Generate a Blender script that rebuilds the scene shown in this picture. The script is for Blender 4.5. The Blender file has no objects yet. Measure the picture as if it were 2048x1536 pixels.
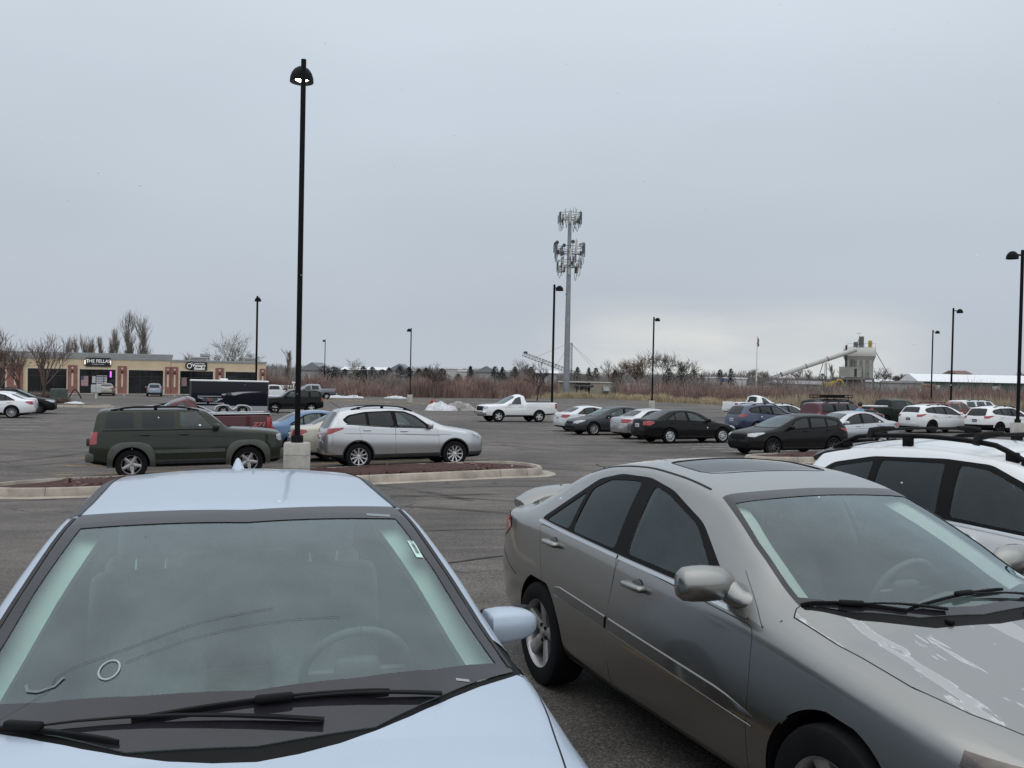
import bpy, bmesh, math, random
from mathutils import Vector, Matrix, Euler
from math import sin, cos, pi, radians, sqrt, atan2, floor

random.seed(7)
SC = bpy.context.scene
COL = SC.collection
CAMZ = 1.88

# ------------------------------------------------------------------ terrain
def pchip(pts):
    xs = [p[0] for p in pts]; ys = [p[1] for p in pts]; n = len(xs)
    if n == 1:
        return lambda x: ys[0]
    h = [xs[i+1]-xs[i] for i in range(n-1)]
    d = [(ys[i+1]-ys[i])/h[i] for i in range(n-1)]
    m = [0.0]*n
    m[0] = d[0]; m[-1] = d[-1]
    for i in range(1, n-1):
        if d[i-1]*d[i] <= 0:
            m[i] = 0.0
        else:
            w1 = 2*h[i]+h[i-1]; w2 = h[i]+2*h[i-1]
            m[i] = (w1+w2)/(w1/d[i-1]+w2/d[i])
    def f(x):
        if x <= xs[0]: return ys[0]
        if x >= xs[-1]: return ys[-1]
        lo, hi = 0, n-1
        while hi-lo > 1:
            k = (lo+hi)//2
            if xs[k] <= x: lo = k
            else: hi = k
        t = (x-xs[lo])/h[lo]; t2 = t*t; t3 = t2*t
        return (2*t3-3*t2+1)*ys[lo]+(t3-2*t2+t)*h[lo]*m[lo]+(-2*t3+3*t2)*ys[hi]+(t3-t2)*h[lo]*m[hi]
    return f

_g = pchip([(-60, .25), (-5, .22), (1, .0), (2.5, -.03), (10, -.28), (20, -.66), (25, -.79), (32, -.98), (40, -1.17),
            (60, -1.60), (80, -1.86), (115, -2.25), (160, -2.35), (400, -2.4)])
def smooth(a, b, x):
    t = max(0.0, min(1.0, (x-a)/(b-a)))
    return t*t*(3-2*t)
def G(x, y):
    t = 0.0
    if x < 0:
        t = .026*max(x, -11)*smooth(6, 12, y)*(1-smooth(24, 44, y))
    elif x > 6:
        t = .012*min(x-6, 30)*smooth(20, 40, y)
    return _g(y)+t

PITCH, ROLL, FPX = radians(.9), radians(1.2), 1800.0
CAMROT = Matrix.Rotation(radians(90)-PITCH, 3, 'X') @ Matrix.Rotation(ROLL, 3, 'Z')
def ray(u, v):
    return CAMROT @ Vector(((u-1024)/FPX, -(v-768)/FPX, -1.0))
def at(u, v, up=0.0):
    """the ground point (or a point `up` above it) seen at a photo pixel"""
    d = ray(u, v); d /= d.y
    lo, hi = 1.0, 600.0
    for _ in range(60):
        m = (lo+hi)/2
        if CAMZ+d.z*m > G(d.x*m, m)+up: lo = m
        else: hi = m
    return Vector((d.x*lo, lo, G(d.x*lo, lo)))
def atd(u, v, dist):
    """the point at depth `dist` (metres along y) seen at a photo pixel"""
    d = ray(u, v); d /= d.y
    return Vector((d.x*dist, dist, CAMZ+d.z*dist))
def gx(u, dist, v=800):
    return atd(u, v, dist).x

# ------------------------------------------------------------------ materials
MATS = {}
def nodes_of(m):
    m.use_nodes = True
    return m.node_tree.nodes, m.node_tree.links, m.node_tree.nodes.get('Principled BSDF')
def pm(name, col, rough=.5, metal=0.0, coat=0.0, ior=1.5, vary=0.0, scale=3.0, bump=0.0, bscale=40.0, emit=None, estr=1.0, spec=.5, dark=None, detail=5.0):
    """a Principled material whose colour drifts by noise between col and a darker/lighter version"""
    if name in MATS: return MATS[name]
    m = bpy.data.materials.new(name); N, L, b = nodes_of(m)
    c = (*col, 1.0)
    b.inputs['Base Color'].default_value = c
    b.inputs['Roughness'].default_value = rough
    b.inputs['Metallic'].default_value = metal
    b.inputs['IOR'].default_value = ior
    b.inputs['Specular IOR Level'].default_value = spec
    b.inputs['Coat Weight'].default_value = coat
    b.inputs['Coat Roughness'].default_value = .04
    if vary or bump:
        tc = N.new('ShaderNodeTexCoord')
    if vary:
        nz = N.new('ShaderNodeTexNoise'); nz.inputs['Scale'].default_value = scale; nz.inputs['Detail'].default_value = detail
        nz.inputs['Roughness'].default_value = .65
        L.new(tc.outputs['Object'], nz.inputs['Vector'])
        rp = N.new('ShaderNodeValToRGB')
        dk = dark or tuple(x*(1-vary) for x in col); lt = tuple(min(1, x*(1+vary*.6)) for x in col)
        rp.color_ramp.elements[0].position = .32; rp.color_ramp.elements[0].color = (*dk, 1)
        rp.color_ramp.elements[1].position = .68; rp.color_ramp.elements[1].color = (*lt, 1)
        L.new(nz.outputs['Fac'], rp.inputs['Fac']); L.new(rp.outputs['Color'], b.inputs['Base Color'])
    if bump:
        n2 = N.new('ShaderNodeTexNoise'); n2.inputs['Scale'].default_value = bscale; n2.inputs['Detail'].default_value = 4
        L.new(tc.outputs['Object'], n2.inputs['Vector'])
        bp = N.new('ShaderNodeBump'); bp.inputs['Strength'].default_value = bump; bp.inputs['Distance'].default_value = .02
        L.new(n2.outputs['Fac'], bp.inputs['Height']); L.new(bp.outputs['Normal'], b.inputs['Normal'])
    if emit:
        b.inputs['Emission Color'].default_value = (*emit, 1); b.inputs['Emission Strength'].default_value = estr
    MATS[name] = m
    return m

def paint(name, col, metal=.0, rough=.34, grime=.10, coat=None):
    """car paint: base coat with fine flake variation, road grime towards the sills, clear coat on top"""
    if name in MATS: return MATS[name]
    if coat is None: coat = 1.0 if max(col) > .06 else .22
    m = bpy.data.materials.new(name); N, L, b = nodes_of(m)
    tc = N.new('ShaderNodeTexCoord')
    nz = N.new('ShaderNodeTexNoise'); nz.inputs['Scale'].default_value = 2.2; nz.inputs['Detail'].default_value = 8; nz.inputs['Roughness'].default_value = .7
    L.new(tc.outputs['Object'], nz.inputs['Vector'])
    sx = N.new('ShaderNodeSeparateXYZ'); L.new(tc.outputs['Object'], sx.inputs[0])
    mr = N.new('ShaderNodeMapRange'); mr.inputs['From Min'].default_value = .75; mr.inputs['From Max'].default_value = .2
    mr.inputs['To Min'].default_value = .0; mr.inputs['To Max'].default_value = .5
    L.new(sx.outputs['Z'], mr.inputs['Value'])
    mu = N.new('ShaderNodeMath'); mu.operation = 'MULTIPLY'; L.new(mr.outputs[0], mu.inputs[0]); L.new(nz.outputs['Fac'], mu.inputs[1])
    ad = N.new('ShaderNodeMath'); ad.operation = 'MULTIPLY_ADD'; ad.inputs[1].default_value = grime; L.new(nz.outputs['Fac'], ad.inputs[0]); L.new(mu.outputs[0], ad.inputs[2])
    mx = N.new('ShaderNodeMix'); mx.data_type = 'RGBA'
    mx.inputs['A'].default_value = (*col, 1); mx.inputs['B'].default_value = (*[max(.032, min(.19, c*.5+.03)) for c in col], 1)
    L.new(ad.outputs[0], mx.inputs['Factor']); L.new(mx.outputs['Result'], b.inputs['Base Color'])
    b.inputs['Metallic'].default_value = metal; b.inputs['Roughness'].default_value = rough
    b.inputs['Coat Weight'].default_value = coat; b.inputs['Coat Roughness'].default_value = .05; b.inputs['Specular IOR Level'].default_value = .2 if max(col) > .06 else .08
    m2 = N.new('ShaderNodeMapRange'); m2.inputs['To Min'].default_value = .02; m2.inputs['To Max'].default_value = .10
    L.new(nz.outputs['Fac'], m2.inputs['Value']); L.new(m2.outputs[0], b.inputs['Coat Roughness'])
    MATS[name] = m
    return m

def glass(name, tint=(.55, .66, .62), film=.06, gain=1.5, filmcol=(.5, .53, .53), rough=.015):
    """see-through car glass: tinted transparency, Fresnel reflection and a thin film of road dust"""
    if name in MATS: return MATS[name]
    m = bpy.data.materials.new(name); N, L, b = nodes_of(m)
    out = [n for n in N if n.type == 'OUTPUT_MATERIAL'][0]
    N.remove(b)
    tr = N.new('ShaderNodeBsdfTransparent'); tr.inputs[0].default_value = (*tint, 1)
    df = N.new('ShaderNodeBsdfDiffuse'); df.inputs[0].default_value = (*filmcol, 1)
    gl = N.new('ShaderNodeBsdfGlossy'); gl.inputs['Roughness'].default_value = rough; gl.inputs[0].default_value = (.86, .97, 1, 1)
    fr = N.new('ShaderNodeFresnel'); fr.inputs[0].default_value = 1.52
    mg = N.new('ShaderNodeMath'); mg.operation = 'MULTIPLY'; mg.inputs[1].default_value = gain; mg.use_clamp = True
    L.new(fr.outputs[0], mg.inputs[0])
    tc = N.new('ShaderNodeTexCoord'); nz = N.new('ShaderNodeTexNoise'); nz.inputs['Scale'].default_value = 6; nz.inputs['Detail'].default_value = 8
    L.new(tc.outputs['Object'], nz.inputs['Vector'])
    mf = N.new('ShaderNodeMapRange'); mf.inputs['From Min'].default_value = .3; mf.inputs['From Max'].default_value = .75
    mf.inputs['To Min'].default_value = film*.6; mf.inputs['To Max'].default_value = film*1.5
    L.new(nz.outputs['Fac'], mf.inputs['Value'])
    a = N.new('ShaderNodeMixShader'); L.new(mf.outputs[0], a.inputs[0]); L.new(tr.outputs[0], a.inputs[1]); L.new(df.outputs[0], a.inputs[2])
    c = N.new('ShaderNodeMixShader'); L.new(mg.outputs[0], c.inputs[0]); L.new(a.outputs[0], c.inputs[1]); L.new(gl.outputs[0], c.inputs[2])
    L.new(c.outputs[0], out.inputs[0])
    MATS[name] = m
    return m

# ------------------------------------------------------------------ objects
def tag(o, label=None, cat=None, group=None, kind=None):
    if label: o['label'] = label
    if cat: o['category'] = cat
    if group: o['group'] = group
    if kind: o['kind'] = kind
    return o
def empty(name, label, cat, loc=(0, 0, 0), rot=(0, 0, 0), group=None):
    o = bpy.data.objects.new(name, None); COL.objects.link(o)
    o.location = loc; o.rotation_euler = rot; o.empty_display_size = .3
    return tag(o, label, cat, group)
def mesh_obj(name, verts, faces, mats, parent=None, midx=None, normals=None, smooth=True, sharp=None):
    me = bpy.data.meshes.new(name)
    me.from_pydata(verts, [], faces)
    for m in (mats if isinstance(mats, (list, tuple)) else [mats]): me.materials.append(m)
    if midx: me.polygons.foreach_set('material_index', midx)
    if smooth: me.polygons.foreach_set('use_smooth', [True]*len(me.polygons))
    me.update()
    if sharp is not None and smooth: me.set_sharp_from_angle(angle=radians(sharp))
    if normals is not None: me.normals_split_custom_set_from_vertices(normals)
    o = bpy.data.objects.new(name, me); COL.objects.link(o)
    if parent: o.parent = parent
    return o

def split_loose(o):
    """every connected piece of a mesh becomes an object of its own under the same parent"""
    me = o.data; par = list(range(len(me.vertices)))
    def find(a):
        while par[a] != a: par[a] = par[par[a]]; a = par[a]
        return a
    for e in me.edges:
        a, b = find(e.vertices[0]), find(e.vertices[1])
        if a != b: par[a] = b
    gr = {}
    for p in me.polygons: gr.setdefault(find(p.vertices[0]), []).append(p)
    if len(gr) < 2: return [o]
    out = []; nm = o.name.split('.')[0]; pa = o.parent; mats = list(me.materials)
    co = [v.co.copy() for v in me.vertices]
    for ps in gr.values():
        ix = {}; fs = []
        for p in ps: fs.append(tuple(ix.setdefault(v, len(ix)) for v in p.vertices))
        q = mesh_obj(nm+'_tmp', [co[v] for v in ix], fs, mats, pa, [p.material_index for p in ps], None, ps[0].use_smooth, 40)
        q.matrix_local = o.matrix_local.copy(); out.append(q)
    bpy.data.objects.remove(o)
    for q in out: q.name = nm
    return out

class MB:
    """collects simple solids into one mesh"""
    def __init__(s): s.v = []; s.f = []; s.m = []; s.M = Matrix.Identity(4)
    def add(s, vs, fs, mi=0, M=None):
        k = len(s.v); T = s.M @ M if M is not None else s.M
        s.v += [tuple(T @ Vector(p)) for p in vs]
        s.f += [tuple(k+i for i in f) for f in fs]; s.m += [mi]*len(fs)
    def box(s, x0, x1, y0, y1, z0, z1, mi=0, M=None):
        s.add([(x0,y0,z0),(x1,y0,z0),(x1,y1,z0),(x0,y1,z0),(x0,y0,z1),(x1,y0,z1),(x1,y1,z1),(x0,y1,z1)],
              [(3,2,1,0),(4,5,6,7),(0,1,5,4),(1,2,6,5),(2,3,7,6),(3,0,4,7)], mi, M)
    def rbox(s, x0, x1, y0, y1, z0, z1, r=.02, seg=2, mi=0, M=None):
        bm = bmesh.new(); bmesh.ops.create_cube(bm, size=1)
        for v in bm.verts: v.co = Vector(((x0+x1)/2+v.co.x*(x1-x0), (y0+y1)/2+v.co.y*(y1-y0), (z0+z1)/2+v.co.z*(z1-z0)))
        bmesh.ops.bevel(bm, geom=bm.edges[:], offset=r, segments=seg, profile=.5, affect='EDGES')
        bm.verts.index_update()
        s.add([v.co[:] for v in bm.verts], [tuple(v.index for v in f.verts) for f in bm.faces], mi, M); bm.free()
    def tube(s, pts, rad, n=8, mi=0, caps=True, M=None, flat=None):
        pts = [Vector(p) for p in pts]
        if not isinstance(rad, (list, tuple)): rad = [rad]*len(pts)
        vs = []; fs = []; up = None
        for i, p in enumerate(pts):
            t = (pts[min(i+1, len(pts)-1)]-pts[max(i-1, 0)])
            if t.length < 1e-9: t = Vector((0, 0, 1))
            t.normalize()
            if up is None: up = Vector((0, 0, 1)) if abs(t.z) < .9 else Vector((1, 0, 0))
            a = t.cross(up); a.normalize(); b = a.cross(t); up = b
            for k in range(n):
                an = 2*pi*(k+.5)/n
                q = a*cos(an)*rad[i]+b*sin(an)*rad[i]*(flat or 1)
                vs.append(p+q)
        for i in range(len(pts)-1):
            for k in range(n):
                fs.append((i*n+k, i*n+(k+1) % n, (i+1)*n+(k+1) % n, (i+1)*n+k))
        if caps:
            fs.append(tuple(range(n))[::-1]); fs.append(tuple((len(pts)-1)*n+k for k in range(n)))
        s.add(vs, fs, mi, M)
    def lathe(s, prof, n=24, mi=0, M=None, close=False):
        """prof: (r, z) pairs turned about z"""
        vs = []; fs = []
        for r, z in prof:
            for k in range(n): vs.append((r*cos(2*pi*k/n), r*sin(2*pi*k/n), z))
        for i in range(len(prof)-1):
            for k in range(n): fs.append((i*n+k, i*n+(k+1) % n, (i+1)*n+(k+1) % n, (i+1)*n+k))
        if close:
            fs.append(tuple(range(n))[::-1]); fs.append(tuple((len(prof)-1)*n+k for k in range(n)))
        s.add(vs, fs, mi, M)
    def prism(s, poly, a, b, axis='y', mi=0, M=None):
        """extrude a 2-D polygon along an axis from a to b"""
        n = len(poly)
        def P(p, t):
            return (p[0], t, p[1]) if axis == 'y' else ((t, p[0], p[1]) if axis == 'x' else (p[0], p[1], t))
        vs = [P(p, a) for p in poly]+[P(p, b) for p in poly]
        fs = [tuple(range(n)), tuple(range(n, 2*n))[::-1]]+[(i, i+n, (i+1) % n+n, (i+1) % n) for i in range(n)]
        s.add(vs, fs, mi, M)
    def build(s, name, mats, parent=None, smooth=False, sharp=35, loc=None):
        o = mesh_obj(name, s.v, s.f, mats, parent, s.m, None, smooth, sharp)
        if loc: o.location = loc
        bm = bmesh.new(); bm.from_mesh(o.data); bmesh.ops.recalc_face_normals(bm, faces=bm.faces[:]); bm.to_mesh(o.data); bm.free()
        if smooth: o.data.set_sharp_from_angle(angle=radians(sharp))
        return o
def copy_tree(o, parent=None):
    c = o.copy(); COL.objects.link(c); c.parent = parent
    for ch in list(o.children): copy_tree(ch, c)
    return c
def text_mesh(body, size, depth=.01, bold=0.0, squeeze=1.0, align='CENTER', spacing=1.0):
    cu = bpy.data.curves.new('lettering', 'FONT'); cu.body = body; cu.size = size; cu.extrude = depth; cu.offset = bold
    cu.align_x = align; cu.align_y = 'CENTER'; cu.space_character = spacing; cu.resolution_u = 3
    o = bpy.data.objects.new('lettering', cu); COL.objects.link(o)
    bpy.context.view_layer.update()
    me = bpy.data.meshes.new_from_object(o.evaluated_get(bpy.context.evaluated_depsgraph_get()))
    bpy.data.objects.remove(o)
    vs = [(v.co.x*squeeze, v.co.y, v.co.z) for v in me.vertices]; fs = [tuple(p.vertices) for p in me.polygons]
    bpy.data.meshes.remove(me)
    return vs, fs
# ------------------------------------------------------------------ vehicle builder
# x runs back from the nose, y to one side, z up. A body is a stack of cross-sections; openings are clipped out of it
# along their outlines, and every piece becomes a part of its own.
def rpoly(pts, r=.04, n=4):
    out = []; m = len(pts)
    for i in range(m):
        a = Vector(pts[i-1]); b = Vector(pts[i]); c = Vector(pts[(i+1) % m])
        rr = min(r, .45*(a-b).length, .45*(c-b).length)
        p = b+(a-b).normalized()*rr; q = b+(c-b).normalized()*rr
        for k in range(n+1):
            t = k/n
            out.append(tuple(p*(1-t)**2+b*2*t*(1-t)+q*t*t))
    return out
def circ(cx, cz, r, n=28):
    return [(cx+r*cos(2*pi*k/n), cz+r*sin(2*pi*k/n)) for k in range(n)]
def grow(poly, d):
    """offset a convex polygon outwards by d"""
    n = len(poly); area = sum(poly[i-1][0]*poly[i][1]-poly[i][0]*poly[i-1][1] for i in range(n))
    s = 1 if area > 0 else -1; out = []
    P = [p for i, p in enumerate(poly) if (Vector(p)-Vector(poly[i-1])).length > 1e-5]; n = len(P)
    for i in range(n):
        a, b, c = Vector(P[i-1]), Vector(P[i]), Vector(P[(i+1) % n])
        e1 = (b-a).normalized(); e2 = (c-b).normalized()
        n1 = Vector((e1.y, -e1.x))*s; n2 = Vector((e2.y, -e2.x))*s
        k = n1+n2
        k = k/max(.35, k.dot(k)/2)
        out.append(tuple(b+k*d))
    return out

PROJ = {'side': (0, 2, 0, 0), 'top': (0, 1, 0, 0), 'front': (1, 2, 0, 0)}
class Body:
    def __init__(s, sp):
        s.sp = sp; s.L = sp['L']
        s.f = {k: pchip(sp[k]) for k in ('top', 'bot', 'belt', 'w', 'yt', 'h', 'inset')}
        s.W = max(p[1] for p in sp['w'])
        xs = set()
        L = s.L; step = sp.get('step', .075)
        n = int(L/step)
        for i in range(n+1): xs.add(round(L*i/n, 4))
        for e in (0, .004, .012, .024, .042, .065, .095, .13, .18):
            xs.add(e); xs.add(round(L-e, 4))
        for p in sp['top']: xs.add(round(p[0], 4))
        xs = sorted(xs); ys = [xs[0]]
        for x in xs[1:]:
            if x-ys[-1] > .003: ys.append(x)
        ys[-1] = L
        s.xs = ys
        rows = [s.section(x) for x in ys]
        s.rows = rows
        nr, nc = len(rows), len(rows[0])
        P = [[Vector((ys[i], rows[i][j][0], rows[i][j][1])) for j in range(nc)] for i in range(nr)]
        Nn = [[None]*nc for _ in range(nr)]
        for i in range(nr):
            for j in range(nc):
                a = P[min(i+1, nr-1)][j]-P[max(i-1, 0)][j]
                if j == nc-1:
                    q = P[i][j-1]; b = Vector((q.x, -q.y, q.z))-q
                elif j == 0:
                    q = P[i][1]; b = q-Vector((q.x, -q.y, q.z))
                else: b = P[i][j+1]-P[i][j-1]
                nn = a.cross(b)*-1
                if nn.length < 1e-9: nn = Vector((0, 1, 0))
                nn.normalize()
                Nn[i][j] = nn
        s.P = P
        polys = []
        def V(i, j): return (*P[i][j], *Nn[i][j])
        for i in range(nr-1):
            for j in range(nc-1):
                q = [V(i, j), V(i, j+1), V(i+1, j+1), V(i+1, j)]
                polys.append(['body', q])
        for i, nx in ((0, -1.0), (nr-1, 1.0)):
            for j in range(nc-1):
                a, b = P[i][j], P[i][j+1]
                if abs(a.z-b.z) < 1e-6: continue
                q = [(*a, nx, 0, 0), (*b, nx, 0, 0), (b.x, 0, b.z, nx, 0, 0), (a.x, 0, a.z, nx, 0, 0)]
                if nx < 0: q = q[::-1]
                polys.append(['body', q])
        s.polys = polys
    def keys(s, x):
        f = s.f; w = f['w'](x); zb = f['bot'](x); zc = f['top'](x)
        zs = min(f['belt'](x), zc-.012); zs = max(zs, zb+.05)
        ins = f['inset'](x)
        yt = min(f['yt'](x)*(w/s.W if s.sp.get('plantop', True) else 1), w-ins-.02)
        zt = zs+(zc-zs)*f['h'](x)
        return w, zb, zc, zs, ins, yt, zt
    def section(s, x):
        w, zb, zc, zs, ins, yt, zt = s.keys(x)
        sp = s.sp; H = zs-zb
        bu = sp.get('tuck', .05)
        pts = [(0, zb), (max(.02, w-.15), zb), (w-bu*.8, zb+.10*H+.02), (w, zb+sp.get('wide', .55)*H), (w-ins, zs), (yt, zt)]
        R = [0, .06, .10, .22, sp.get('rsh', .06), sp.get('rroof', .07)]
        def par(t): return (yt*(1-t), zt+(zc-zt)*(1-(1-t)**2))
        q5 = par(.12)
        V2 = [Vector(p) for p in pts]
        out = [V2[0]]
        seg = [1, 3, 3, 4, 5, 4]; mid = [1, 1, 3, 4, 6]
        prev = V2[0]
        for i in range(1, 6):
            a = V2[i-1]; b = V2[i]; c = V2[i+1] if i < 5 else Vector(q5)
            la, lc = (a-b).length, (c-b).length
            r = min(R[i], .46*la, (.46 if i < 5 else .95)*lc)
            p = b+(a-b)*(r/max(la, 1e-6)); q = b+(c-b)*(r/max(lc, 1e-6))
            st = out[-1]; m = mid[i-1]
            for k in range(1, m):
                t = k/m; pt = st*(1-t)+p*t
                if i == 5:
                    d = (p-st); nn = Vector((d.y, -d.x));
                    if nn.length > 1e-6: pt = pt+nn.normalized()*(sp.get('bulge', .05)*d.length*4*t*(1-t)*.5)
                out.append(pt)
            for k in range(seg[i]+1):
                t = k/seg[i]
                out.append(p*(1-t)**2+b*2*t*(1-t)+q*t*t)
        last = out[-1]
        for k in range(1, 9):
            t = .12+(1-.12)*k/8
            out.append(Vector(par(t)))
        return [(max(0.0, p.x), p.y) for p in out]
    # --- lookups
    def _row(s, x):
        xs = s.xs; x = max(xs[0], min(xs[-1], x))
        lo, hi = 0, len(xs)-1
        while hi-lo > 1:
            k = (lo+hi)//2
            if xs[k] <= x: lo = k
            else: hi = k
        t = (x-xs[lo])/(xs[hi]-xs[lo])
        return [(a[0]*(1-t)+b[0]*t, a[1]*(1-t)+b[1]*t) for a, b in zip(s.rows[lo], s.rows[hi])]
    def side(s, x, z):
        r = s._row(x); best = 0
        for a, b in zip(r, r[1:]):
            if (a[1]-z)*(b[1]-z) <= 0 and abs(a[1]-b[1]) > 1e-7:
                t = (z-a[1])/(b[1]-a[1]); best = max(best, a[0]+(b[0]-a[0])*t)
        return best or max(p[0] for p in r)
    def topz(s, x, y):
        r = s._row(x); y = abs(y); best = None
        for a, b in zip(r, r[1:]):
            if (a[0]-y)*(b[0]-y) <= 0 and abs(a[0]-b[0]) > 1e-7:
                t = (y-a[0])/(b[0]-a[0]); z = a[1]+(b[1]-a[1])*t
                best = z if best is None else max(best, z)
        return best if best is not None else s.f['top'](x)
    def endx(s, y, z, rear=False):
        y = abs(y)
        rng = [s.L*i/400 for i in range(0, 160)]
        for d in rng:
            x = s.L-d if rear else d
            r = s._row(x)
            if s.topz(x, y) >= z and s.side(x, z) >= y and r[0][1] <= z: return x
        return s.L if rear else 0
    # --- cutting
    def cut(s, proj, poly, new, src=('body',), nmin=None, xr=None, zr=None):
        """every piece of src inside the convex outline becomes `new`. nmin: (axis, sign, least component) of the facing"""
        if isinstance(src, str): src = (src,)
        if proj == 'wrapF': pr = lambda v: (v[1]+v[0], v[2])
        elif proj == 'wrapR': pr = lambda v: (v[1]+s.L-v[0], v[2])
        else:
            ia, ib = PROJ[proj][:2]; pr = lambda v: (v[ia], v[ib])
        n = len(poly); area = sum(poly[i-1][0]*poly[i][1]-poly[i][0]*poly[i-1][1] for i in range(n))
        pl = poly if area > 0 else poly[::-1]
        x0 = min(p[0] for p in pl); x1 = max(p[0] for p in pl); z0 = min(p[1] for p in pl); z1 = max(p[1] for p in pl)
        out = []
        for tg, q in s.polys:
            if tg not in src: out.append([tg, q]); continue
            if nmin and sum(v[3+nmin[0]] for v in q)/len(q)*nmin[1] < nmin[2]: out.append([tg, q]); continue
            if xr and not (xr[0] <= sum(v[0] for v in q)/len(q) <= xr[1]): out.append([tg, q]); continue
            if zr and not (zr[0] <= sum(v[2] for v in q)/len(q) <= zr[1]): out.append([tg, q]); continue
            c = [pr(v) for v in q]
            if max(p[0] for p in c) < x0 or min(p[0] for p in c) > x1 or max(p[1] for p in c) < z0 or min(p[1] for p in c) > z1:
                out.append([tg, q]); continue
            cur = q; rest = []
            for i in range(n):
                a = pl[i]; b = pl[(i+1) % n]; ex, ez = b[0]-a[0], b[1]-a[1]
                ds = []
                for v in cur:
                    p = pr(v); ds.append(ex*(p[1]-a[1])-ez*(p[0]-a[0]))
                if min(ds) >= -1e-9: continue
                if max(ds) <= 1e-9: rest.append(cur); cur = None; break
                ins, ous = [], []
                for k in range(len(cur)):
                    v, w = cur[k], cur[(k+1) % len(cur)]; dv, dw = ds[k], ds[(k+1) % len(cur)]
                    (ins if dv >= 0 else ous).append(v)
                    if (dv > 1e-9 and dw < -1e-9) or (dv < -1e-9 and dw > 1e-9):
                        t = dv/(dv-dw); m = tuple(v[j]+(w[j]-v[j])*t for j in range(6))
                        ins.append(m); ous.append(m)
                if len(ous) > 2: rest.append(ous)
                if len(ins) > 2: cur = ins
                else: cur = None; break
            for r in rest: out.append([tg, r])
            if cur: out.append([new, cur])
        s.polys = out
    def panel(s, proj, poly, new, src=('body',), gap=.006, nmin=None, xr=None, zr=None):
        s.cut(proj, poly, 'gap', src, nmin, xr, zr)
        s.cut(proj, grow(poly, -gap), new, ('gap',), nmin, xr, zr)
    def emit(s, tags, name, mats, parent, off=0.0, sides='both', tm=None, fx=0.0):
        """link the pieces with these tags as one object, mirrored when sides == 'both'"""
        vs, ns, fs, mi = [], [], [], []; key = {}
        tags = [tags] if isinstance(tags, str) else tags
        for sg in ((1, -1) if sides == 'both' else ((1,) if sides == 'L' else (-1,))):
            for tg, q in s.polys:
                if tg not in tags: continue
                idx = []
                for v in q:
                    n = Vector(v[3:6]); n = n.normalized() if n.length > 1e-6 else Vector((0, 0, 1))
                    p = (v[0]+n.x*off, v[1]+n.y*off, v[2]+n.z*off)
                    k = (round(p[0], 4), round(p[1]*sg, 4), round(p[2], 4), round(n.x), round(n.z))
                    j = key.get(k)
                    if j is None:
                        j = len(vs); key[k] = j
                        vs.append((fx-p[0], p[1]*sg, p[2])); ns.append((-n.x, n.y*sg, n.z))
                    if not idx or idx[-1] != j: idx.append(j)
                if len(idx) > 1 and idx[0] == idx[-1]: idx.pop()
                if len(set(idx)) < 3 or len(set(idx)) != len(idx): continue
                if sg > 0: idx.reverse()
                fs.append(tuple(idx)); mi.append((tm or {}).get(tg, 0))
        if not fs: return None
        return mesh_obj(name, vs, fs, mats, parent, mi, ns)

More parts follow.
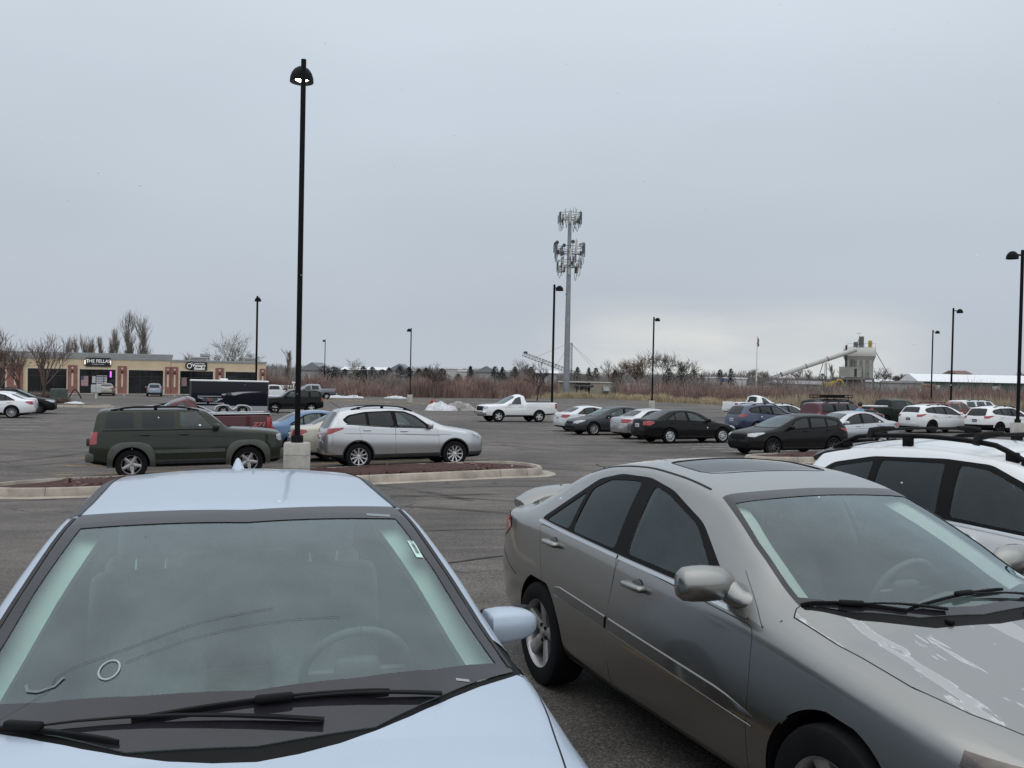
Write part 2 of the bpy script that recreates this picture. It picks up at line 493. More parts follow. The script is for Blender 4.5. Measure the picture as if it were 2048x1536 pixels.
# ------------------------------------------------------------------ wheels
WHEELS = {}
def wheel_mesh(R, wd, rim, style, rimmat, n=40):
    """tyre and rim meshes about the y axis, outer face towards +y"""
    key = (round(R, 3), round(wd, 3), round(rim, 3), style, rimmat.name)
    if key in WHEELS: return WHEELS[key]
    rub = pm('tyre_rubber', (.0085, .0085, .0095), .8, spec=.15, vary=.3, scale=9)
    dk = pm('wheel_well_dark', (.006, .006, .0065), .9, spec=.2)
    h = wd/2; Ry = Matrix.Rotation(-pi/2, 4, 'X')
    t = MB()
    prof = [(rim*.99, -h*.9), (rim+.012, -h*.97), (R*.90, -h*1.0), (R*.965, -h*.93), (R*.995, -h*.72), (R, -h*.3), (R, h*.3), (R*.995, h*.72), (R*.965, h*.93), (R*.90, h*1.0), (rim+.015, h*.98), (rim*.99, h*.90)]
    t.lathe(prof, n, 0, Ry)
    for gz in (-.45, -.15, .15, .45):
        t.lathe([(R+.001, h*(gz-.03)), (R+.001, h*(gz+.03))], n, 1, Ry)
    to = t.build('wheel', [rub, dk], None, True, 40); tm = to.data; bpy.data.objects.remove(to)
    r = MB(); f = h*.80
    r.lathe([(rim*1.0, -h*.9), (rim*.96, -h*.3), (rim*.93, f-.05), (rim*.95, f), (rim*1.0, h*.92), (rim*1.015, h*.95), (rim*1.02, h*.9)], n, 0, Ry)
    r.lathe([(rim*.94, -h*.05), (.03, -h*.05)], n, 1, Ry)
    r.lathe([(rim*.70, -h*.02), (rim*.66, .02), (.05, .02)], 24, 2, Ry)
    def spoke(a, w0, w1, r0, r1, z0, z1, th=.03, tw=0.0):
        c0, c1 = a, a+tw
        vs = []
        for rr, ww, zz, an in ((r0, w0, z0, c0), (r1, w1, z1, c1)):
            d = Vector((cos(an), sin(an), 0)); p = Vector((-sin(an), cos(an), 0))
            for sx, zt in ((-1, zz-th), (-1, zz), (-.62, zz+.007), (.62, zz+.007), (1, zz), (1, zz-th)):
                q = d*rr+p*ww*sx; vs.append((q.x, q.y, zt))
        fs = [(k, (k+1) % 6, 6+(k+1) % 6, 6+k) for k in range(6)]+[(5, 4, 3, 2, 1, 0), (6, 7, 8, 9, 10, 11)]
        r.add(vs, fs, 0, Ry)
    st = style
    if st == 'five': 
        for k in range(5): spoke(pi/2+k*2*pi/5, rim*.16, rim*.20, rim*.16, rim*.97, f-.035, f-.005)
        r.lathe([(rim*.30, f-.05), (rim*.29, f-.026), (rim*.12, f-.022), (rim*.11, f-.010), (.001, f-.008)], 24, 0, Ry)
        for k in range(5):
            an = pi/2+(k+.5)*2*pi/5; r.lathe([(.013, f-.04), (.013, f-.018), (.001, f-.018)], 8, 1, Ry @ Matrix.Translation((rim*.235*cos(an), rim*.235*sin(an), 0)))
    elif st == 'fivewide':
        for k in range(5): spoke(pi/2+k*2*pi/5, rim*.21, rim*.14, rim*.12, rim*.97, f-.03, f-.012)
        r.lathe([(rim*.34, f-.05), (rim*.32, f-.028), (rim*.15, f-.02), (rim*.14, f-.004), (.001, f-.002)], 24, 0, Ry)
    elif st == 'ten':
        for k in range(10): spoke(pi/2+k*2*pi/10, rim*.05, rim*.095, rim*.16, rim*.97, f-.03, f-.005)
        r.lathe([(rim*.26, f-.06), (rim*.24, f-.022), (.001, f-.016)], 24, 0, Ry)
    elif st == 'split':
        for k in range(5):
            for sgn in (-1, 1): spoke(pi/2+k*2*pi/5+sgn*.10, rim*.06, rim*.06, rim*.2, rim*.97, f-.03, f-.005, tw=sgn*.2)
        r.lathe([(rim*.28, f-.06), (rim*.26, f-.024), (.001, f-.018)], 24, 0, Ry)
    elif st == 'six':
        for k in range(6): spoke(pi/2+k*2*pi/6, rim*.13, rim*.12, rim*.16, rim*.97, f-.04, f-.012)
        r.lathe([(rim*.34, f-.06), (rim*.31, f-.03), (rim*.17, f-.02), (rim*.15, f), (.001, f+.005)], 24, 0, Ry)
    elif st == 'mesh':
        for k in range(12): spoke(pi/2+k*2*pi/12, rim*.04, rim*.05, rim*.16, rim*.97, f-.03, f-.006, tw=.16)
        r.lathe([(rim*.24, f-.06), (rim*.22, f-.02), (.001, f-.016)], 24, 0, Ry)
    elif st == 'cover':
        r.lathe([(rim*.98, f-.02), (rim*.80, f+.0), (rim*.78, f-.004), (rim*.3, f+.012), (.001, f+.018)], n, 0, Ry)
        for k in range(9):
            an = 2*pi*k/9
            a = Vector((cos(an), sin(an))); p = Vector((-sin(an), cos(an)))
            q = [a*rim*.42+p*rim*.035, a*rim*.42-p*rim*.035, a*rim*.78-p*rim*.085, a*rim*.78+p*rim*.085]
            r.prism([tuple(x) for x in q], f-.01, f+.019, 'z', 1, Ry)
    ro = r.build('rim', [rimmat, dk, pm('brake_disc', (.16, .15, .15), .45, .8)], None, True, 40); rm = ro.data; bpy.data.objects.remove(ro)
    WHEELS[key] = (tm, rm)
    return tm, rm

# ------------------------------------------------------------------ specs
def base_sedan():
    return dict(L=4.80, W=.90, kind='sedan', front=.93, rear=3.66, R=.325, rim=.21, track=.775, wheel='five',
        top=[(0,.56),(.02,.66),(.08,.725),(.3,.80),(.7,.89),(.93,.935),(1.03,.962),(1.12,1.0),(1.32,1.09),(1.7,1.245),(2.05,1.358),(2.2,1.395),(2.5,1.450),(2.85,1.48),(3.2,1.465),(3.48,1.42),(3.62,1.385),(4.0,1.215),(4.26,1.095),(4.36,1.085),(4.6,1.075),(4.70,1.045),(4.76,.93),(4.80,.62)],
        bot=[(0,.36),(.03,.27),(.15,.2),(.8,.19),(3.9,.19),(4.55,.25),(4.76,.34),(4.8,.45)],
        belt=[(0,.50),(.08,.66),(.3,.735),(.9,.82),(1.4,.885),(2.2,.935),(2.65,.962),(3.2,.99),(3.8,1.01),(4.3,1.005),(4.65,.97),(4.8,.56)],
        w=[(0,.44),(.01,.52),(.04,.60),(.12,.70),(.28,.80),(.55,.868),(1.0,.893),(2.2,.90),(3.4,.897),(4.1,.872),(4.5,.81),(4.68,.73),(4.77,.62),(4.80,.50)],
        yt=[(0,.62),(.3,.70),(1.0,.73),(1.3,.70),(1.75,.63),(2.1,.555),(2.6,.56),(3.1,.57),(3.55,.585),(4.0,.66),(4.3,.71),(4.8,.72)],
        h=[(0,.55),(.9,.6),(1.1,.48),(1.35,.50),(1.65,.75),(2.1,.965),(2.6,.93),(3.4,.88),(4.2,.7),(4.8,.55)],
        inset=[(0,.03),(.5,.045),(1.4,.06),(2.4,.065),(3.7,.07),(4.3,.06),(4.8,.03)],
        ws=(1.04,1.33,2.09,2.10), rw=(3.66,3.60,4.16,4.24),
        dlo=[(1.60,.935),(2.60,.976),(3.82,1.035),(3.30,1.335),(3.05,1.385),(2.72,1.39),(2.45,1.345),(2.10,1.225)],
        panes=[[(1.76,.965),(2.60,.998),(2.64,1.352),(2.46,1.318),(2.13,1.208)],[(2.745,1.0),(3.31,1.022),(3.31,1.275),(3.15,1.342),(2.90,1.36),(2.775,1.36)],[(3.36,1.025),(3.73,1.038),(3.36,1.255)]],
        doors=[[(1.42,.28),(2.66,.27),(2.69,.5),(2.665,.97),(1.44,.885),(1.40,.6)],[(2.672,.27),(3.25,.30),(3.62,.70),(3.80,1.005),(3.3,.995),(2.672,.97)]],
        head=[[(.42,.60),(.80,.575),(1.32,.735),(1.28,.775),(.95,.755),(.48,.685)]],
        tail=[[(.48,.80),(.95,.78),(1.22,.90),(1.16,.965),(.9,.985),(.48,.955)]],
        grille=[(-.36,.57),(.36,.57),(.40,.67),(-.40,.67)], intake=[(-.55,.33),(.55,.33),(.50,.45),(-.50,.45)],
        plate=.78, handles=[(2.42,.86),(3.52,.915)], mirror=(1.72,.98), hoodcut=True, trunkcut=True)
def scale_spec(b, L, W, H, wb, front, **kw):
    s = dict(b); fx = L/b['L']; fy = W/2/b['W']; fz = H/max(p[1] for p in b['top'])
    # wheel positions stay exact: x is mapped piecewise so both axles land where they belong
    a0, a1 = b['front'], b['rear']; n0, n1 = front, front+wb
    def X(x):
        if x < a0: return x*n0/a0
        if x < a1: return n0+(x-a0)*(n1-n0)/(a1-a0)
        return n1+(x-a1)*(L-n1)/(b['L']-a1)
    for k in ('top', 'bot', 'belt'): s[k] = [(X(x), z*fz) for x, z in b[k]]
    for k in ('w', 'yt', 'inset'): s[k] = [(X(x), y*fy) for x, y in b[k]]
    s['h'] = [(X(x), v) for x, v in b['h']]
    for k in ('ws', 'rw'): s[k] = tuple(X(x) for x in b[k]) if b.get('rwz') is None or k == 'ws' else b[k]
    if b.get('rwz'): s['rwz'] = [(y*fy, z*fz) for y, z in b['rwz']]
    P = lambda pl: [(X(x), z*fz) for x, z in pl]
    s['dlo'] = P(b['dlo']); s['panes'] = [P(p) for p in b['panes']]; s['doors'] = [P(p) for p in b['doors']]
    for k in ('head', 'tail'): s[k] = [[(x*fy, z*fz) for x, z in p] for p in b[k]]
    for k in ('grille', 'intake'):
        if b.get(k): s[k] = [(y*fy, z*fz) for y, z in b[k]]
    s['plate'] = b['plate']*fz; s['handles'] = P(b['handles']); s['mirror'] = P([b['mirror']])[0]
    if b.get('rails'): s['rails'] = tuple(X(x) for x in b['rails'])
    if b.get('bed'): s['bed'] = tuple(X(x) for x in b['bed'])
    s.update(L=L, W=W/2, front=front, rear=front+wb, track=b['track']*fy)
    s.update(kw)
    return s
def base_suv():
    return dict(L=4.52, W=.92, kind='suv', front=.90, rear=3.59, R=.35, rim=.225, track=.80, wheel='ten',
        top=[(0,.62),(.02,.76),(.07,.87),(.25,.95),(.6,1.02),(.98,1.085),(1.12,1.12),(1.24,1.165),(1.6,1.345),(1.95,1.515),(2.15,1.585),(2.5,1.64),(2.95,1.66),(3.4,1.645),(3.85,1.60),(4.05,1.565),(4.10,1.53),(4.26,1.32),(4.40,1.08),(4.44,1.0),(4.485,.88),(4.52,.62)],
        bot=[(0,.38),(.03,.30),(.15,.235),(.8,.22),(3.7,.22),(4.3,.30),(4.48,.38),(4.52,.47)],
        belt=[(0,.55),(.07,.76),(.25,.85),(.8,.95),(1.3,1.01),(2.2,1.055),(3.2,1.10),(3.9,1.13),(4.3,1.10),(4.42,.98),(4.52,.55)],
        w=[(0,.50),(.01,.58),(.04,.65),(.12,.74),(.28,.83),(.5,.89),(.9,.915),(2.2,.92),(3.4,.918),(3.9,.90),(4.25,.85),(4.40,.79),(4.48,.71),(4.52,.60)],
        yt=[(0,.66),(.3,.74),(.9,.76),(1.2,.74),(1.6,.70),(2.1,.63),(2.6,.63),(3.4,.63),(3.95,.62),(4.1,.64),(4.4,.74),(4.52,.74)],
        h=[(0,.55),(.9,.62),(1.3,.80),(2.1,.88),(3.8,.88),(4.1,.86),(4.4,.7),(4.52,.55)],
        inset=[(0,.03),(.5,.045),(1.4,.06),(2.4,.06),(3.7,.06),(4.3,.05),(4.52,.03)],
        ws=(1.10,1.27,2.0,2.13), rw=(4.0,4.46), rwz=[(0,1.06),(.58,1.08),(.62,1.14),(.54,1.44),(.48,1.485),(0,1.505)],
        dlo=[(1.52,1.05),(2.7,1.10),(3.92,1.20),(4.02,1.30),(3.85,1.42),(3.4,1.50),(2.7,1.525),(2.3,1.505),(1.98,1.385)],
        panes=[[(1.68,1.08),(2.50,1.118),(2.55,1.488),(2.32,1.47),(2.02,1.362)],[(2.62,1.122),(3.28,1.155),(3.30,1.475),(2.68,1.492)],[(3.36,1.16),(3.80,1.205),(3.94,1.29),(3.80,1.39),(3.38,1.465)]],
        doors=[[(1.38,.32),(2.55,.30),(2.59,.55),(2.575,1.095),(1.40,1.025),(1.35,.7)],[(2.58,.30),(3.12,.33),(3.50,.72),(3.58,1.12),(2.58,1.098)]],
        head=[[(.55,.76),(.95,.74),(1.42,.90),(1.36,.925),(1.0,.91),(.58,.865)]],
        tail=[[(.66,.93),(.95,.93),(1.34,1.06),(1.34,1.10),(.95,1.08),(.66,1.06)]],
        grille=[(-.42,.62),(.42,.62),(.48,.82),(-.48,.82)], intake=[(-.62,.36),(.62,.36),(.58,.52),(-.58,.52)],
        plate=.80, handles=[(2.34,.98),(3.36,1.02)], mirror=(1.62,1.10), hoodcut=True, cladz=.40, rails=(2.05,3.75))
def base_pickup():
    return dict(L=5.85, W=1.0, kind='pickup', front=1.0, rear=4.65, R=.40, rim=.235, track=.86, wheel='six',
        top=[(0,.78),(.02,.98),(.06,1.08),(.25,1.14),(.7,1.18),(1.2,1.20),(1.34,1.225),(1.44,1.27),(1.8,1.48),(2.1,1.66),(2.25,1.74),(2.5,1.81),(2.9,1.85),(3.5,1.85),(3.82,1.82),(3.90,1.78),(3.945,1.55),(3.99,1.345),(4.03,1.325),(4.6,1.33),(5.70,1.345),(5.80,1.33),(5.825,1.2),(5.85,.8)],
        bot=[(0,.48),(.03,.42),(.2,.36),(1,.34),(4.0,.36),(5.2,.48),(5.8,.55),(5.85,.6)],
        belt=[(0,.72),(.06,.98),(.3,1.03),(1,1.08),(1.5,1.12),(2.5,1.14),(3.9,1.17),(4.1,1.28),(5.6,1.30),(5.8,1.26),(5.85,.75)],
        w=[(0,.70),(.01,.78),(.04,.85),(.12,.92),(.3,.965),(.8,.995),(2.5,1.0),(5.2,1.0),(5.6,.985),(5.78,.955),(5.85,.90)],
        yt=[(0,.80),(.4,.84),(1.2,.84),(1.4,.80),(1.9,.73),(2.3,.68),(2.8,.68),(3.7,.68),(3.92,.70),(4.0,.90),(5.85,.92)],
        h=[(0,.55),(1.2,.65),(1.5,.8),(2.3,.88),(3.85,.88),(3.97,.85),(4.05,.8),(5.85,.7)],
        inset=[(0,.03),(.6,.05),(1.5,.06),(3.8,.06),(4.1,.035),(5.85,.03)],
        ws=(1.30,1.46,2.14,2.25), rw=(3.88,4.0), rwz=[(0,1.36),(.52,1.36),(.55,1.40),(.50,1.68),(.46,1.72),(0,1.74)],
        dlo=[(1.72,1.155),(3.80,1.185),(3.80,1.69),(2.5,1.71),(2.2,1.60)],
        panes=[[(1.86,1.18),(2.70,1.195),(2.72,1.675),(2.52,1.672),(2.24,1.575)],[(2.84,1.20),(3.70,1.21),(3.68,1.64),(2.86,1.675)]],
        doors=[[(1.52,.45),(2.75,.45),(2.78,.7),(2.77,1.165),(1.56,1.135),(1.50,.8)],[(2.775,.45),(3.85,.46),(3.86,1.175),(2.775,1.167)]],
        head=[[(.72,.86),(1.08,.86),(1.20,.90),(1.20,1.04),(.72,1.06)]],
        tail=[[(.86,.92),(1.10,.92),(1.16,.96),(1.16,1.26),(.86,1.26)]],
        grille=[(-.62,.74),(.62,.74),(.66,1.03),(-.66,1.03)], intake=[(-.7,.45),(.7,.45),(.7,.56),(-.7,.56)],
        plate=.72, handles=[(2.62,1.06),(3.62,1.08)], mirror=(1.78,1.2), hoodcut=True, bed=(4.06,5.76))

def ribbon(B, pts, w, off, fx, mode='side', sg=1):
    """a thin strip of width w laid along a path on the skin; returns verts, faces"""
    vs, fs = [], []
    dense = []
    for a, b in zip(pts, pts[1:]):
        n = max(1, int((Vector(b)-Vector(a)).length/.06))
        dense += [tuple(Vector(a)*(1-k/n)+Vector(b)*(k/n)) for k in range(n)]
    dense.append(pts[-1])
    for i, p in enumerate(dense):
        t = Vector(dense[min(i+1, len(dense)-1)])-Vector(dense[max(i-1, 0)]); t.normalize(); nn = Vector((-t.y, t.x))*w/2
        for s2 in (-1, 1):
            q = (p[0]+nn.x*s2, p[1]+nn.y*s2)
            if mode == 'side': vs.append((fx-q[0], sg*(B.side(q[0], q[1])+off), q[1]))
            else: vs.append((fx-q[0], q[1], B.topz(q[0], q[1])+off))
    for i in range(len(dense)-1): fs.append((2*i, 2*i+1, 2*i+3, 2*i+2))
    return vs, fs

def tube_on(B, pts, r, off, fx, sg, mode='side'):
    if mode == 'side': return [(fx-x, sg*(B.side(x, z)+off), z) for x, z in pts]
    return [(fx-x, y, B.topz(x, y)+off) for x, y in pts]

def build_car(sp, name, label, cat, group, loc, yaw, pitch=0.0, col=None, near=False, o=None):
    """one vehicle: an Empty at the ground between the axles, its parts as children"""
    o = o or {}
    root = empty(name, label, cat, loc, (0, -pitch, yaw), group)
    B = Body(sp); fx = (sp['front']+sp['rear'])/2; L = sp['L']; Wd = sp['W']
    black = pm('black_trim', (.0055, .0055, .006), .65, vary=.3, scale=6, spec=.15)
    plastic = pm('grey_plastic_cladding', (.035, .036, .038), .62, vary=.35, scale=5, bump=.05)
    gap_shade = pm('door_gap_shadow_line', (.006, .006, .006), .8)  # flush dark strip that stands for the shade in gaps and creases
    dglass = pm('dark_car_glass', (.010, .012, .013), .04, ior=1.42, vary=.5, scale=1.5)
    lglass = pm('clear_car_glass', (.060, .072, .068), .04, ior=1.6, vary=.7, scale=1.2)
    chrome = pm('chrome_trim', (.62, .63, .65), .18, .95)
    lampc = pm('clear_lamp_lens', (.42, .44, .46), .08, .35, coat=1, vary=.5, scale=14)
    lampr = pm('red_lamp_lens', (.33, .012, .016), .10, coat=1, vary=.35, scale=14)
    dark = pm('wheel_well_dark', (.006, .006, .0065), .9, spec=.2)
    clad = plastic if o.get('clad') == 'grey' else black
    sy = (1, 1, .3); R = sp['R']
    ar = sp.get('arch', R+.055)
    # wheel arches
    for xw in (sp['front'], sp['rear']):
        if o.get('flare'):
            B.cut('side', circ(xw, R+.005, ar+o['flare'], 32), 'flare', ('body',), (1, 1, .25))
            B.cut('side', [(xw-ar-o['flare'], R), (xw+ar+o['flare'], R), (xw+ar+o['flare']*1.1, sp.get('cladz', .3)-.3), (xw-ar-o['flare']*1.1, sp.get('cladz', .3)-.3)], 'flare', ('body',), (1, 1, .25))
        B.cut('side', circ(xw, R+.005, ar, 72 if near else 32), 'hole', ('body', 'flare'), (1, 1, -.6), zr=(-.1, R+ar*1.02))
        B.cut('side', [(xw-ar*.99, -.1), (xw+ar*.99, -.1), (xw+ar*.99, R*.98), (xw-ar*.99, R*.98)], 'hole', ('body', 'flare'), (1, 1, -.99), zr=(-.1, R))
    B.polys = [p for p in B.polys if p[0] != 'hole']
    # underside and lower cladding
    for p in B.polys:
        if p[0] == 'body' and sum(v[5] for v in p[1])/len(p[1]) < -.6: p[0] = 'under'
    if sp.get('cladz') and o.get('lower', True):
        zc = sp['cladz']
        B.cut('side', [(-.1, -.1), (L+.1, -.1), (L+.1, zc), (-.1, zc)], 'clad', ('body',))
    if o.get('bumper'):
        z1 = o['bumper']; B.cut('front', [(-2, -.1), (2, -.1), (2, z1), (-2, z1)], 'clad', ('body',), xr=(L-.45, L+.1))
    # glasshouse
    xc, xe, xhe, xh = sp['ws']
    pil = sp.get('pillar', .012); ym = lambda x: B.keys(x)[5]-pil+.012
    outer = [(xc, 0), (xc+.035, .30), (xc+(xe-xc)*.55, .55), (xe, ym(xe)-.012), ((xe+xhe)/2, ym((xe+xhe)/2)-.012), (xhe, ym(xhe)-.012)]+([(xh, max(.1, ym(xh)-.10)), (xh+.01, 0)] if xh > xhe else [(xh, 0)])
    B.cut('top', outer, 'wstrim', ('body',), (0, -1, .12), xr=(xc-.1, xh+.1), zr=(B.f['belt'](xe)-.02, 9))
    cw = o.get('cowl', [(xc-.075, 0), (xc-.045, .30), (xc+(xe-xc)*.55-.065, .55), (xe-.035, ym(xe)-.012), (xe+.06, ym(xe+.06)-.014), (xe+.06, 0)])
    B.cut('top', cw, 'cowl', ('body',), (2, 1, .2), xr=(xc-.25, xe+.2), zr=(B.f['belt'](xc)-.06, 9))
    fr = sp.get('frit', .045)
    fh = sp.get('frit_h', fr); i0, i1 = sp.get('inbase', (xc+fr*1.6, xe+fr*1.4))
    inner = [(i0, 0), (i0+.03, .28), (i0+(i1-i0)*.5, .52), (i1, ym(i1)-.012-fr*.8), ((xe+xhe)/2, ym((xe+xhe)/2)-.012-fr*.8), (xhe-fh*1.05, ym(xhe-fh*1.05)-.012-fr*.8)]+([(xh-fh*1.1, max(.08, ym(xh)-.12)), (xh-fh, 0)] if xh > xhe else [(xh-fh, 0)])
    B.cut('top', inner, 'windshield', ('wstrim',))
    if sp.get('rwz'):
        x0, x1 = sp['rw']
        B.cut('front', sp['rwz'], 'rearglass', ('body',), (0, 1, .25), xr=(x0, x1))
    else:
        a, ae, be, b = sp['rw']
        po = [(a-.01, 0), (ae-.02, ym(ae)-.10), (ae+.04, ym(ae+.04)-.03), ((ae+be)/2, ym((ae+be)/2)-.02), (be-.02, ym(be)-.05), (be, ym(be)-.10), (b, 0)]
        B.cut('top', po, 'rwtrim', ('body',), (2, 1, .1), xr=(a-.15, b+.15))
        pin = [(a+.03, 0), (ae+.03, ym(ae)-.13), (ae+.08, ym(ae+.06)-.07), ((ae+be)/2, ym((ae+be)/2)-.06), (be-.07, ym(be)-.10), (be-.04, ym(be)-.14), (b-.05, 0)]
        B.cut('top', pin, 'rearglass', ('rwtrim',))
    if o.get('dlo', True):
        B.cut('side', rpoly(sp['dlo'], .05, 3), 'dlo', ('body',), (1, 1, .25))
    npan = len(sp['panes'])
    for i, p in enumerate(sp['panes']):
        B.cut('side', rpoly(p, .035 if not o.get('pane_r') else o['pane_r'], 4), 'pane%d' % i, ('dlo', 'body'), (1, 1, .2))
    # lamps
    for p in sp['head']: B.cut('wrapF', p, 'head', ('body', 'clad'), xr=(-.1, 1.1))
    for p in sp['tail']: B.cut('wrapR', p, 'tail', ('body', 'clad'), xr=(L-1.0, L+.1), zr=(.3, 9))
    if sp.get('grille'): B.cut('front', rpoly(sp['grille'], .03, 2), 'grille', ('body',), (0, -1, .3), xr=(-.1, .5))
    if sp.get('intake'): B.cut('front', rpoly(sp['intake'], .04, 2), 'grille', ('body', 'clad'), (0, -1, .2), xr=(-.1, .5))
    # doors and lids
    for i, p in enumerate(sp['doors']):
        B.panel('side', rpoly(p, .05, 3), 'door%d' % i, ('body',), .005 if not near else .0045, (1, 1, .2))
    if o.get('fuel'): B.panel('side', rpoly(o['fuel'], .03, 3), 'body2', ('body',), .004, (1, 1, .3))
    if sp.get('hoodcut'):
        h0 = sp.get('hood0', .16); hp = [(h0, -.1), (h0+.02, .4), (h0+.14, .62*Wd/.9), (h0+.35, .70*Wd/.9), (xe-.06, .755*Wd/.9), (xe, .70*Wd/.9), (xe, -.1)]
        hp = sp.get('hoodpoly', hp)
        B.panel('top', hp, 'hood', ('body',), .006, (2, 1, .3), xr=(.05, xe+.05), zr=(.4, 9))
    if sp.get('trunkcut') and not sp.get('rwz'):
        b = sp['rw'][3]; tp = [(b+.0, -.1), (b+.0, .5), (b+.02, .64*Wd/.9), (L-.25, .60*Wd/.9), (L-.04, .54*Wd/.9), (L+.02, -.1)]
        B.panel('top', tp, 'trunk_lid', ('body',), .006, (2, 1, .05), xr=(b-.05, L+.1), zr=(.80, 9))
    if sp.get('bed'):
        a, b = sp['bed']; wi = sp.get('bedw', Wd-.13)
        B.cut('top', [(a, 0), (a, wi), (b, wi), (b, 0)], 'hole', ('body',), (2, 1, .3))
        B.polys = [p for p in B.polys if p[0] != 'hole']
    for cx in o.get('cuts', []): B.cut(*cx[0], **cx[1])
    # ---- emit
    em = lambda tags, nm, mats, **k: B.emit(tags, nm, mats, root, fx=fx, **k)
    body = em(['body', 'body2', 'gap', 'dlo', 'wstrim', 'rwtrim', 'under'], 'body', [col, gap_shade, black, pm('black_glass_border', (.018, .017, .021), .06, ior=1.5, vary=.4, scale=3)], tm={'gap': 1, 'dlo': 2 if not o.get('paintframe') else 0, 'wstrim': 3, 'rwtrim': 3, 'under': 2})
    em(['clad', 'flare'], 'lower_cladding', [clad]) if not o.get('flarecol') else (em('clad', 'lower_cladding', [clad]), em('flare', 'wheel_arch_flare', [o['flarecol']], off=.032))
    gw = glass('windscreen_glass_'+o.get('wsname', 'plain'), **o.get('wsglass', {})) if near else (o.get('wsmat') or lglass)
    fgl = glass('far_car_glass', (.50, .58, .55), .025, 1.15)
    if not near: gw = fgl
    em('windshield', 'windshield', [gw], off=-.003)
    em('rearglass', 'rear_window', [glass('rear_glass', (.55, .62, .60), .03, 1.2) if near else dglass], off=-.003)
    tint = o.get('tint', [1]+[0]*9)
    for i in range(npan):
        if near: gm = glass('side_glass_clear', (.50, .58, .55), .02, .95) if tint[i] else glass('side_glass_tinted', (.06, .07, .07), .012, .85)
        else: gm = fgl if tint[i] else dglass
        for sd in 'LR': em('pane%d' % i, 'window', [gm], off=-.004, sides=sd)
    for i in range(len(sp['doors'])):
        for sd in 'LR':
            d = em('door%d' % i, 'door', [col], sides=sd)
            if d is None: continue
            sg = 1 if sd == 'L' else -1
            if i < len(sp['handles']):
                hx, hz = sp['handles'][i]; y = B.side(hx, hz)
                h = MB()
                h.rbox(fx-hx-.10, fx-hx+.10, sg*y+(-.012 if sg > 0 else -.046), sg*y+(.046 if sg > 0 else .012), hz-.017, hz+.017, .014, 2)
                h.build('handle', [o.get('handlemat', col)], d, True, 60)
                if near:
                    c = MB(); c.lathe([(.001, .0005), (.052, .0005), (.058, -.004)], 20, 0, Matrix.Translation((fx-hx+.01, sg*(y+.003), hz)) @ Matrix.Rotation(-sg*pi/2, 4, 'X') @ Matrix.Diagonal((1, .72, 1, 1)))
                    c.build('handle_recess', [pm('handle_recess_shade', tuple(x*.35 for x in o.get('rgb', (.2, .2, .2))), .4)], d, True, 60)  # recess shade put into the colour: flat disc in darkened body paint
    em('cowl', 'cowl', [black], off=-.004); em('hood', 'hood', [o.get('hoodmat', col)]); em('trunk_lid', 'trunk_lid', [col])
    for sd in 'LR':
        em('head', 'headlight', [lampc if not o.get('headmat') else o['headmat']], sides=sd, off=.004)
        em('tail', 'taillight', [lampr], sides=sd, off=.005)
    em('grille', 'grille', [o.get('grillemat', black)], off=-.004)
    for nm, off, mt in o.get('emits', []): em(nm, nm, [mt], off=off)
    if not near:
        cab = pm('far_cabin_fabric', (.05, .05, .052), .85, vary=.3, scale=9); xs_ = sp['ws'][1]+.95; zb_ = B.f['belt'](xs_)
        for yy in (.36, -.36):
            m = MB(); T = Matrix.Translation((fx-xs_-.35, yy*Wd/.9, zb_-.50)) @ Matrix.Rotation(radians(-20), 4, 'Y')
            m.rbox(-.08, .07, -.23, .23, .0, .66, .06, 2, 0, T); m.rbox(-.05, .04, -.13, .13, .68, .86, .04, 2, 0, T); m.rbox(fx-xs_-.32, fx-xs_+.2, yy*Wd/.9-.24, yy*Wd/.9+.24, zb_-.62, zb_-.44, .05, 2); m.build('seat', [cab], root, True, 60)
        m = MB(); m.rbox(fx-sp['ws'][1]-.55, fx-sp['ws'][0]-.1, -Wd+.2, Wd-.2, zb_-.35, zb_-.06, .06, 2); m.build('dashboard', [cab], root, True, 60)
        m = MB(); m.box(fx-sp['rear']-.2, fx-sp['ws'][1], -Wd+.16, Wd-.16, zb_-.66, zb_-.62); m.build('cabin_floor', [dark], root)
        tr_ = o.get('trim', black); d0 = sp['dlo']
        bot_ = sorted([p for p in d0 if p[1] < d0[0][1]+.10*(1 if sp['kind'] != 'suv' else 1.6)], key=lambda p: p[0])
        if len(bot_) > 1:
            for sg in (1, -1): m = MB(); m.add(*ribbon(B, [(x, z-.012) for x, z in bot_], .020, .008, fx, 'side', sg)); m.build('window_sill_trim', [tr_], root, True, 60)
        xa, xb = sp['front']+ar+.06, sp['rear']-ar-.06; zr = B.f['bot']((xa+xb)/2)
        for sg in (1, -1): m = MB(); m.add(*ribbon(B, [(xa, zr+.10), (xb, zr+.10)], .05, .012, fx, 'side', sg)); m.build('sill_moulding', [plastic], root, True, 60)
        zc_ = B.f['belt'](xa)-.16
        for sg in (1, -1): m = MB(); m.add(*ribbon(B, [(xa-.35, zc_), ((xa+xb)/2, zc_+.04), (xb+.5, zc_+.075)], .008, .003, fx, 'side', sg)); m.build('pressed_line_shade', [gap_shade], root, True, 60)  # no fold in the skin: crease shade drawn as a dark ribbon
    # ---- wheel arch liners
    a = MB()
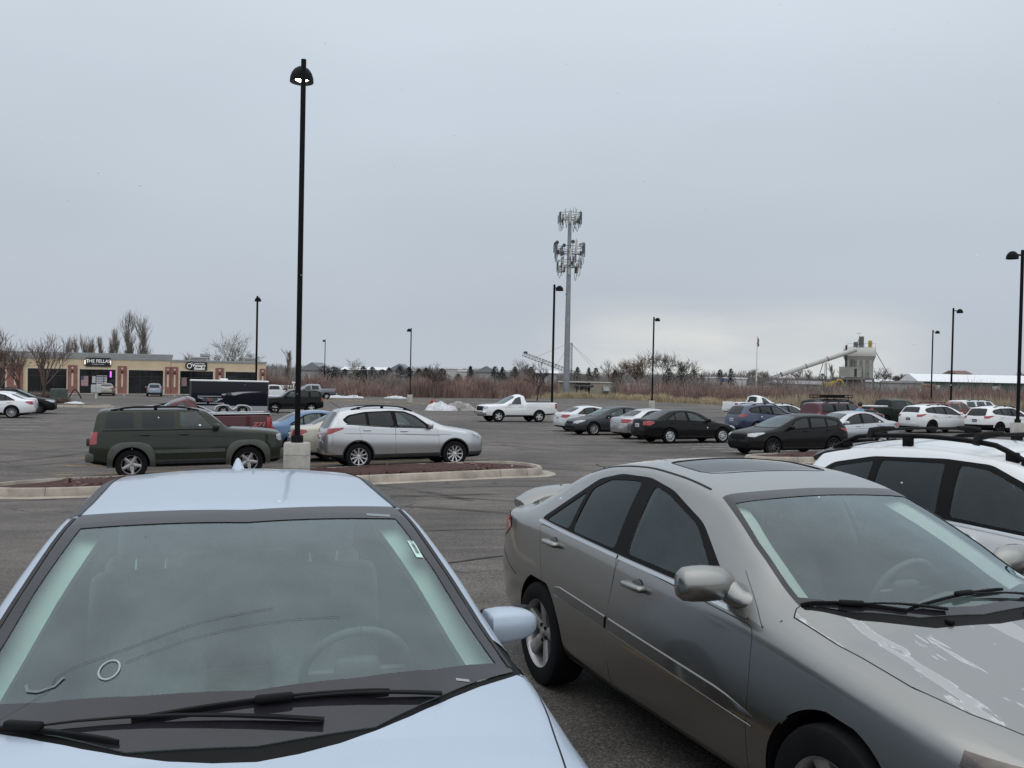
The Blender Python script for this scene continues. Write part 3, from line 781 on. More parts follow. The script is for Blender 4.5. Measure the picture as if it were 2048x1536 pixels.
    for xw in (sp['front'], sp['rear']):
        for sg in (1, -1):
            n = 16; vs = []; fs = []
            for k in range(n+1):
                an = -.25+(pi+.5)*k/n
                px, pz = xw+ar*cos(an), R+ar*sin(an)
                yo = min(B.side(px, max(pz, B.f['bot'](px)+.03)), Wd) - .006
                for yy, rr in ((yo, 1.0), (Wd*.30, 1.0)):
                    vs.append((fx-(xw+ar*rr*cos(an)), sg*yy, R+ar*rr*sin(an)))
            fs = [(2*k, 2*k+1, 2*k+3, 2*k+2) for k in range(n)]
            fs.append(tuple(2*k+1 for k in range(n+1)))
            a.add(vs, fs)
    split_loose(a.build('wheel_arch_liner', [dark], root, True, 60))
    if o.get('fender'):
        for xw in (sp['front'], sp['rear']):
            for sg in (1, -1):
                fm = MB(); vs = []; n = 22; wdt = o['fender']
                for k in range(n+1):
                    an = -.30+(pi+.60)*k/n; c_, s_ = cos(an), sin(an); q = 1/((abs(c_)**3.2+abs(s_)**3.2)**(1/3.2))
                    for rr, dy in ((ar*.985, .0), (ar*1.0, .05), (ar+wdt*.75, .055), (ar+wdt*.95, .04), (ar+wdt, -.01)):
                        f2 = 1 if rr < ar*1.01 else q
                        if f2 > 1.13: f2 = 1.13
                        px, pz = xw+rr*f2*c_, R+rr*f2*s_; yb = B.side(min(L-.03, max(.03, px)), min(max(pz, B.f['bot'](px)+.05), B.f['belt'](px)))
                        vs.append((fx-px, sg*(yb+dy), max(pz, .30)))
                fm.add(vs, [(i*5+j, i*5+j+1, (i+1)*5+j+1, (i+1)*5+j) for i in range(n) for j in range(4)])
                fm.build('wheel_arch_flare', [o['flarecol']], root, True, 35)
    # ---- wheels
    rimmat = o.get('rimmat') or pm('alloy_silver', (.50, .50, .51), .32, .75, vary=.25, scale=12)
    tmesh, rmesh = wheel_mesh(R, o.get('tw', .215), sp['rim'], sp['wheel'], rimmat)
    for xw in (sp['front'], sp['rear']):
        for sg in (1, -1):
            w = bpy.data.objects.new('wheel', tmesh); COL.objects.link(w); w.parent = root
            w.location = (fx-xw, sg*sp['track'], R-.004); w.rotation_euler = (0, random.uniform(0, 6.28), 0 if sg > 0 else pi)
            if xw == sp['front'] and o.get('steer'): w.rotation_euler = (0, .3, o['steer']+(0 if sg > 0 else pi))
            r = bpy.data.objects.new('rim', rmesh); COL.objects.link(r); r.parent = w
    # ---- mirrors
    if not o.get('nomirror'):
        mx, mz = sp['mirror']
        for sg in (1, -1):
            y = B.side(mx-.05, mz-.08); m = MB(); T = Matrix.Translation((fx-mx, sg*(y+.13), mz+.02))
            m.rbox(-.07, .075, -.105, .105, -.075, .075, .05, 3, 0, T @ Matrix.Rotation(sg*.25, 4, 'Z'))
            m.rbox(-.03, .03, -.16, -.04, -.07, -.02, .02, 2, 1, T @ Matrix.Diagonal((1, sg, 1, 1)))
            m.build('side_mirror', [o.get('mirrormat', col), black], root, True, 60)
    # ---- plates, rails, badges
    if o.get('plate', True):
        xz = sp['plate']; pw = .155
        px = max(B.endx(0, xz-.08, True), B.endx(0, xz+.08, True), B.endx(.15, xz, True))
        p = MB(); p.rbox(fx-px-.015, fx-px+.05, -pw, pw, xz-.078, xz+.078, .006, 1, 0)
        p.box(fx-px-.017, fx-px-.0145, -.115, .115, xz-.028, xz+.022, 1)
        p.build('licence_plate', [pm('plate_white', (.62, .63, .64), .4) if o.get('platecol') != 'black' else pm('plate_black', (.02, .02, .022), .3), pm('plate_characters', (.10, .10, .13), .5) if o.get('platecol') != 'black' else pm('plate_characters_pale', (.4, .4, .42), .5)], root)
    if sp.get('rails') and o.get('rails', True):
        r0, r1 = sp['rails']
        for sg in (1, -1):
            m = MB(); pts = []
            for k in range(9):
                t = k/8; x = r0+(r1-r0)*t; lift = .055*min(1, 5*t, 5*(1-t))
                y = sg*(B.keys(x)[5]-.035); pts.append((fx-x, y, B.topz(x, y)+lift+.005))
            m.tube(pts, .019, 8, 0)
            for t in (.12, .5, .88):
                x = r0+(r1-r0)*t; y = sg*(B.keys(x)[5]-.035); z = B.topz(x, y)
                m.box(fx-x-.04, fx-x+.04, y-.014, y+.014, z-.01, z+.055)
            m.build('roof_rail', [o.get('railmat', black)], root, True, 60)
    return root, B, fx
# ------------------------------------------------------------------ cabins of the nearest cars
def cabin(root, B, fx, sp, shade=(.05, .05, .052), trim=(.42, .43, .42), dz=0.0, floor=True, driver=1):
    grey = pm('cabin_fabric_%.2f' % shade[0], shade, .8, vary=.3, scale=14)
    pale = pm('cabin_trim_%.2f' % trim[0], trim, .7)
    soft = pm('dashboard_vinyl', (.13, .135, .14), .65, vary=.2, scale=20)
    Wd = sp['W']; xh = sp['ws'][2]
    def X(x): return fx-x
    # headliner
    m = MB(); nx, ny = 10, 8; vs = []; x1 = sp['cab_rear']
    for i in range(nx+1):
        x = xh+.06+(x1-xh-.06)*i/nx; ye = B.keys(x)[5]-.01
        for j in range(ny+1):
            y = -ye+2*ye*j/ny; vs.append((X(x), y, B.topz(x, y*.93)-.035))
    m.add(vs, [(i*(ny+1)+j, i*(ny+1)+j+1, (i+1)*(ny+1)+j+1, (i+1)*(ny+1)+j) for i in range(nx) for j in range(ny)])
    m.build('headliner', [pale], root, True, 60)
    # pillar trims
    m = MB()
    for sg in (1, -1):
        vs = []
        xe, xx = sp['ws'][1], sp['ws'][2]
        for i in range(9):
            x = xe+.06+(xx-xe-.02)*i/8; y = B.keys(x)[5]; z = B.topz(x, y-.02)
            for dy, ddz in ((-.005, -.032), (-.06, -.028), (-.125, -.05), (-.10, -.12), (.005, -.13)):
                vs.append((X(x), sg*(y+dy-.01), z+ddz))
        m.add(vs, [(i*5+j, i*5+j+1, (i+1)*5+j+1, (i+1)*5+j) for i in range(8) for j in range(4)])
        bx = sp['bpil']; vs = []
        for i in range(9):
            z = .62+(B.topz(bx, .3)-.10-.62)*i/8; y = B.side(bx, z)-.03
            for dx, dy in ((-.06, .012), (-.05, -.02), (.05, -.02), (.06, .012)): vs.append((X(bx+dx), sg*(y+dy), z))
        m.add(vs, [(i*4+j, i*4+j+1, (i+1)*4+j+1, (i+1)*4+j) for i in range(8) for j in range(3)])
    split_loose(m.build('pillar_trim', [pale], root, True, 60))
    MX = Matrix(((-1, 0, 0, fx), (0, 1, 0, 0), (0, 0, 1, 0), (0, 0, 0, 1)))
    # dashboard
    m = MB(); d0 = sp['ws'][1]-.06; n = 12; prof = [(0.0, .845), (.12, .87), (.30, .885), (.47, .875), (.55, .83), (.60, .66), (.50, .40)]
    vs = []
    for j in range(n+1):
        y = -(Wd-.17)+2*(Wd-.17)*j/n; bow = .20*(abs(y)/(Wd-.17))**2
        hood = .045*max(0, 1-((y-driver*.37)/.22)**2)
        for k, (a, z) in enumerate(prof): vs.append((X(d0-.20+bow+a), y, z+dz+(hood if k in (3, 4) else hood*.4 if k == 2 else 0)))
    K = len(prof)
    m.add(vs, [(j*K+k, j*K+k+1, (j+1)*K+k+1, (j+1)*K+k) for j in range(n) for k in range(K-1)])
    m.build('dashboard', [soft], root, True, 50)
    # steering wheel
    m = MB(); sw = Vector((X(d0+.58), driver*.37, .865+dz)); T = Matrix.Translation(sw) @ Matrix.Rotation(radians(-65), 4, 'Y')
    m.tube([(.185*cos(a), .185*sin(a), 0) for a in [2*pi*k/24 for k in range(25)]], .016, 8, 0, False, T)
    m.rbox(-.07, .07, -.08, .08, -.03, .03, .03, 2, 0, T); m.box(-.02, .02, -.18, .18, -.01, .01, 0, T); m.box(-.18, .0, -.02, .02, -.01, .01, 0, T)
    m.build('steering_wheel', [soft], root, True, 60)
    # seats
    for y in (.37, -.37):
        m = MB(); sx = d0+.95
        m.rbox(X(sx+.50), X(sx), y-.25, y+.25, .38+dz, .58+dz, .06, 3)
        T = Matrix.Translation((X(sx+.46), y, .50+dz)) @ Matrix.Rotation(radians(-22), 4, 'Y')
        m.rbox(-.09, .06, -.24, .24, .0, .62, .06, 3, 0, T); m.rbox(-.06, .03, -.14, .14, .67, .86, .045, 3, 0, T)
        m.tube([(-.01, -.06, .55), (-.01, -.06, .7)], .007, 6, 1, True, T); m.tube([(-.01, .06, .55), (-.01, .06, .7)], .007, 6, 1, True, T)
        m.build('seat', [grey, pm('chrome_trim', (.62, .63, .65), .18, .95)], root, True, 60)
    m = MB(); rx = sp['rear_seat']
    T = Matrix.Translation((X(rx), 0, .48+dz)) @ Matrix.Rotation(radians(-24), 4, 'Y')
    m.rbox(-.06, .08, -.62, .62, 0, .60, .05, 2, 0, T)
    for y in (-.38, 0, .38): m.rbox(-.04, .05, y-.12, y+.12, .6, .74, .04, 2, 0, T)
    m.rbox(X(rx+.02), X(rx-.48), -.62, .62, .36+dz, .52+dz, .05, 2)
    m.build('rear_seat', [grey], root, True, 60)
    # lower walls, floor, parcel shelf
    m = MB()
    for sg in (1, -1):
        vs = []
        for i in range(13):
            x = sp['ws'][1]+(sp['cab_rear']+.3-sp['ws'][1])*i/12; y = B.keys(x)[0]-.12
            vs += [(X(x), sg*y, .25), (X(x), sg*(y-.005), B.f['belt'](x)-.03)]
        m.add(vs, [(2*i, 2*i+1, 2*i+3, 2*i+2) for i in range(12)])
    m.box(X(sp['cab_rear']+.5), X(sp['ws'][1]-.3), -(Wd-.14), Wd-.14, .24, .26)
    m.box(X(sp['cab_rear']+.62), X(rx+.22), -.62, .62, 1.0+dz*.5-.06, 1.0+dz*.5-.045)
    m.build('door_lining', [pm('cabin_lining_dark', (.10, .10, .105), .8)], root)
    # inside mirror and visors
    m = MB(); zt = B.topz(xh-.02, 0); 
    m.rbox(X(xh+.12)-.012, X(xh+.12)+.012, -.115, .115, zt-.115, zt-.055, .012, 2); m.tube([(X(xh+.11), 0, zt-.07), (X(xh+.02), 0, zt-.03)], .012, 6)
    m.build('inside_mirror', [pm('black_trim', (.0055, .0055, .006), .65, vary=.3, scale=6, spec=.15)], root, True, 60)
    m = MB()
    for y in (.36, -.36):
        x = xh+.08; m.rbox(X(x+.15), X(x), y-.20, y+.20, B.topz(x, .3)-.075, B.topz(x, .3)-.055, .008, 2)
    split_loose(m.build('sun_visor', [pale], root, True, 60))

def wiper(m, B, fx, base, tip, b0, b1, arm=.014, lift=.013):
    """arm from the cowl pivot to the middle of a blade that runs from b0 to b1 (x, y on the glass)"""
    def P(p, up): return Vector((fx-p[0], p[1], B.topz(p[0], p[1])+up))
    a, t = Vector(base), Vector(tip)
    pts = [P(tuple(a.lerp(t, k/6)), lift+.004*sin(pi*k/6)) for k in range(7)]
    m.tube(pts, [arm*1.0, arm*.95, arm*.85, arm*.7, arm*.6, arm*.5, arm*.45], 6, 0, True, None, .5)
    u, v = Vector(b0), Vector(b1)
    pts = [P(tuple(u.lerp(v, k/14)), .010) for k in range(15)]
    m.tube(pts, [.004]+[.0068]*13+[.004], 6, 0, True, None, .8)
    pts = [P(tuple(u.lerp(v, k/14)), .005) for k in range(15)]
    m.tube(pts, .005, 4, 0)
    c = P(tip, lift+.004)
    d = P(b1, 0)-P(b0, 0); T = Matrix.Translation(c) @ Matrix.Rotation(atan2(d.y, d.x), 4, 'Z')
    m.rbox(-.05, .05, -.013, .013, -.010, .012, .008, 2, 0, T)

# paint of the silver-grey saloon's bonnet: clear coat peeling off in lengthwise tongues
def peeling(name, base):
    m = base.copy(); m.name = name; N, L = m.node_tree.nodes, m.node_tree.links; b = N['Principled BSDF']
    tc = N.new('ShaderNodeTexCoord'); mp = N.new('ShaderNodeMapping'); L.new(tc.outputs['Object'], mp.inputs[0])
    mp.inputs['Scale'].default_value = (1.15, 5.6, 1.0); mp.inputs['Location'].default_value = (.62, .35, 0)
    nz = N.new('ShaderNodeTexNoise'); nz.inputs['Scale'].default_value = 1.0; nz.inputs['Detail'].default_value = 7; nz.inputs['Roughness'].default_value = .55; nz.inputs['Distortion'].default_value = .25
    L.new(mp.outputs[0], nz.inputs['Vector'])
    rp = N.new('ShaderNodeValToRGB'); e = rp.color_ramp.elements
    e[0].position = .552; e[0].color = (0, 0, 0, 1); e[1].position = .558; e[1].color = (1, 1, 1, 1)
    L.new(nz.outputs['Fac'], rp.inputs[0])
    ed = N.new('ShaderNodeValToRGB'); ee = ed.color_ramp.elements
    ee[0].position = .548; ee[0].color = (0, 0, 0, 1); ee[1].position = .555; ee[1].color = (1, 1, 1, 1); k = ee.new(.562); k.color = (0, 0, 0, 1)
    L.new(nz.outputs['Fac'], ed.inputs[0])
    old = b.inputs['Base Color'].links[0].from_socket
    mx = N.new('ShaderNodeMix'); mx.data_type = 'RGBA'; mx.inputs['B'].default_value = (.36, .36, .36, 1)
    L.new(rp.outputs[0], mx.inputs['Factor']); L.new(old, mx.inputs['A'])
    m2 = N.new('ShaderNodeMix'); m2.data_type = 'RGBA'; m2.inputs['B'].default_value = (.58, .59, .60, 1)
    L.new(ed.outputs[0], m2.inputs['Factor']); L.new(mx.outputs['Result'], m2.inputs['A'])
    L.new(m2.outputs['Result'], b.inputs['Base Color'])
    iv = N.new('ShaderNodeMath'); iv.operation = 'SUBTRACT'; iv.inputs[0].default_value = 1; L.new(rp.outputs[0], iv.inputs[1]); L.new(iv.outputs[0], b.inputs['Coat Weight']); im = N.new('ShaderNodeMath'); im.operation = 'MULTIPLY'; im.inputs[1].default_value = b.inputs['Metallic'].default_value; L.new(iv.outputs[0], im.inputs[0]); L.new(im.outputs[0], b.inputs['Metallic'])
    ro = N.new('ShaderNodeMapRange'); ro.inputs['To Min'].default_value = .36; ro.inputs['To Max'].default_value = .62; L.new(rp.outputs[0], ro.inputs[0]); L.new(ro.outputs[0], b.inputs['Roughness'])
    m2 = N.new('ShaderNodeMapRange'); 
    return m
def droplets(name, base):
    """fine meltwater speckle on the roof of the pale blue car"""
    m = base.copy(); m.name = name; N, L = m.node_tree.nodes, m.node_tree.links; b = N['Principled BSDF']
    tc = N.new('ShaderNodeTexCoord')
    vo = N.new('ShaderNodeTexVoronoi'); vo.inputs['Scale'].default_value = 130; L.new(tc.outputs['Object'], vo.inputs['Vector'])
    n1 = N.new('ShaderNodeTexNoise'); n1.inputs['Scale'].default_value = 2.5; n1.inputs['Detail'].default_value = 4; L.new(tc.outputs['Object'], n1.inputs['Vector'])
    lt = N.new('ShaderNodeMath'); lt.operation = 'LESS_THAN'; L.new(vo.outputs['Distance'], lt.inputs[0])
    mr = N.new('ShaderNodeMapRange'); mr.inputs['From Min'].default_value = .45; mr.inputs['From Max'].default_value = .75; mr.inputs['To Min'].default_value = .02; mr.inputs['To Max'].default_value = .30
    L.new(n1.outputs['Fac'], mr.inputs[0]); L.new(mr.outputs[0], lt.inputs[1])
    old = b.inputs['Base Color'].links[0].from_socket
    mu = N.new('ShaderNodeMath'); mu.operation = 'MULTIPLY'; mu.inputs[1].default_value = .30; L.new(lt.outputs[0], mu.inputs[0])
    mx = N.new('ShaderNodeMix'); mx.data_type = 'RGBA'; mx.inputs['B'].default_value = (.24, .27, .31, 1); L.new(mu.outputs[0], mx.inputs['Factor']); L.new(old, mx.inputs['A'])
    L.new(mx.outputs['Result'], b.inputs['Base Color'])
    bp = N.new('ShaderNodeBump'); bp.inputs['Strength'].default_value = .25; bp.inputs['Distance'].default_value = .002; L.new(lt.outputs[0], bp.inputs['Height'])
    return m

def seam(B, fx, root, name, paths, w=.006, off=.0012, mat=None, mode='side', both=True):
    for p in paths:
        for sg in ((1, -1) if both else (1,)):
            q = p if mode == 'side' or sg > 0 else [(x, -y) for x, y in p]
            m = MB(); v, f = ribbon(B, q, w, off, fx, mode, sg); m.add(v, f)
            m.build(name, [mat or pm('door_gap_shadow_line', (.006, .006, .006), .8)], root, True, 60)

# ------------------------------------------------------------------ the three nearest cars
YAW0 = radians(-69.3); YAWB = radians(-72.0)
chrome = pm('chrome_trim', (.62, .63, .65), .18, .95)
black = pm('black_trim', (.0055, .0055, .006), .65, vary=.3, scale=6, spec=.15)
# --- silver-grey saloon
grey = paint('silver_grey_paint', (.262, .26, .247), .95, .28, .08)
sp = base_sedan(); sp['step'] = .05; sp['cab_rear'] = 3.75; sp['frit_h'] = .085; sp['frit'] = .03; sp['hoodpoly'] = [(.16,-.1),(.18,.4),(.30,.58),(.5,.67),(.7,.715),(1.30,.735),(1.33,.70),(1.33,-.1)]; sp['bpil'] = 2.70; sp['rear_seat'] = 3.35
sp['arch'] = .365; sp['wide'] = .50; sp['inset'] = [(0,.03),(.5,.05),(1.4,.07),(2.4,.078),(3.7,.08),(4.3,.065),(4.8,.03)]
sp['head'] = [[(.55,.575),(.85,.565),(1.22,.70),(1.20,.745),(.95,.735),(.60,.68)]]
root, B, fx = build_car(sp, 'parked_car', 'silver-grey saloon with sunroof, boot spoiler and peeling bonnet paint, nearest on the right', 'car', 'parked cars',
    (1.985+cos(YAW0)*-1.365, 3.5+sin(YAW0)*-1.365, -.03-radians(2.0)*1.365), YAW0, radians(2.0), grey, True,
    dict(rgb=(.2, .2, .19), nomirror=True, wsname='saloon', wsglass=dict(tint=(.84, .95, .91), film=.055, gain=1.4, filmcol=(.46, .52, .51)), tint=[1, 0, 0], hoodmat=peeling('peeling_bonnet_paint', grey), rimmat=pm('alloy_grey', (.40, .39, .39), .38, .7, vary=.25, scale=12),
         fuel=None, headmat=pm('amber_lamp_lens', (.10, .075, .06), .1, .2, coat=1, vary=.8, scale=9),
         cuts=[(('top', rpoly([(2.42, -.2), (2.46, .41), (2.86, .40), (2.90, -.2)], .09, 4), 'sunroof', ('body',)), dict(nmin=(2, 1, .5), zr=(1.3, 9)))],
         emits=[('sunroof', -.004, pm('dark_car_glass', (.010, .012, .013), .04, ior=1.42, vary=.5, scale=1.5))]))
cabin(root, B, fx, sp, (.26, .265, .26), (.70, .74, .69))
seam(B, fx, root, 'sunroof_seal', [[(2.42, .0), (2.425, .30), (2.445, .37), (2.50, .405), (2.66, .41), (2.80, .40), (2.86, .37), (2.885, .30), (2.90, 0)]], .010, .001, mode='top')
# chrome sill under the windows, rubbing strips, roof drip lines
seam(B, fx, root, 'window_sill_trim', [[(1.50, .912), (2.0, .940), (2.662, .9685)], [(2.68, .969), (3.3, .998), (3.83, 1.022)]], .017, .006, chrome)
m = MB()
for sg in (1, -1):
    for x0, x1 in ((1.36, 2.645), (2.685, 3.40)):
        n = 14; vs = []
        for i in range(n+1):
            x = x0+(x1-x0)*i/n; z = .545+(x-1.36)*.055; k = min(1, (x-1.36)/.25+.12) if x < 2.6 else min(1, (3.40-x)/.10+.25)
            for dz, o in ((-.034*k, .001), (-.029*k, .008*k), (.029*k, .0075*k), (.034*k, .001)):
                vs.append((fx-x, sg*(B.side(x, z+dz)+o), z+dz))
        m.add(vs, [(i*4+j, i*4+j+1, (i+1)*4+j+1, (i+1)*4+j) for i in range(n) for j in range(3)])
split_loose(m.build('side_moulding', [paint('moulding_grey_paint', (.16, .159, .15), .9, .36, .2)], root, True, 30))
seam(B, fx, root, 'side_moulding_highlight', [[(1.37, .508), (2.0, .545), (2.64, .583)], [(2.69, .586), (3.38, .625)]], .005, .003, pm('painted_edge_highlight', (.45, .45, .44), .4))  # painted highlight: pale ribbon for the light on the moulding's lower edge
seam(B, fx, root, 'sill_highlight', [[(1.30, .262), (2.0, .262), (3.28, .262)]], .006, .003, pm('painted_edge_highlight', (.45, .45, .44), .4))  # sill highlight painted on as the same pale ribbon
seam(B, fx, root, 'roof_drip_moulding', [[(2.2, .535), (2.6, .535), (3.1, .54), (3.55, .555)]], .012, .002, mode='top')
seam(B, fx, root, 'bumper_seam', [[(4.10, .62), (4.3, .66), (4.62, .76)]], .006)
seam(B, fx, root, 'fender_seam', [[(1.40, .89), (1.33, .93)]], .006)
# boot spoiler on two feet
m = MB(); vs = []; n = 16
for i in range(n+1):
    y = -.66+1.32*i/n; e = (abs(y)/.66)**3
    x0 = 4.49-.05*e; z0 = B.topz(4.6, min(.5, abs(y)))+.062-.075*(max(0, abs(y)-.48)/.18)**1.5
    for dx, dz in ((-.01, -.012), (.03, .016), (.10, .030), (.20, .034), (.232, .012), (.20, -.022)): vs.append((fx-(x0+dx), y, z0+dz))
m.add(vs, [(i*6+j, i*6+(j+1) % 6, (i+1)*6+(j+1) % 6, (i+1)*6+j) for i in range(n) for j in range(6)]+[(0, 1, 2, 3, 4, 5), tuple(n*6+k for k in (5, 4, 3, 2, 1, 0))])
for y in (-.56, .56): m.rbox(fx-4.68, fx-4.50, y-.04, y+.04, B.topz(4.6, .5)-.02, B.topz(4.6, .5)+.05, .015, 2)
m.build('boot_spoiler', [grey], root, True, 50)
# door mirrors on stalks with the painted corner triangle
for sg in (1, -1):
    m = MB(); yb = B.side(1.62, .97)
    T = Matrix.Translation((fx-1.69, sg*(yb+.130), 1.020)) @ Matrix.Diagonal((1, sg, 1, 1)) @ Matrix.Rotation(.16, 4, 'Z')
    ring = []
    for t, sx, sz, oz in ((-.145, .30, .35, -.012), (-.125, .62, .72, -.008), (-.075, .88, .93, 0), (0, 1, 1, .003), (.06, .98, .98, .003), (.10, .86, .90, .002), (.125, .55, .62, 0)):
        ring.append([(cos(a)*.085*sx*(1 if cos(a) > 0 else .55)+.0, t, (abs(sin(a))**.75)*(1 if sin(a) > 0 else -1)*.080*sz+oz) for a in [2*pi*k/18 for k in range(18)]])
    vs = [p for r in ring for p in r]; k = 18
    m.add(vs, [(i*k+j, i*k+(j+1) % k, (i+1)*k+(j+1) % k, (i+1)*k+j) for i in range(len(ring)-1) for j in range(k)]+[tuple(range(k))[::-1], tuple((len(ring)-1)*k+j for j in range(k))], 0, T)
    a = T @ Vector((0, -.10, -.012)); c = Vector((fx-1.54, sg*(B.side(1.54, .955)-.03), .952)); pts = [a.lerp(c, k/6)+Vector((0, 0, -.018*sin(pi*k/6))) for k in range(7)]
    m.tube(pts, [.050, .056, .052, .047, .045, .046, .030], 12, 0)
    vs = []; A_, B_, C_ = Vector((1.665, 1.075)), Vector((1.40, .893)), Vector((1.70, .945)); n = 6
    idx = {}
    for p in range(n+1):
        for q in range(n+1-p):
            w_ = A_*(p/n)+B_*(q/n)+C_*(1-(p+q)/n); idx[p, q] = len(vs); vs.append((fx-w_.x, sg*(B.side(w_.x, w_.y)+.005), w_.y))
    fs = [(idx[p, q], idx[p+1, q], idx[p, q+1]) for p in range(n) for q in range(n-p)]+[(idx[p+1, q], idx[p+1, q+1], idx[p, q+1]) for p in range(n) for q in range(n-p-1)]
    m.add(vs, fs)
    m.build('side_mirror', [grey], root, True, 50)
# wipers, cowl, washer jets
m = MB(); wiper(m, B, fx, (1.075, -.16), (1.212, -.52), (1.325, -.68), (1.11, -.33)); m.build('wiper', [black], root, True, 60)
m = MB(); wiper(m, B, fx, (1.13, .55), (1.143, .003), (1.117, -.317), (1.176, .258)); m.build('wiper', [black], root, True, 60)
m = MB()
for y in (-.212, .212):
    m.rbox(fx-1.03, fx-.995, y-.012, y+.012, B.topz(1.01, y)-.004, B.topz(1.01, y)+.016, .006, 2)
m.build('washer_jet', [black], root, True, 60)

# --- pale blue saloon
blue = droplets('pale_blue_paint_wet', paint('pale_blue_paint', (.43, .50, .59), .30, .36, .09, .55))
b = base_sedan(); b['step'] = .05
sp = scale_spec(b, 4.57, 1.80, 1.437, 2.70, .87)
sp['top'] = [(0,.52),(.02,.60),(.08,.67),(.25,.76),(.5,.85),(.66,.905),(.76,.935),(.86,.96),(.96,1.0),(1.2,1.11),(1.5,1.235),(1.8,1.345),(2.0,1.402),(2.15,1.43),(2.5,1.463),(2.85,1.480),(3.2,1.474),(3.5,1.447),(3.62,1.42),(3.95,1.20),(4.2,1.09),(4.3,1.07),(4.45,1.04),(4.52,.95),(4.57,.6)]
sp['h'] = [(0,.6),(.7,.6),(.95,.52),(1.15,.40),(1.35,.50),(1.7,.78),(2.1,.94),(3.3,.92),(4,.7),(4.57,.55)]
sp['yt'] = [(0,.60),(.3,.68),(.8,.78),(1.15,.825),(1.3,.805),(1.7,.715),(2.1,.625),(2.5,.60),(3.1,.60),(3.5,.60),(4.0,.66),(4.57,.70)]
sp['ws'] = (.87, 1.20, 2.10, 2.03); sp['frit'] = .055; sp['frit_h'] = .12; sp['pillar'] = .05; sp['inbase'] = (1.055, 1.225)
sp['w'] = [(0,.44),(.01,.52),(.04,.62),(.12,.73),(.28,.84),(.55,.905),(1.0,.918),(2.2,.91),(3.3,.90),(3.9,.87),(4.3,.81),(4.46,.73),(4.54,.62),(4.57,.50)]
sp['belt'] = [(0,.48),(.08,.64),(.3,.74),(.7,.83),(1.2,.875),(2.0,.92),(2.65,.945),(3.2,.97),(3.8,1.0),(4.2,.99),(4.45,.95),(4.57,.55)]
sp.update(cab_rear=3.62, bpil=2.55, rear_seat=3.2, wheel='split', arch=.365,
    hoodpoly=[(.10, 0), (.12, .4), (.25, .60), (.5, .70), (1.16, .80), (1.20, .745), (.98, .46), (.80, .2), (.74, 0)])
sp['hoodpoly'] = [(.10, -.1), (.12, .4), (.25, .62), (.5, .72), (.95, .80), (1.17, .835), (1.19, .80), (1.19, -.1)]
root, B, fx = build_car(sp, 'parked_car', 'pale blue saloon with shark-fin aerial and cracked windscreen, nearest on the left', 'car', 'parked cars',
    (-.598+cos(YAWB)*-1.35, 2.161+sin(YAWB)*-1.35, -.02-radians(2.2)*1.35), YAWB, radians(2.2), blue, True,
    dict(rgb=(.40, .47, .55), nomirror=True, tint=[1, 1, 1], wsname='pale_blue', wsglass=dict(tint=(.80, .97, .92), film=.075, gain=1.5, filmcol=(.44, .53, .52)),
         cowl=[(.81+.38*(y/.787)**1.6, y) for y in (0, .1, .2, .3, .4, .5, .58, .66, .73, .785, .82)]+[(1.36, .82), (1.36, 0)],
         hoodmat=blue))
cabin(root, B, fx, sp, (.30, .31, .31), (.78, .85, .78))


# roof ditch strips, aerial, gasket lines, wipers
grey_strip = pm('roof_strip_rubber', (.03, .031, .034), .5, vary=.3, scale=8)
m = MB()
for sg in (1, -1):
    v, f = ribbon(B, [(x, sg*(B.keys(x)[5]-.035)) for x in (2.10, 2.3, 2.6, 2.9, 3.2, 3.45, 3.58)], .045, .004, fx, 'top'); m.add(v, f)
split_loose(m.build('roof_strip', [grey_strip], root, True, 60))
m = MB(); z = B.topz(3.50, 0)
pr = [(-.12, .0, .040), (-.10, .012, .040), (-.03, .030, .036), (.02, .048, .030), (.05, .058, .024), (.065, .058, .020), (.072, .04, .024)]
for a, c in zip(pr, pr[1:]): pass
vs = []; k = 10
for dx, h, w in pr:
    for t in range(k): an = pi*t/(k-1); vs.append((fx-3.50-dx, cos(an)*w, z-.01+sin(an)*(h+.012)))
m.add(vs, [(i*k+t, i*k+t+1, (i+1)*k+t+1, (i+1)*k+t) for i in range(len(pr)-1) for t in range(k-1)]+[tuple((len(pr)-1)*k+t for t in range(k))])
m.build('shark_fin_aerial', [blue], root, True, 60)
m = MB(); wiper(m, B, fx, (1.011, .50), (1.001, .049), (.998, -.296), (1.026, .357), .013); m.build('wiper', [black], root, True, 60)
m = MB(); wiper(m, B, fx, (.922, .17), (1.037, -.543), (1.13, -.74), (.932, -.318), .013); m.build('wiper', [black], root, True, 60)

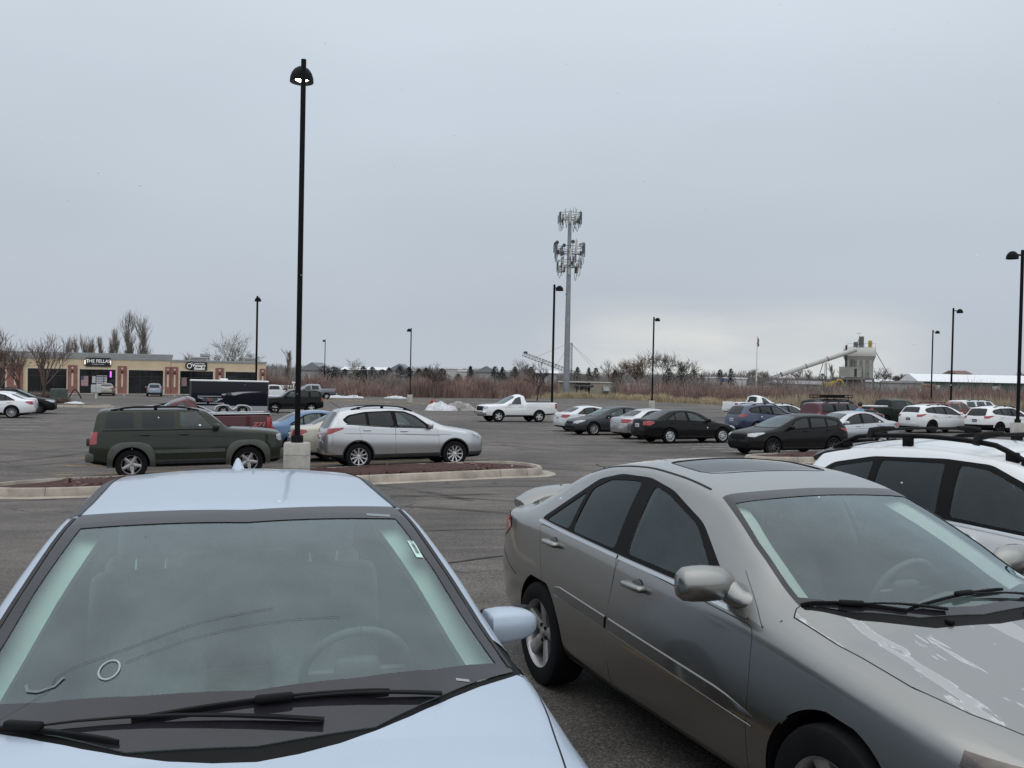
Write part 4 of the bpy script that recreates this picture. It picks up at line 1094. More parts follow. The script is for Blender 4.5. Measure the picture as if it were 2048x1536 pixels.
# door mirrors
for sg in (1, -1):
    m = MB(); T = Matrix.Translation((fx-1.79, sg*.945, .985)) @ Matrix.Diagonal((1, sg, 1, 1)) @ Matrix.Rotation(.12, 4, 'Z'); ring = []
    for t, sx, z0, z1 in ((-.100, .70, -.050, .050), (-.09, .92, -.062, .060), (-.04, 1, -.066, .064), (.02, 1.0, -.060, .060), (.065, .92, -.048, .050), (.092, .72, -.030, .036), (.102, .40, -.012, .018)):
        ring.append([((.075 if cos(a) > 0 else .035)*sx*(abs(cos(a))**.7)*(1 if cos(a) > 0 else -1), t, (z0+z1)/2+(abs(sin(a))**.45)*(1 if sin(a) > 0 else -1)*(z1-z0)/2) for a in [2*pi*k/18 for k in range(18)]])
    k = 18; m.add([p for r in ring for p in r], [(i*k+j, i*k+(j+1) % k, (i+1)*k+(j+1) % k, (i+1)*k+j) for i in range(len(ring)-1) for j in range(k)]+[tuple(range(k))[::-1], tuple((len(ring)-1)*k+j for j in range(k))], 0, T)
    mo = m.build('side_mirror', [blue], root, True, 50)
    q = MB(); q.rbox(-.045, -.028, -.10, .10, -.05, .055, .01, 2, 0, T); q.build('mirror_glass', [pm('dark_car_glass', (.010, .012, .013), .04, ior=1.42, vary=.5, scale=1.5)], mo, True, 50)
    q = MB(); q.tube([T @ Vector((.01, -.06, -.05)), Vector((fx-1.74, sg*.86, .925)), Vector((fx-1.72, sg*.82, .915))], [.034, .026, .03], 8); q.build('mirror_foot', [black], mo, True, 50)
# crack lines, sucker ring, stickers on the windscreen
def on_glass(name, pts, w, mat, off=.0012):
    m = MB(); v, f = ribbon(B, pts, w, off, fx, 'top'); m.add(v, f); return m.build(name, [mat], root, True, 60)
crk = pm('glass_crack', (.012, .014, .015), .5)
def curve(P, n=10):
    out = []
    for i in range(len(P)-1):
        a, b, c, d = (Vector(P[max(0, i-1)]), Vector(P[i]), Vector(P[i+1]), Vector(P[min(len(P)-1, i+2)]))
        for k in range(n): t = k/n; out.append(tuple(.5*((2*b)+(c-a)*t+(2*a-5*b+4*c-d)*t*t+(3*b-a-3*c+d)*t**3)))
    return out+[P[-1]]
on_glass('windscreen_crack', curve([(1.08, -.65), (1.109, -.617), (1.176, -.522), (1.245, -.485), (1.276, -.352), (1.337, -.158), (1.36, -.05), (1.381, .067)]), .0015, crk, .0005)
on_glass('windscreen_crack', curve([(1.224, -.332), (1.256, -.23), (1.284, -.129), (1.315, .05), (1.344, .26)]), .0012, crk, .0005)
on_glass('sucker_ring', [(1.208+.036*cos(a), -.370+.026*sin(a)) for a in [2*pi*k/22 for k in range(23)]], .005, pm('sucker_residue', (.30, .34, .35), .6), .0006)
on_glass('sucker_mark', [(1.235, -.575), (1.205, -.565), (1.19, -.54), (1.195, -.50), (1.222, -.482)], .008, pm('sucker_residue_faint', (.13, .155, .16), .6), .0005)
m = MB()
for (x0, y0), (x1, y1), w, mt in (((1.822, .576), (1.722, .590), .026, 0), ((1.805, .579), (1.745, .588), .012, 1), ((1.818, .577), (1.812, .5778), .012, 1)):
    v, f = ribbon(B, [(x0, y0), (x1, y1)], w, -.0004+.0007*mt, fx, 'top'); m.add(v, f, mt)
m.build('pass_sticker', [pm('sticker_pale', (.50, .68, .60), .6), pm('sticker_print', (.16, .22, .21), .6, vary=.8, scale=120)], root)
on_glass('maker_label', [(1.992, .44), (1.992, .53)], .020, pm('label_faint', (.20, .23, .24), .5))
on_glass('number_window', [(1.10, .565), (1.10, .605)], .012, pm('label_faint2', (.28, .30, .30), .5))
seam(B, fx, root, 'windscreen_gasket', [[(1.22, .768), (1.3, .755), (1.5, .715), (1.7, .665), (1.9, .622), (2.08, .582)]], .016, .0025, pm('rubber_seal', (.012, .012, .013), .6), mode='top')
seam(B, fx, root, 'fender_seam', [[(1.19, .80), (1.22, .835)]], .006, .002, mode='top')
# ------------------------------------------------------------------ the other vehicles
def base_boxy():
    b = base_suv(); b.update(L=4.49, W=.92, front=.85, rear=3.54, R=.365, rim=.225, track=.79, wheel='fivewide', tuck=.03, wide=.5, plantop=True,
        top=[(0,.66),(.02,.95),(.05,1.08),(.2,1.13),(.7,1.185),(1.1,1.205),(1.26,1.215),(1.34,1.235),(1.50,1.38),(1.72,1.56),(1.86,1.655),(2.1,1.70),(2.6,1.72),(3.6,1.72),(4.12,1.705),(4.24,1.68),(4.30,1.61),(4.36,1.35),(4.41,1.14),(4.44,1.05),(4.465,.9),(4.49,.6)],
        bot=[(0,.44),(.04,.38),(.2,.32),(.8,.28),(3.6,.28),(4.2,.36),(4.45,.42),(4.49,.5)],
        belt=[(0,.62),(.05,1.0),(.3,1.05),(.9,1.10),(1.4,1.14),(2.3,1.15),(3.3,1.16),(4.1,1.17),(4.36,1.12),(4.44,1.0),(4.49,.55)],
        w=[(0,.66),(.01,.72),(.04,.78),(.12,.85),(.3,.895),(.7,.915),(2.2,.92),(3.6,.92),(4.1,.905),(4.30,.88),(4.40,.84),(4.46,.79),(4.49,.70)],
        yt=[(0,.74),(.3,.79),(1.1,.79),(1.35,.76),(1.6,.725),(1.9,.69),(2.4,.685),(3.8,.685),(4.2,.68),(4.3,.69),(4.42,.78),(4.49,.78)],
        h=[(0,.55),(1.1,.62),(1.4,.82),(1.9,.90),(4.1,.90),(4.3,.88),(4.4,.8),(4.49,.55)],
        inset=[(0,.03),(.5,.04),(1.4,.05),(3.7,.05),(4.3,.04),(4.49,.03)],
        ws=(1.27,1.36,1.77,1.86), rw=(4.2,4.44), rwz=[(0,1.18),(.60,1.19),(.64,1.24),(.58,1.56),(.52,1.60),(0,1.61)],
        dlo=[(1.60,1.19),(4.16,1.19),(4.10,1.60),(2.0,1.60)],
        panes=[[(1.70,1.215),(2.44,1.215),(2.44,1.60),(2.02,1.60)],[(2.58,1.215),(3.31,1.215),(3.31,1.605),(2.58,1.605)],[(3.48,1.225),(4.13,1.23),(4.07,1.605),(3.50,1.605)]],
        doors=[[(1.36,.40),(2.50,.40),(2.505,1.17),(1.46,1.15),(1.36,.9)],[(2.515,.40),(3.05,.42),(3.38,.78),(3.40,1.17),(2.515,1.17)]],
        head=[[(.62,.86),(.90,.86),(1.0,.90),(1.0,1.02),(.62,1.04)]],
        tail=[[(.80,.86),(.96,.86),(1.06,.88),(1.06,1.15),(.80,1.15)]],
        grille=[(-.50,.84),(.50,.84),(.52,1.02),(-.52,1.02)], intake=[(-.6,.46),(.6,.46),(.6,.56),(-.6,.56)],
        plate=.86, handles=[(2.36,1.07),(3.24,1.07)], mirror=(1.62,1.22), cladz=.46, rails=(2.0,4.0), hoodcut=True)
    return b
def base_hatch():
    b = base_suv()
    return scale_spec(b, 4.36, 1.82, 1.47, 2.65, .88, cladz=.26, R=.325, rim=.225, rails=None, wheel='split',
                      bot=[(0,.34),(.03,.26),(.15,.20),(.8,.18),(3.6,.18),(4.2,.25),(4.32,.33),(4.36,.42)])
def pickup(cab='crew', **kw):
    b = base_pickup()
    if cab == 'reg':
        def X(x):
            if x < 2.6: y = x
            elif x < 3.75: y = 2.6+(x-2.6)*.15/1.15
            else: y = x-1.0
            if y > 3.1: y = y+min(.41, (y-3.1)*.5)
            return y
        for k in ('top', 'bot', 'belt', 'w', 'yt', 'h', 'inset'): b[k] = [(X(x), v) for x, v in b[k]]
        b['L'] = X(b['L']); b['rear'] = X(b['rear'])
        b['dlo'] = [(1.72,1.155),(2.70,1.17),(2.70,1.69),(2.5,1.71),(2.2,1.60)]
        b['panes'] = [[(1.86,1.18),(2.62,1.195),(2.62,1.675),(2.5,1.68),(2.24,1.575)]]
        b['doors'] = [[(1.52,.45),(2.70,.45),(2.74,.7),(2.73,1.165),(1.56,1.135),(1.50,.8)]]
        b['handles'] = [(2.58,1.06)]; b['rw'] = (X(3.88), X(4.0)); b['bed'] = (X(4.06), X(5.76)-.0)
    b.update(kw)
    return b
def bed_parts(root, sp, fx, col, extra=None):
    a, b = sp['bed']; wi = sp['W']-.13; dk = pm('bed_liner', (.02, .02, .021), .8, vary=.3, scale=8)
    m = MB()
    zf = .86; zr = sp.get('bz', 1.345)
    m.add([(fx-a, -wi, zf), (fx-a, wi, zf), (fx-b, wi, zf), (fx-b, -wi, zf)], [(0, 1, 2, 3)])
    for q in ([(fx-a, -wi), (fx-a, wi)], [(fx-a, wi), (fx-b, wi)], [(fx-b, wi), (fx-b, -wi)], [(fx-b, -wi), (fx-a, -wi)]):
        m.add([(*q[0], zf), (*q[1], zf), (*q[1], zr), (*q[0], zr)], [(0, 1, 2, 3)])
    m.build('bed_liner', [dk], root)
    m = MB()
    m.rbox(fx-sp['L']-.12, fx-sp['L']+.10, -.86, .86, .56, .74, .04, 2); m.build('rear_bumper', [extra or pm('chrome_trim', (.62, .63, .65), .18, .95)], root, True, 60)

ROW = radians(21.5)
def spot(u, d, face, half=.8, dy=0):
    """face: 'R' nose to the right and away, 'L' nose to the left and towards us, 'A' nose away, or an angle"""
    yaw = {'R': ROW, 'L': ROW+pi, 'A': ROW+pi/2, 'T': ROW-pi/2}.get(face, face if not isinstance(face, str) else 0)
    p = Vector((gx(u, d, 840), d)); n = Vector((-sin(yaw), cos(yaw)));
    if n.y < 0: n = -n
    c = p+n*half*(1 if abs(n.y) > .5 else 0)
    fw = Vector((cos(yaw), sin(yaw))); sd = Vector((-sin(yaw), cos(yaw)))
    sl = lambda v: (G(c.x+v.x*1.3, c.y+v.y*1.3)-G(c.x-v.x*1.3, c.y-v.y*1.3))/2.6
    return (c.x, c.y, G(c.x, c.y)), yaw, math.atan(sl(fw)), math.atan(sl(sd))
def car(sp, label, cat, u, d, face, col, o=None, name='parked_car', group='parked cars', half=.8):
    loc, yaw, pit, roll = spot(u, d, face, half)
    root, B, fx = build_car(sp, name, label, cat, group, loc, yaw, pit, col, False, o)
    root.rotation_euler = (roll, -pit, yaw)
    return root, B, fx, sp

white = paint('white_paint', (.78, .79, .80), 0, .35, .06)
white2 = paint('pearl_white_paint', (.66, .68, .70), 0, .35, .10)
silver = paint('silver_paint', (.47, .48, .50), .85, .30, .06)
silver2 = paint('dull_silver_paint', (.50, .51, .53), .8, .32, .10)
blackp = paint('black_paint', (.006, .006, .007), 0, .3, .03)
blackp2 = paint('worn_black_paint', (.008, .0075, .0075), 0, .34, .05)
green = paint('army_green_paint', (.026, .030, .022), .35, .34, .05, .5)
greenflare = pm('green_flare_plastic', (.055, .062, .052), .55, vary=.25, scale=5)
maroon = paint('maroon_paint', (.070, .011, .017), .3, .34, .06, .7)
redp = paint('faded_red_paint', (.20, .035, .035), .0, .42, .15)
orange = paint('brick_red_paint', (.21, .035, .022), .2, .36, .12)
navy = paint('dark_blue_paint', (.035, .05, .095), .4, .34, .08)
bluep = paint('steel_blue_paint', (.075, .15, .27), .4, .34, .08)
cream = paint('cream_paint', (.46, .44, .37), .3, .36, .07)
charc = paint('charcoal_paint', (.050, .053, .058), .5, .34, .08)
darkgreen = paint('dark_green_paint', (.02, .03, .024), .2, .4, .12)
tan = paint('tan_paint', (.34, .31, .26), .4, .38, .12)
slate = paint('slate_blue_paint', (.20, .235, .31), .7, .36, .10)
gunmetal = paint('gunmetal_paint', (.20, .21, .24), .8, .36, .10)
black = pm('black_trim', (.0055, .0055, .006), .65, vary=.3, scale=6, spec=.15)
alloyd = pm('alloy_dark', (.10, .10, .105), .4, .7, vary=.25, scale=12)
alloyb = pm('alloy_black', (.015, .015, .016), .35, .4)
alloyw = pm('alloy_bright', (.62, .62, .63), .28, .7, vary=.2, scale=12)
coverm = pm('wheel_cover_silver', (.55, .56, .57), .4, .3, vary=.2, scale=10)

# white crossover beside the silver-grey saloon
sp = scale_spec(base_suv(), 4.45, 1.80, 1.575, 2.635, .88, rails=None, R=.34, rim=.22, cladz=.42, step=.05)
sp.update(cab_rear=3.7, bpil=2.52, rear_seat=3.2)
LV = Vector((sin(-YAW0), cos(YAW0))); FW = Vector((cos(YAW0), sin(YAW0)))
c0 = Vector((1.517, 4.777))+LV*2.75-FW*.52
root, B, fx = build_car(sp, 'parked_car', 'white crossover with heavy black roof rack, beyond the silver-grey saloon', 'car', 'parked cars',
    (c0.x, c0.y, G(c0.x, c0.y)+.02), YAW0, radians(2.0), white, True, dict(rgb=(.7, .7, .7), clad='grey', tint=[1, 0, 0], flare=.06, wsname='crossover', wsglass=dict(tint=(.8, .9, .86), film=.03, gain=1.4)))
cabin(root, B, fx, sp, (.05, .052, .055), (.20, .21, .21), .10)
X_RAIL = []
for sg in (1, -1):
    m = MB(); pts = []; n = 24
    r0, r1 = 1.95, 3.95
    for k in range(n+1):
        t = k/n; x = r0+(r1-r0)*t; y = sg*(B.keys(x)[5]-.05); lift = .085*min(1, (6*t)**.8, (6*(1-t))**.8)
        pts.append((fx-x, y, B.topz(x, y)+lift-.008))
    m.tube(pts, [.012]+[.019]*(n-1)+[.012], 8)
    for t in (.04, .10, .56, .90, .96):
        x = r0+(r1-r0)*t; y = sg*(B.keys(x)[5]-.05); z = B.topz(x, y); m.rbox(fx-x-.05, fx-x+.05, y-.016, y+.016, z-.01, z+min(.085, .5*t+.01, .5*(1-t)+.01), .008, 1)
    m.build('roof_rail', [black], root, True, 60)
for x in (2.42, 3.45):
    m = MB(); ye = B.keys(x)[5]-.05; z = B.topz(x, ye)
    m.tube([(fx-x, -ye+2*ye*k/16, z+.118+.018*sin(pi*k/16)) for k in range(17)], .019, 8, 0, True, None, .6)
    for sg in (1, -1):
        m.tube([(fx-x, sg*(ye+.03), z+.06), (fx-x, sg*(ye+.01), z+.115), (fx-x, sg*(ye-.10), z+.13), (fx-x, sg*(ye-.22), z+.135)], [.028, .031, .027, .019], 8, 0)
    m.build('roof_cross_bar', [black], root, True, 60)
m = MB(); vs = []; n = 16
for i in range(n+1):
    y = -.60+1.2*i/n; e = (abs(y)/.6)**2
    for dx, dz in ((3.66, .006), (3.98-.03*e, -.028), (4.24-.12*e, -.085), (4.23-.12*e, -.115), (3.98, -.14)):
        vs.append((fx-dx, y, B.topz(3.66, y)+dz))
m.add(vs, [(i*5+j, i*5+j+1, (i+1)*5+j+1, (i+1)*5+j) for i in range(n) for j in range(4)]+[tuple(range(5)), tuple(n*5+k for k in range(5))])
m.build('roof_spoiler', [pm('spoiler_black', (.012, .012, .013), .35, vary=.2)], root, True, 50)
seam(B, fx, root, 'window_sill_trim', [[(1.5, B.f['belt'](1.5)+.012), (2.52, B.f['belt'](2.52)+.012), (3.85, B.f['belt'](3.85)+.03)]], .014, .006, chrome)

# --- second row
LGT = pm('clear_car_glass', (.045, .056, .054), .04, ior=1.8)
r, B, fx, sp = car(base_boxy(), 'army green boxy off-roader with grey five-spoke wheels behind the mulch island', 'SUV', 384, 22.0, 'R', green,
    dict(fender=.12, flarecol=greenflare, paintframe=True, dlo=False, clad='grey', pane_r=.05, rimmat=pm('alloy_grey', (.40, .39, .39), .38, .7), tint=[1, 0, 0], fuel=None, railmat=black, handlemat=green))
m = MB()
for sg in (1, -1):
    v, f = ribbon(B, [(1.40, .66), (2.5, .66), (3.06, .66)], .085, .012, fx, 'side', sg); m.add(v, f)
split_loose(m.build('side_moulding', [greenflare], r, True, 60))
m = MB(); m.rbox(fx-.12, fx+.07, -.80, .80, .40, .66, .05, 2); m.rbox(fx-sp['L']-.06, fx-sp['L']+.14, -.86, .86, .44, .66, .05, 2)
split_loose(m.build('bumper', [greenflare], r, True, 60))
m = MB(); m.tube([(fx-1.95, .55, 1.70), (fx-2.35, .56, 2.02)], .006, 5); m.build('aerial', [black], r)
m = MB(); m.rbox(fx-4.49-.07, fx-4.42, -.30, .30, .80, .98, .03, 2); m.build('plate_housing', [pm('grey_plastic_cladding', (.035, .036, .038), .62)], r, True, 60)

r, B, fx, sp = car(scale_spec(base_suv(), 4.52, 1.84, 1.70, 2.69, .93, cladz=.40), 'bright silver crossover with black lower trim and ten-spoke wheels behind the mulch island', 'SUV', 816, 24.6, 'R', silver,
    dict(clad='grey', flare=.035, tint=[1, 0, 0], rimmat=alloyw, cuts=[]))
m = MB(); m.tube([(fx-3.9, .0, 1.60), (fx-4.22, .0, 1.80)], .006, 5); m.build('aerial', [black], r)
seam(B, fx, r, 'character_line_shade', [[(1.35, .86), (2.5, .92), (4.0, .97)]], .012, .004, pm('painted_crease_shade', (.16, .16, .17), .4))  # shade of the body crease painted on as a dark ribbon
car(base_sedan(), 'cream saloon partly hidden behind the bright silver crossover', 'car', 755, 27.3, 'R', cream, dict(rimmat=coverm, tint=[1, 1, 1]))
car(scale_spec(base_sedan(), 4.62, 1.80, 1.46, 2.70, .9, wheel='ten'), 'steel blue saloon behind the tall lamp post', 'car', 672, 29.8, 'R', bluep, dict(tint=[1, 1, 1]))
sp = scale_spec(pickup('reg'), 4.90, 1.88, 1.97, 2.85, .86); sp['bz'] = 1.345*1.97/1.85
r, B, fx, sp = car(sp, 'maroon pickup with pale bed rail behind the army green off-roader', 'pickup truck', 362, 26.0, 'L', maroon, dict(paintframe=True, dlo=False, rimmat=alloyw), half=.86)
bed_parts(r, sp, fx, maroon)
m = MB()
for sg in (1, -1):
    m.rbox(fx-sp['bed'][1], fx-sp['bed'][0], sg*.85-.05, sg*.85+.05, sp['bz']-.012, sp['bz']+.03, .015, 2)
split_loose(m.build('bed_rail_cap', [pm('chrome_trim', (.62, .63, .65), .18, .95)], r, True, 60))
vs, fs = text_mesh('Z71', .17, .004, .004, 1.35, spacing=.95)
for sg in (1, -1):
    m = MB()
    T = Matrix.Translation((fx-4.50, sg*(B.side(4.5, 1.12)+.006), 1.12)) @ Matrix(((-1 if sg > 0 else 1, 0, 0, 0), (0, 0, 1 if sg > 0 else -1, 0), (0, 1, 0, 0), (0, 0, 0, 1))) @ Matrix(((1, .25, 0, 0), (0, 1, 0, 0), (0, 0, 1, 0), (0, 0, 0, 1)))
    m.add(vs, fs, 0, T); m.build('badge_lettering', [pm('badge_red', (.55, .16, .13), .4)], r)
car(scale_spec(base_suv(), 4.5, 1.78, 1.70, 2.6, .9), 'red car glimpsed between the maroon pickup and the black trailer', 'car', 398, 28.4, 'R', redp, dict(paintframe=True, rimmat=coverm, tint=[1, 1, 1]))
# --- middle distance
r, B, fx, sp = car(base_boxy() | {}, 'black compact off-roader beside the end of the black trailer', 'SUV', 586, 68, 'L', blackp, dict(fender=.08, flarecol=blackp, clad='grey', rimmat=alloyw, tint=[1, 0, 0]))
r, B, fx, sp = car(pickup('reg', wheel='fivewide'), 'white regular-cab pickup with grey bumper alone in the middle of the lot', 'pickup truck', 1037, 60, 'L', white, dict(paintframe=True, dlo=True, rimmat=coverm, clad='grey', tint=[1], plate=False), half=.86)
bed_parts(r, sp, fx, white)
m = MB(); m.rbox(fx-.16, fx+.08, -.93, .93, .48, .74, .05, 2); m.build('front_bumper', [pm('chrome_trim', (.62, .63, .65), .18, .95)], r, True, 60)
car(scale_spec(base_sedan(), 4.55, 1.75, 1.40, 2.67, .92), 'white coupe farthest left in the row of saloons, tail towards us', 'car', 1205, 48.4, 'R', white2, dict(rimmat=coverm, tint=[1, 0, 0]))
car(scale_spec(base_sedan(), 4.81, 1.82, 1.45, 2.74, .95, wheel='ten'), 'charcoal saloon facing us between two pale saloons', 'car', 1236, 45, 'L', charc, dict(rimmat=alloyw, tint=[1, 1, 1]))
car(scale_spec(base_sedan(), 4.63, 1.80, 1.42, 2.70, .93, wheel='split'), 'silver saloon with bright red tail lamps tucked behind the black saloon', 'car', 1338, 41.8, 'R', silver, dict(rimmat=alloyd, tint=[1, 0, 0]))
car(scale_spec(base_sedan(), 4.65, 1.78, 1.455, 2.65, .88, wheel='cover'), 'black saloon with silver wheel covers, tail towards us', 'car', 1393, 38.8, 'R', blackp, dict(rimmat=coverm, tint=[1, 0, 0]))
r, B, fx, sp = car(base_hatch(), 'black hatchback with dark split-spoke wheels, nose towards us', 'car', 1607, 32, 'L', blackp2, dict(rimmat=alloyd, tint=[0, 0, 0], clad='black'))
car(base_sedan(), 'light silver saloon behind the black hatchback', 'car', 1712, 37.2, 'L', silver, dict(rimmat=coverm, tint=[0, 0, 0]))
r, B, fx, sp = car(scale_spec(base_suv(), 4.56, 1.78, 1.66, 2.62, .92, cladz=.36), 'dark blue estate-like SUV with roof rails behind the black hatchback', 'SUV', 1556, 47, 'R', navy, dict(tint=[1, 0, 0]))
car(pickup('reg'), 'white pickup parked beyond the dark blue SUV', 'pickup truck', 1528, 72, 'R', white, dict(paintframe=True, dlo=True, rimmat=coverm), half=.86)
car(scale_spec(base_suv(), 4.6, 1.84, 1.6, 2.7, .93), 'white crossover just behind the dark blue SUV', 'SUV', 1588, 52.5, 'R', white2, dict(tint=[1, 1, 1]))
r, B, fx, sp = car(scale_spec(base_boxy(), 4.7, 1.86, 1.74, 2.75, .9), 'maroon SUV beside the person in the light blue top', 'SUV', 1706, 49, 'R', maroon, dict(tint=[1, 0, 0], clad='grey'))
r, B, fx, sp = car(scale_spec(base_boxy(), 4.85, 1.9, 1.84, 2.8, .92), 'black SUV with a loaded roof rack behind the maroon SUV', 'SUV', 1698, 54.5, 'R', blackp2, dict(tint=[1, 0, 0], clad='grey'))
m = MB(); z0 = 1.95
for y in (-.62, .62): m.tube([(fx-1.9, y, z0), (fx-4.1, y, z0)], .03, 6)
for y in (-.62, .62): m.tube([(fx-1.9, y, z0+.14), (fx-4.1, y, z0+.14)], .025, 6)
for k in range(8): x = fx-1.9-2.2*k/7; m.tube([(x, -.62, z0), (x, .62, z0)], .02, 6); m.tube([(x, .62, z0), (x, .62, z0+.14)], .015, 5); m.tube([(x, -.62, z0), (x, -.62, z0+.14)], .015, 5)
for x in (fx-2.2, fx-3.8):
    for y in (-.62, .62): m.tube([(x, y, 1.78), (x, y, z0)], .025, 6)
m.rbox(fx-3.5, fx-2.3, -.45, .45, z0+.02, z0+.13, .03, 2)
m.build('roof_rack', [black], r, True, 60)
r, B, fx, sp = car(pickup('crew'), 'dark green pickup with a canopy over its cab behind the white SUV', 'pickup truck', 1812, 59, 'R', darkgreen, dict(paintframe=True, rimmat=alloyd, dlo=True), half=.86)
bed_parts(r, sp, fx, darkgreen)
m = MB(); m.rbox(fx-5.6, fx-4.2, -.75, .75, 1.30, 1.42, .05, 2); m.build('snow_in_bed', [pm('old_snow', (.62, .63, .65), .8, vary=.3, scale=4)], r, True, 60)
r, B, fx, sp = car(scale_spec(base_suv(), 4.66, 1.89, 1.64, 2.82, .92, R=.37, rim=.25, wheel='split', cladz=.26), 'white SUV with black wheels and black number plate', 'SUV', 1900, 51.5, 'R', white, dict(rimmat=alloyb, platecol='black', tint=[0, 0, 0]))
for x in (2.45, 3.2):
    m = MB(); m.tube([(fx-x, -.62, 1.73), (fx-x, .62, 1.73)], .025, 6); m.build('roof_cross_bar', [black], r, True, 60)
car(scale_spec(base_boxy(), 4.6, 1.80, 1.70, 2.6, .85), 'brick red SUV between the two white SUVs', 'SUV', 1928, 57.5, 'R', orange, dict(paintframe=True, dlo=False, tint=[1, 1, 1], railmat=orange))
car(scale_spec(base_boxy(), 4.7, 1.86, 1.78, 2.7, .85), 'white boxy SUV behind the brick red SUV', 'SUV', 1978, 63, 'R', white2, dict(paintframe=True, dlo=True, tint=[1, 1, 1]))
car(scale_spec(base_suv(), 4.54, 1.83, 1.60, 2.70, .92), 'white crossover with black rear window visor, at the right edge by the lamp base', 'SUV', 2034, 50, 'R', white, dict(platecol='black', rimmat=alloyb, bumper=.56, tint=[0, 0, 0]))
# --- far left
car(scale_spec(base_sedan(), 4.90, 1.86, 1.45, 2.84, .95, wheel='mesh', R=.345, rim=.24), 'white fastback saloon with dark tail lamp at the left edge', 'car', -35, 50, 'L', white, dict(rimmat=alloyw, tint=[0, 0, 0]))
car(scale_spec(base_sedan(), 4.85, 1.84, 1.46, 2.80, .95), 'second white saloon just beyond the white fastback', 'car', -22, 54, 'L', white2, dict(rimmat=alloyw, tint=[0, 0, 0]))
car(scale_spec(base_suv(), 4.7, 1.85, 1.62, 2.75, .95), 'black car facing right beyond the two white saloons', 'car', 28, 57, 'R', blackp2, dict(rimmat=alloyd, tint=[1, 1, 0]))
# --- by the shops
car(base_sedan(), 'tan saloon parked nose-in at the barber shop window', 'car', 213, 108, 'A', tan, dict(rimmat=coverm))
car(scale_spec(base_suv(), 4.5, 1.8, 1.6, 2.65, .9), 'slate blue crossover parked nose-in at the empty shop window', 'SUV', 308, 109, 'A', slate, dict())
r, B, fx, sp = car(pickup('crew'), 'grey crew-cab pickup at the far edge of the lot', 'pickup truck', 622, 110, 'L', gunmetal, dict(paintframe=True, rimmat=alloyw), half=.86); bed_parts(r, sp, fx, gunmetal)
r, B, fx, sp = car(pickup('crew'), 'tall white pickup nose-away beside the end of the black trailer', 'pickup truck', 545, 96, 'A', white2, dict(paintframe=True, rimmat=alloyw)); bed_parts(r, sp, fx, white2)
r, B, fx, sp = car(pickup('reg'), 'white work truck behind the grey crew-cab pickup', 'pickup truck', 590, 128, 'R', white, dict(paintframe=True), half=.86); bed_parts(r, sp, fx, white)
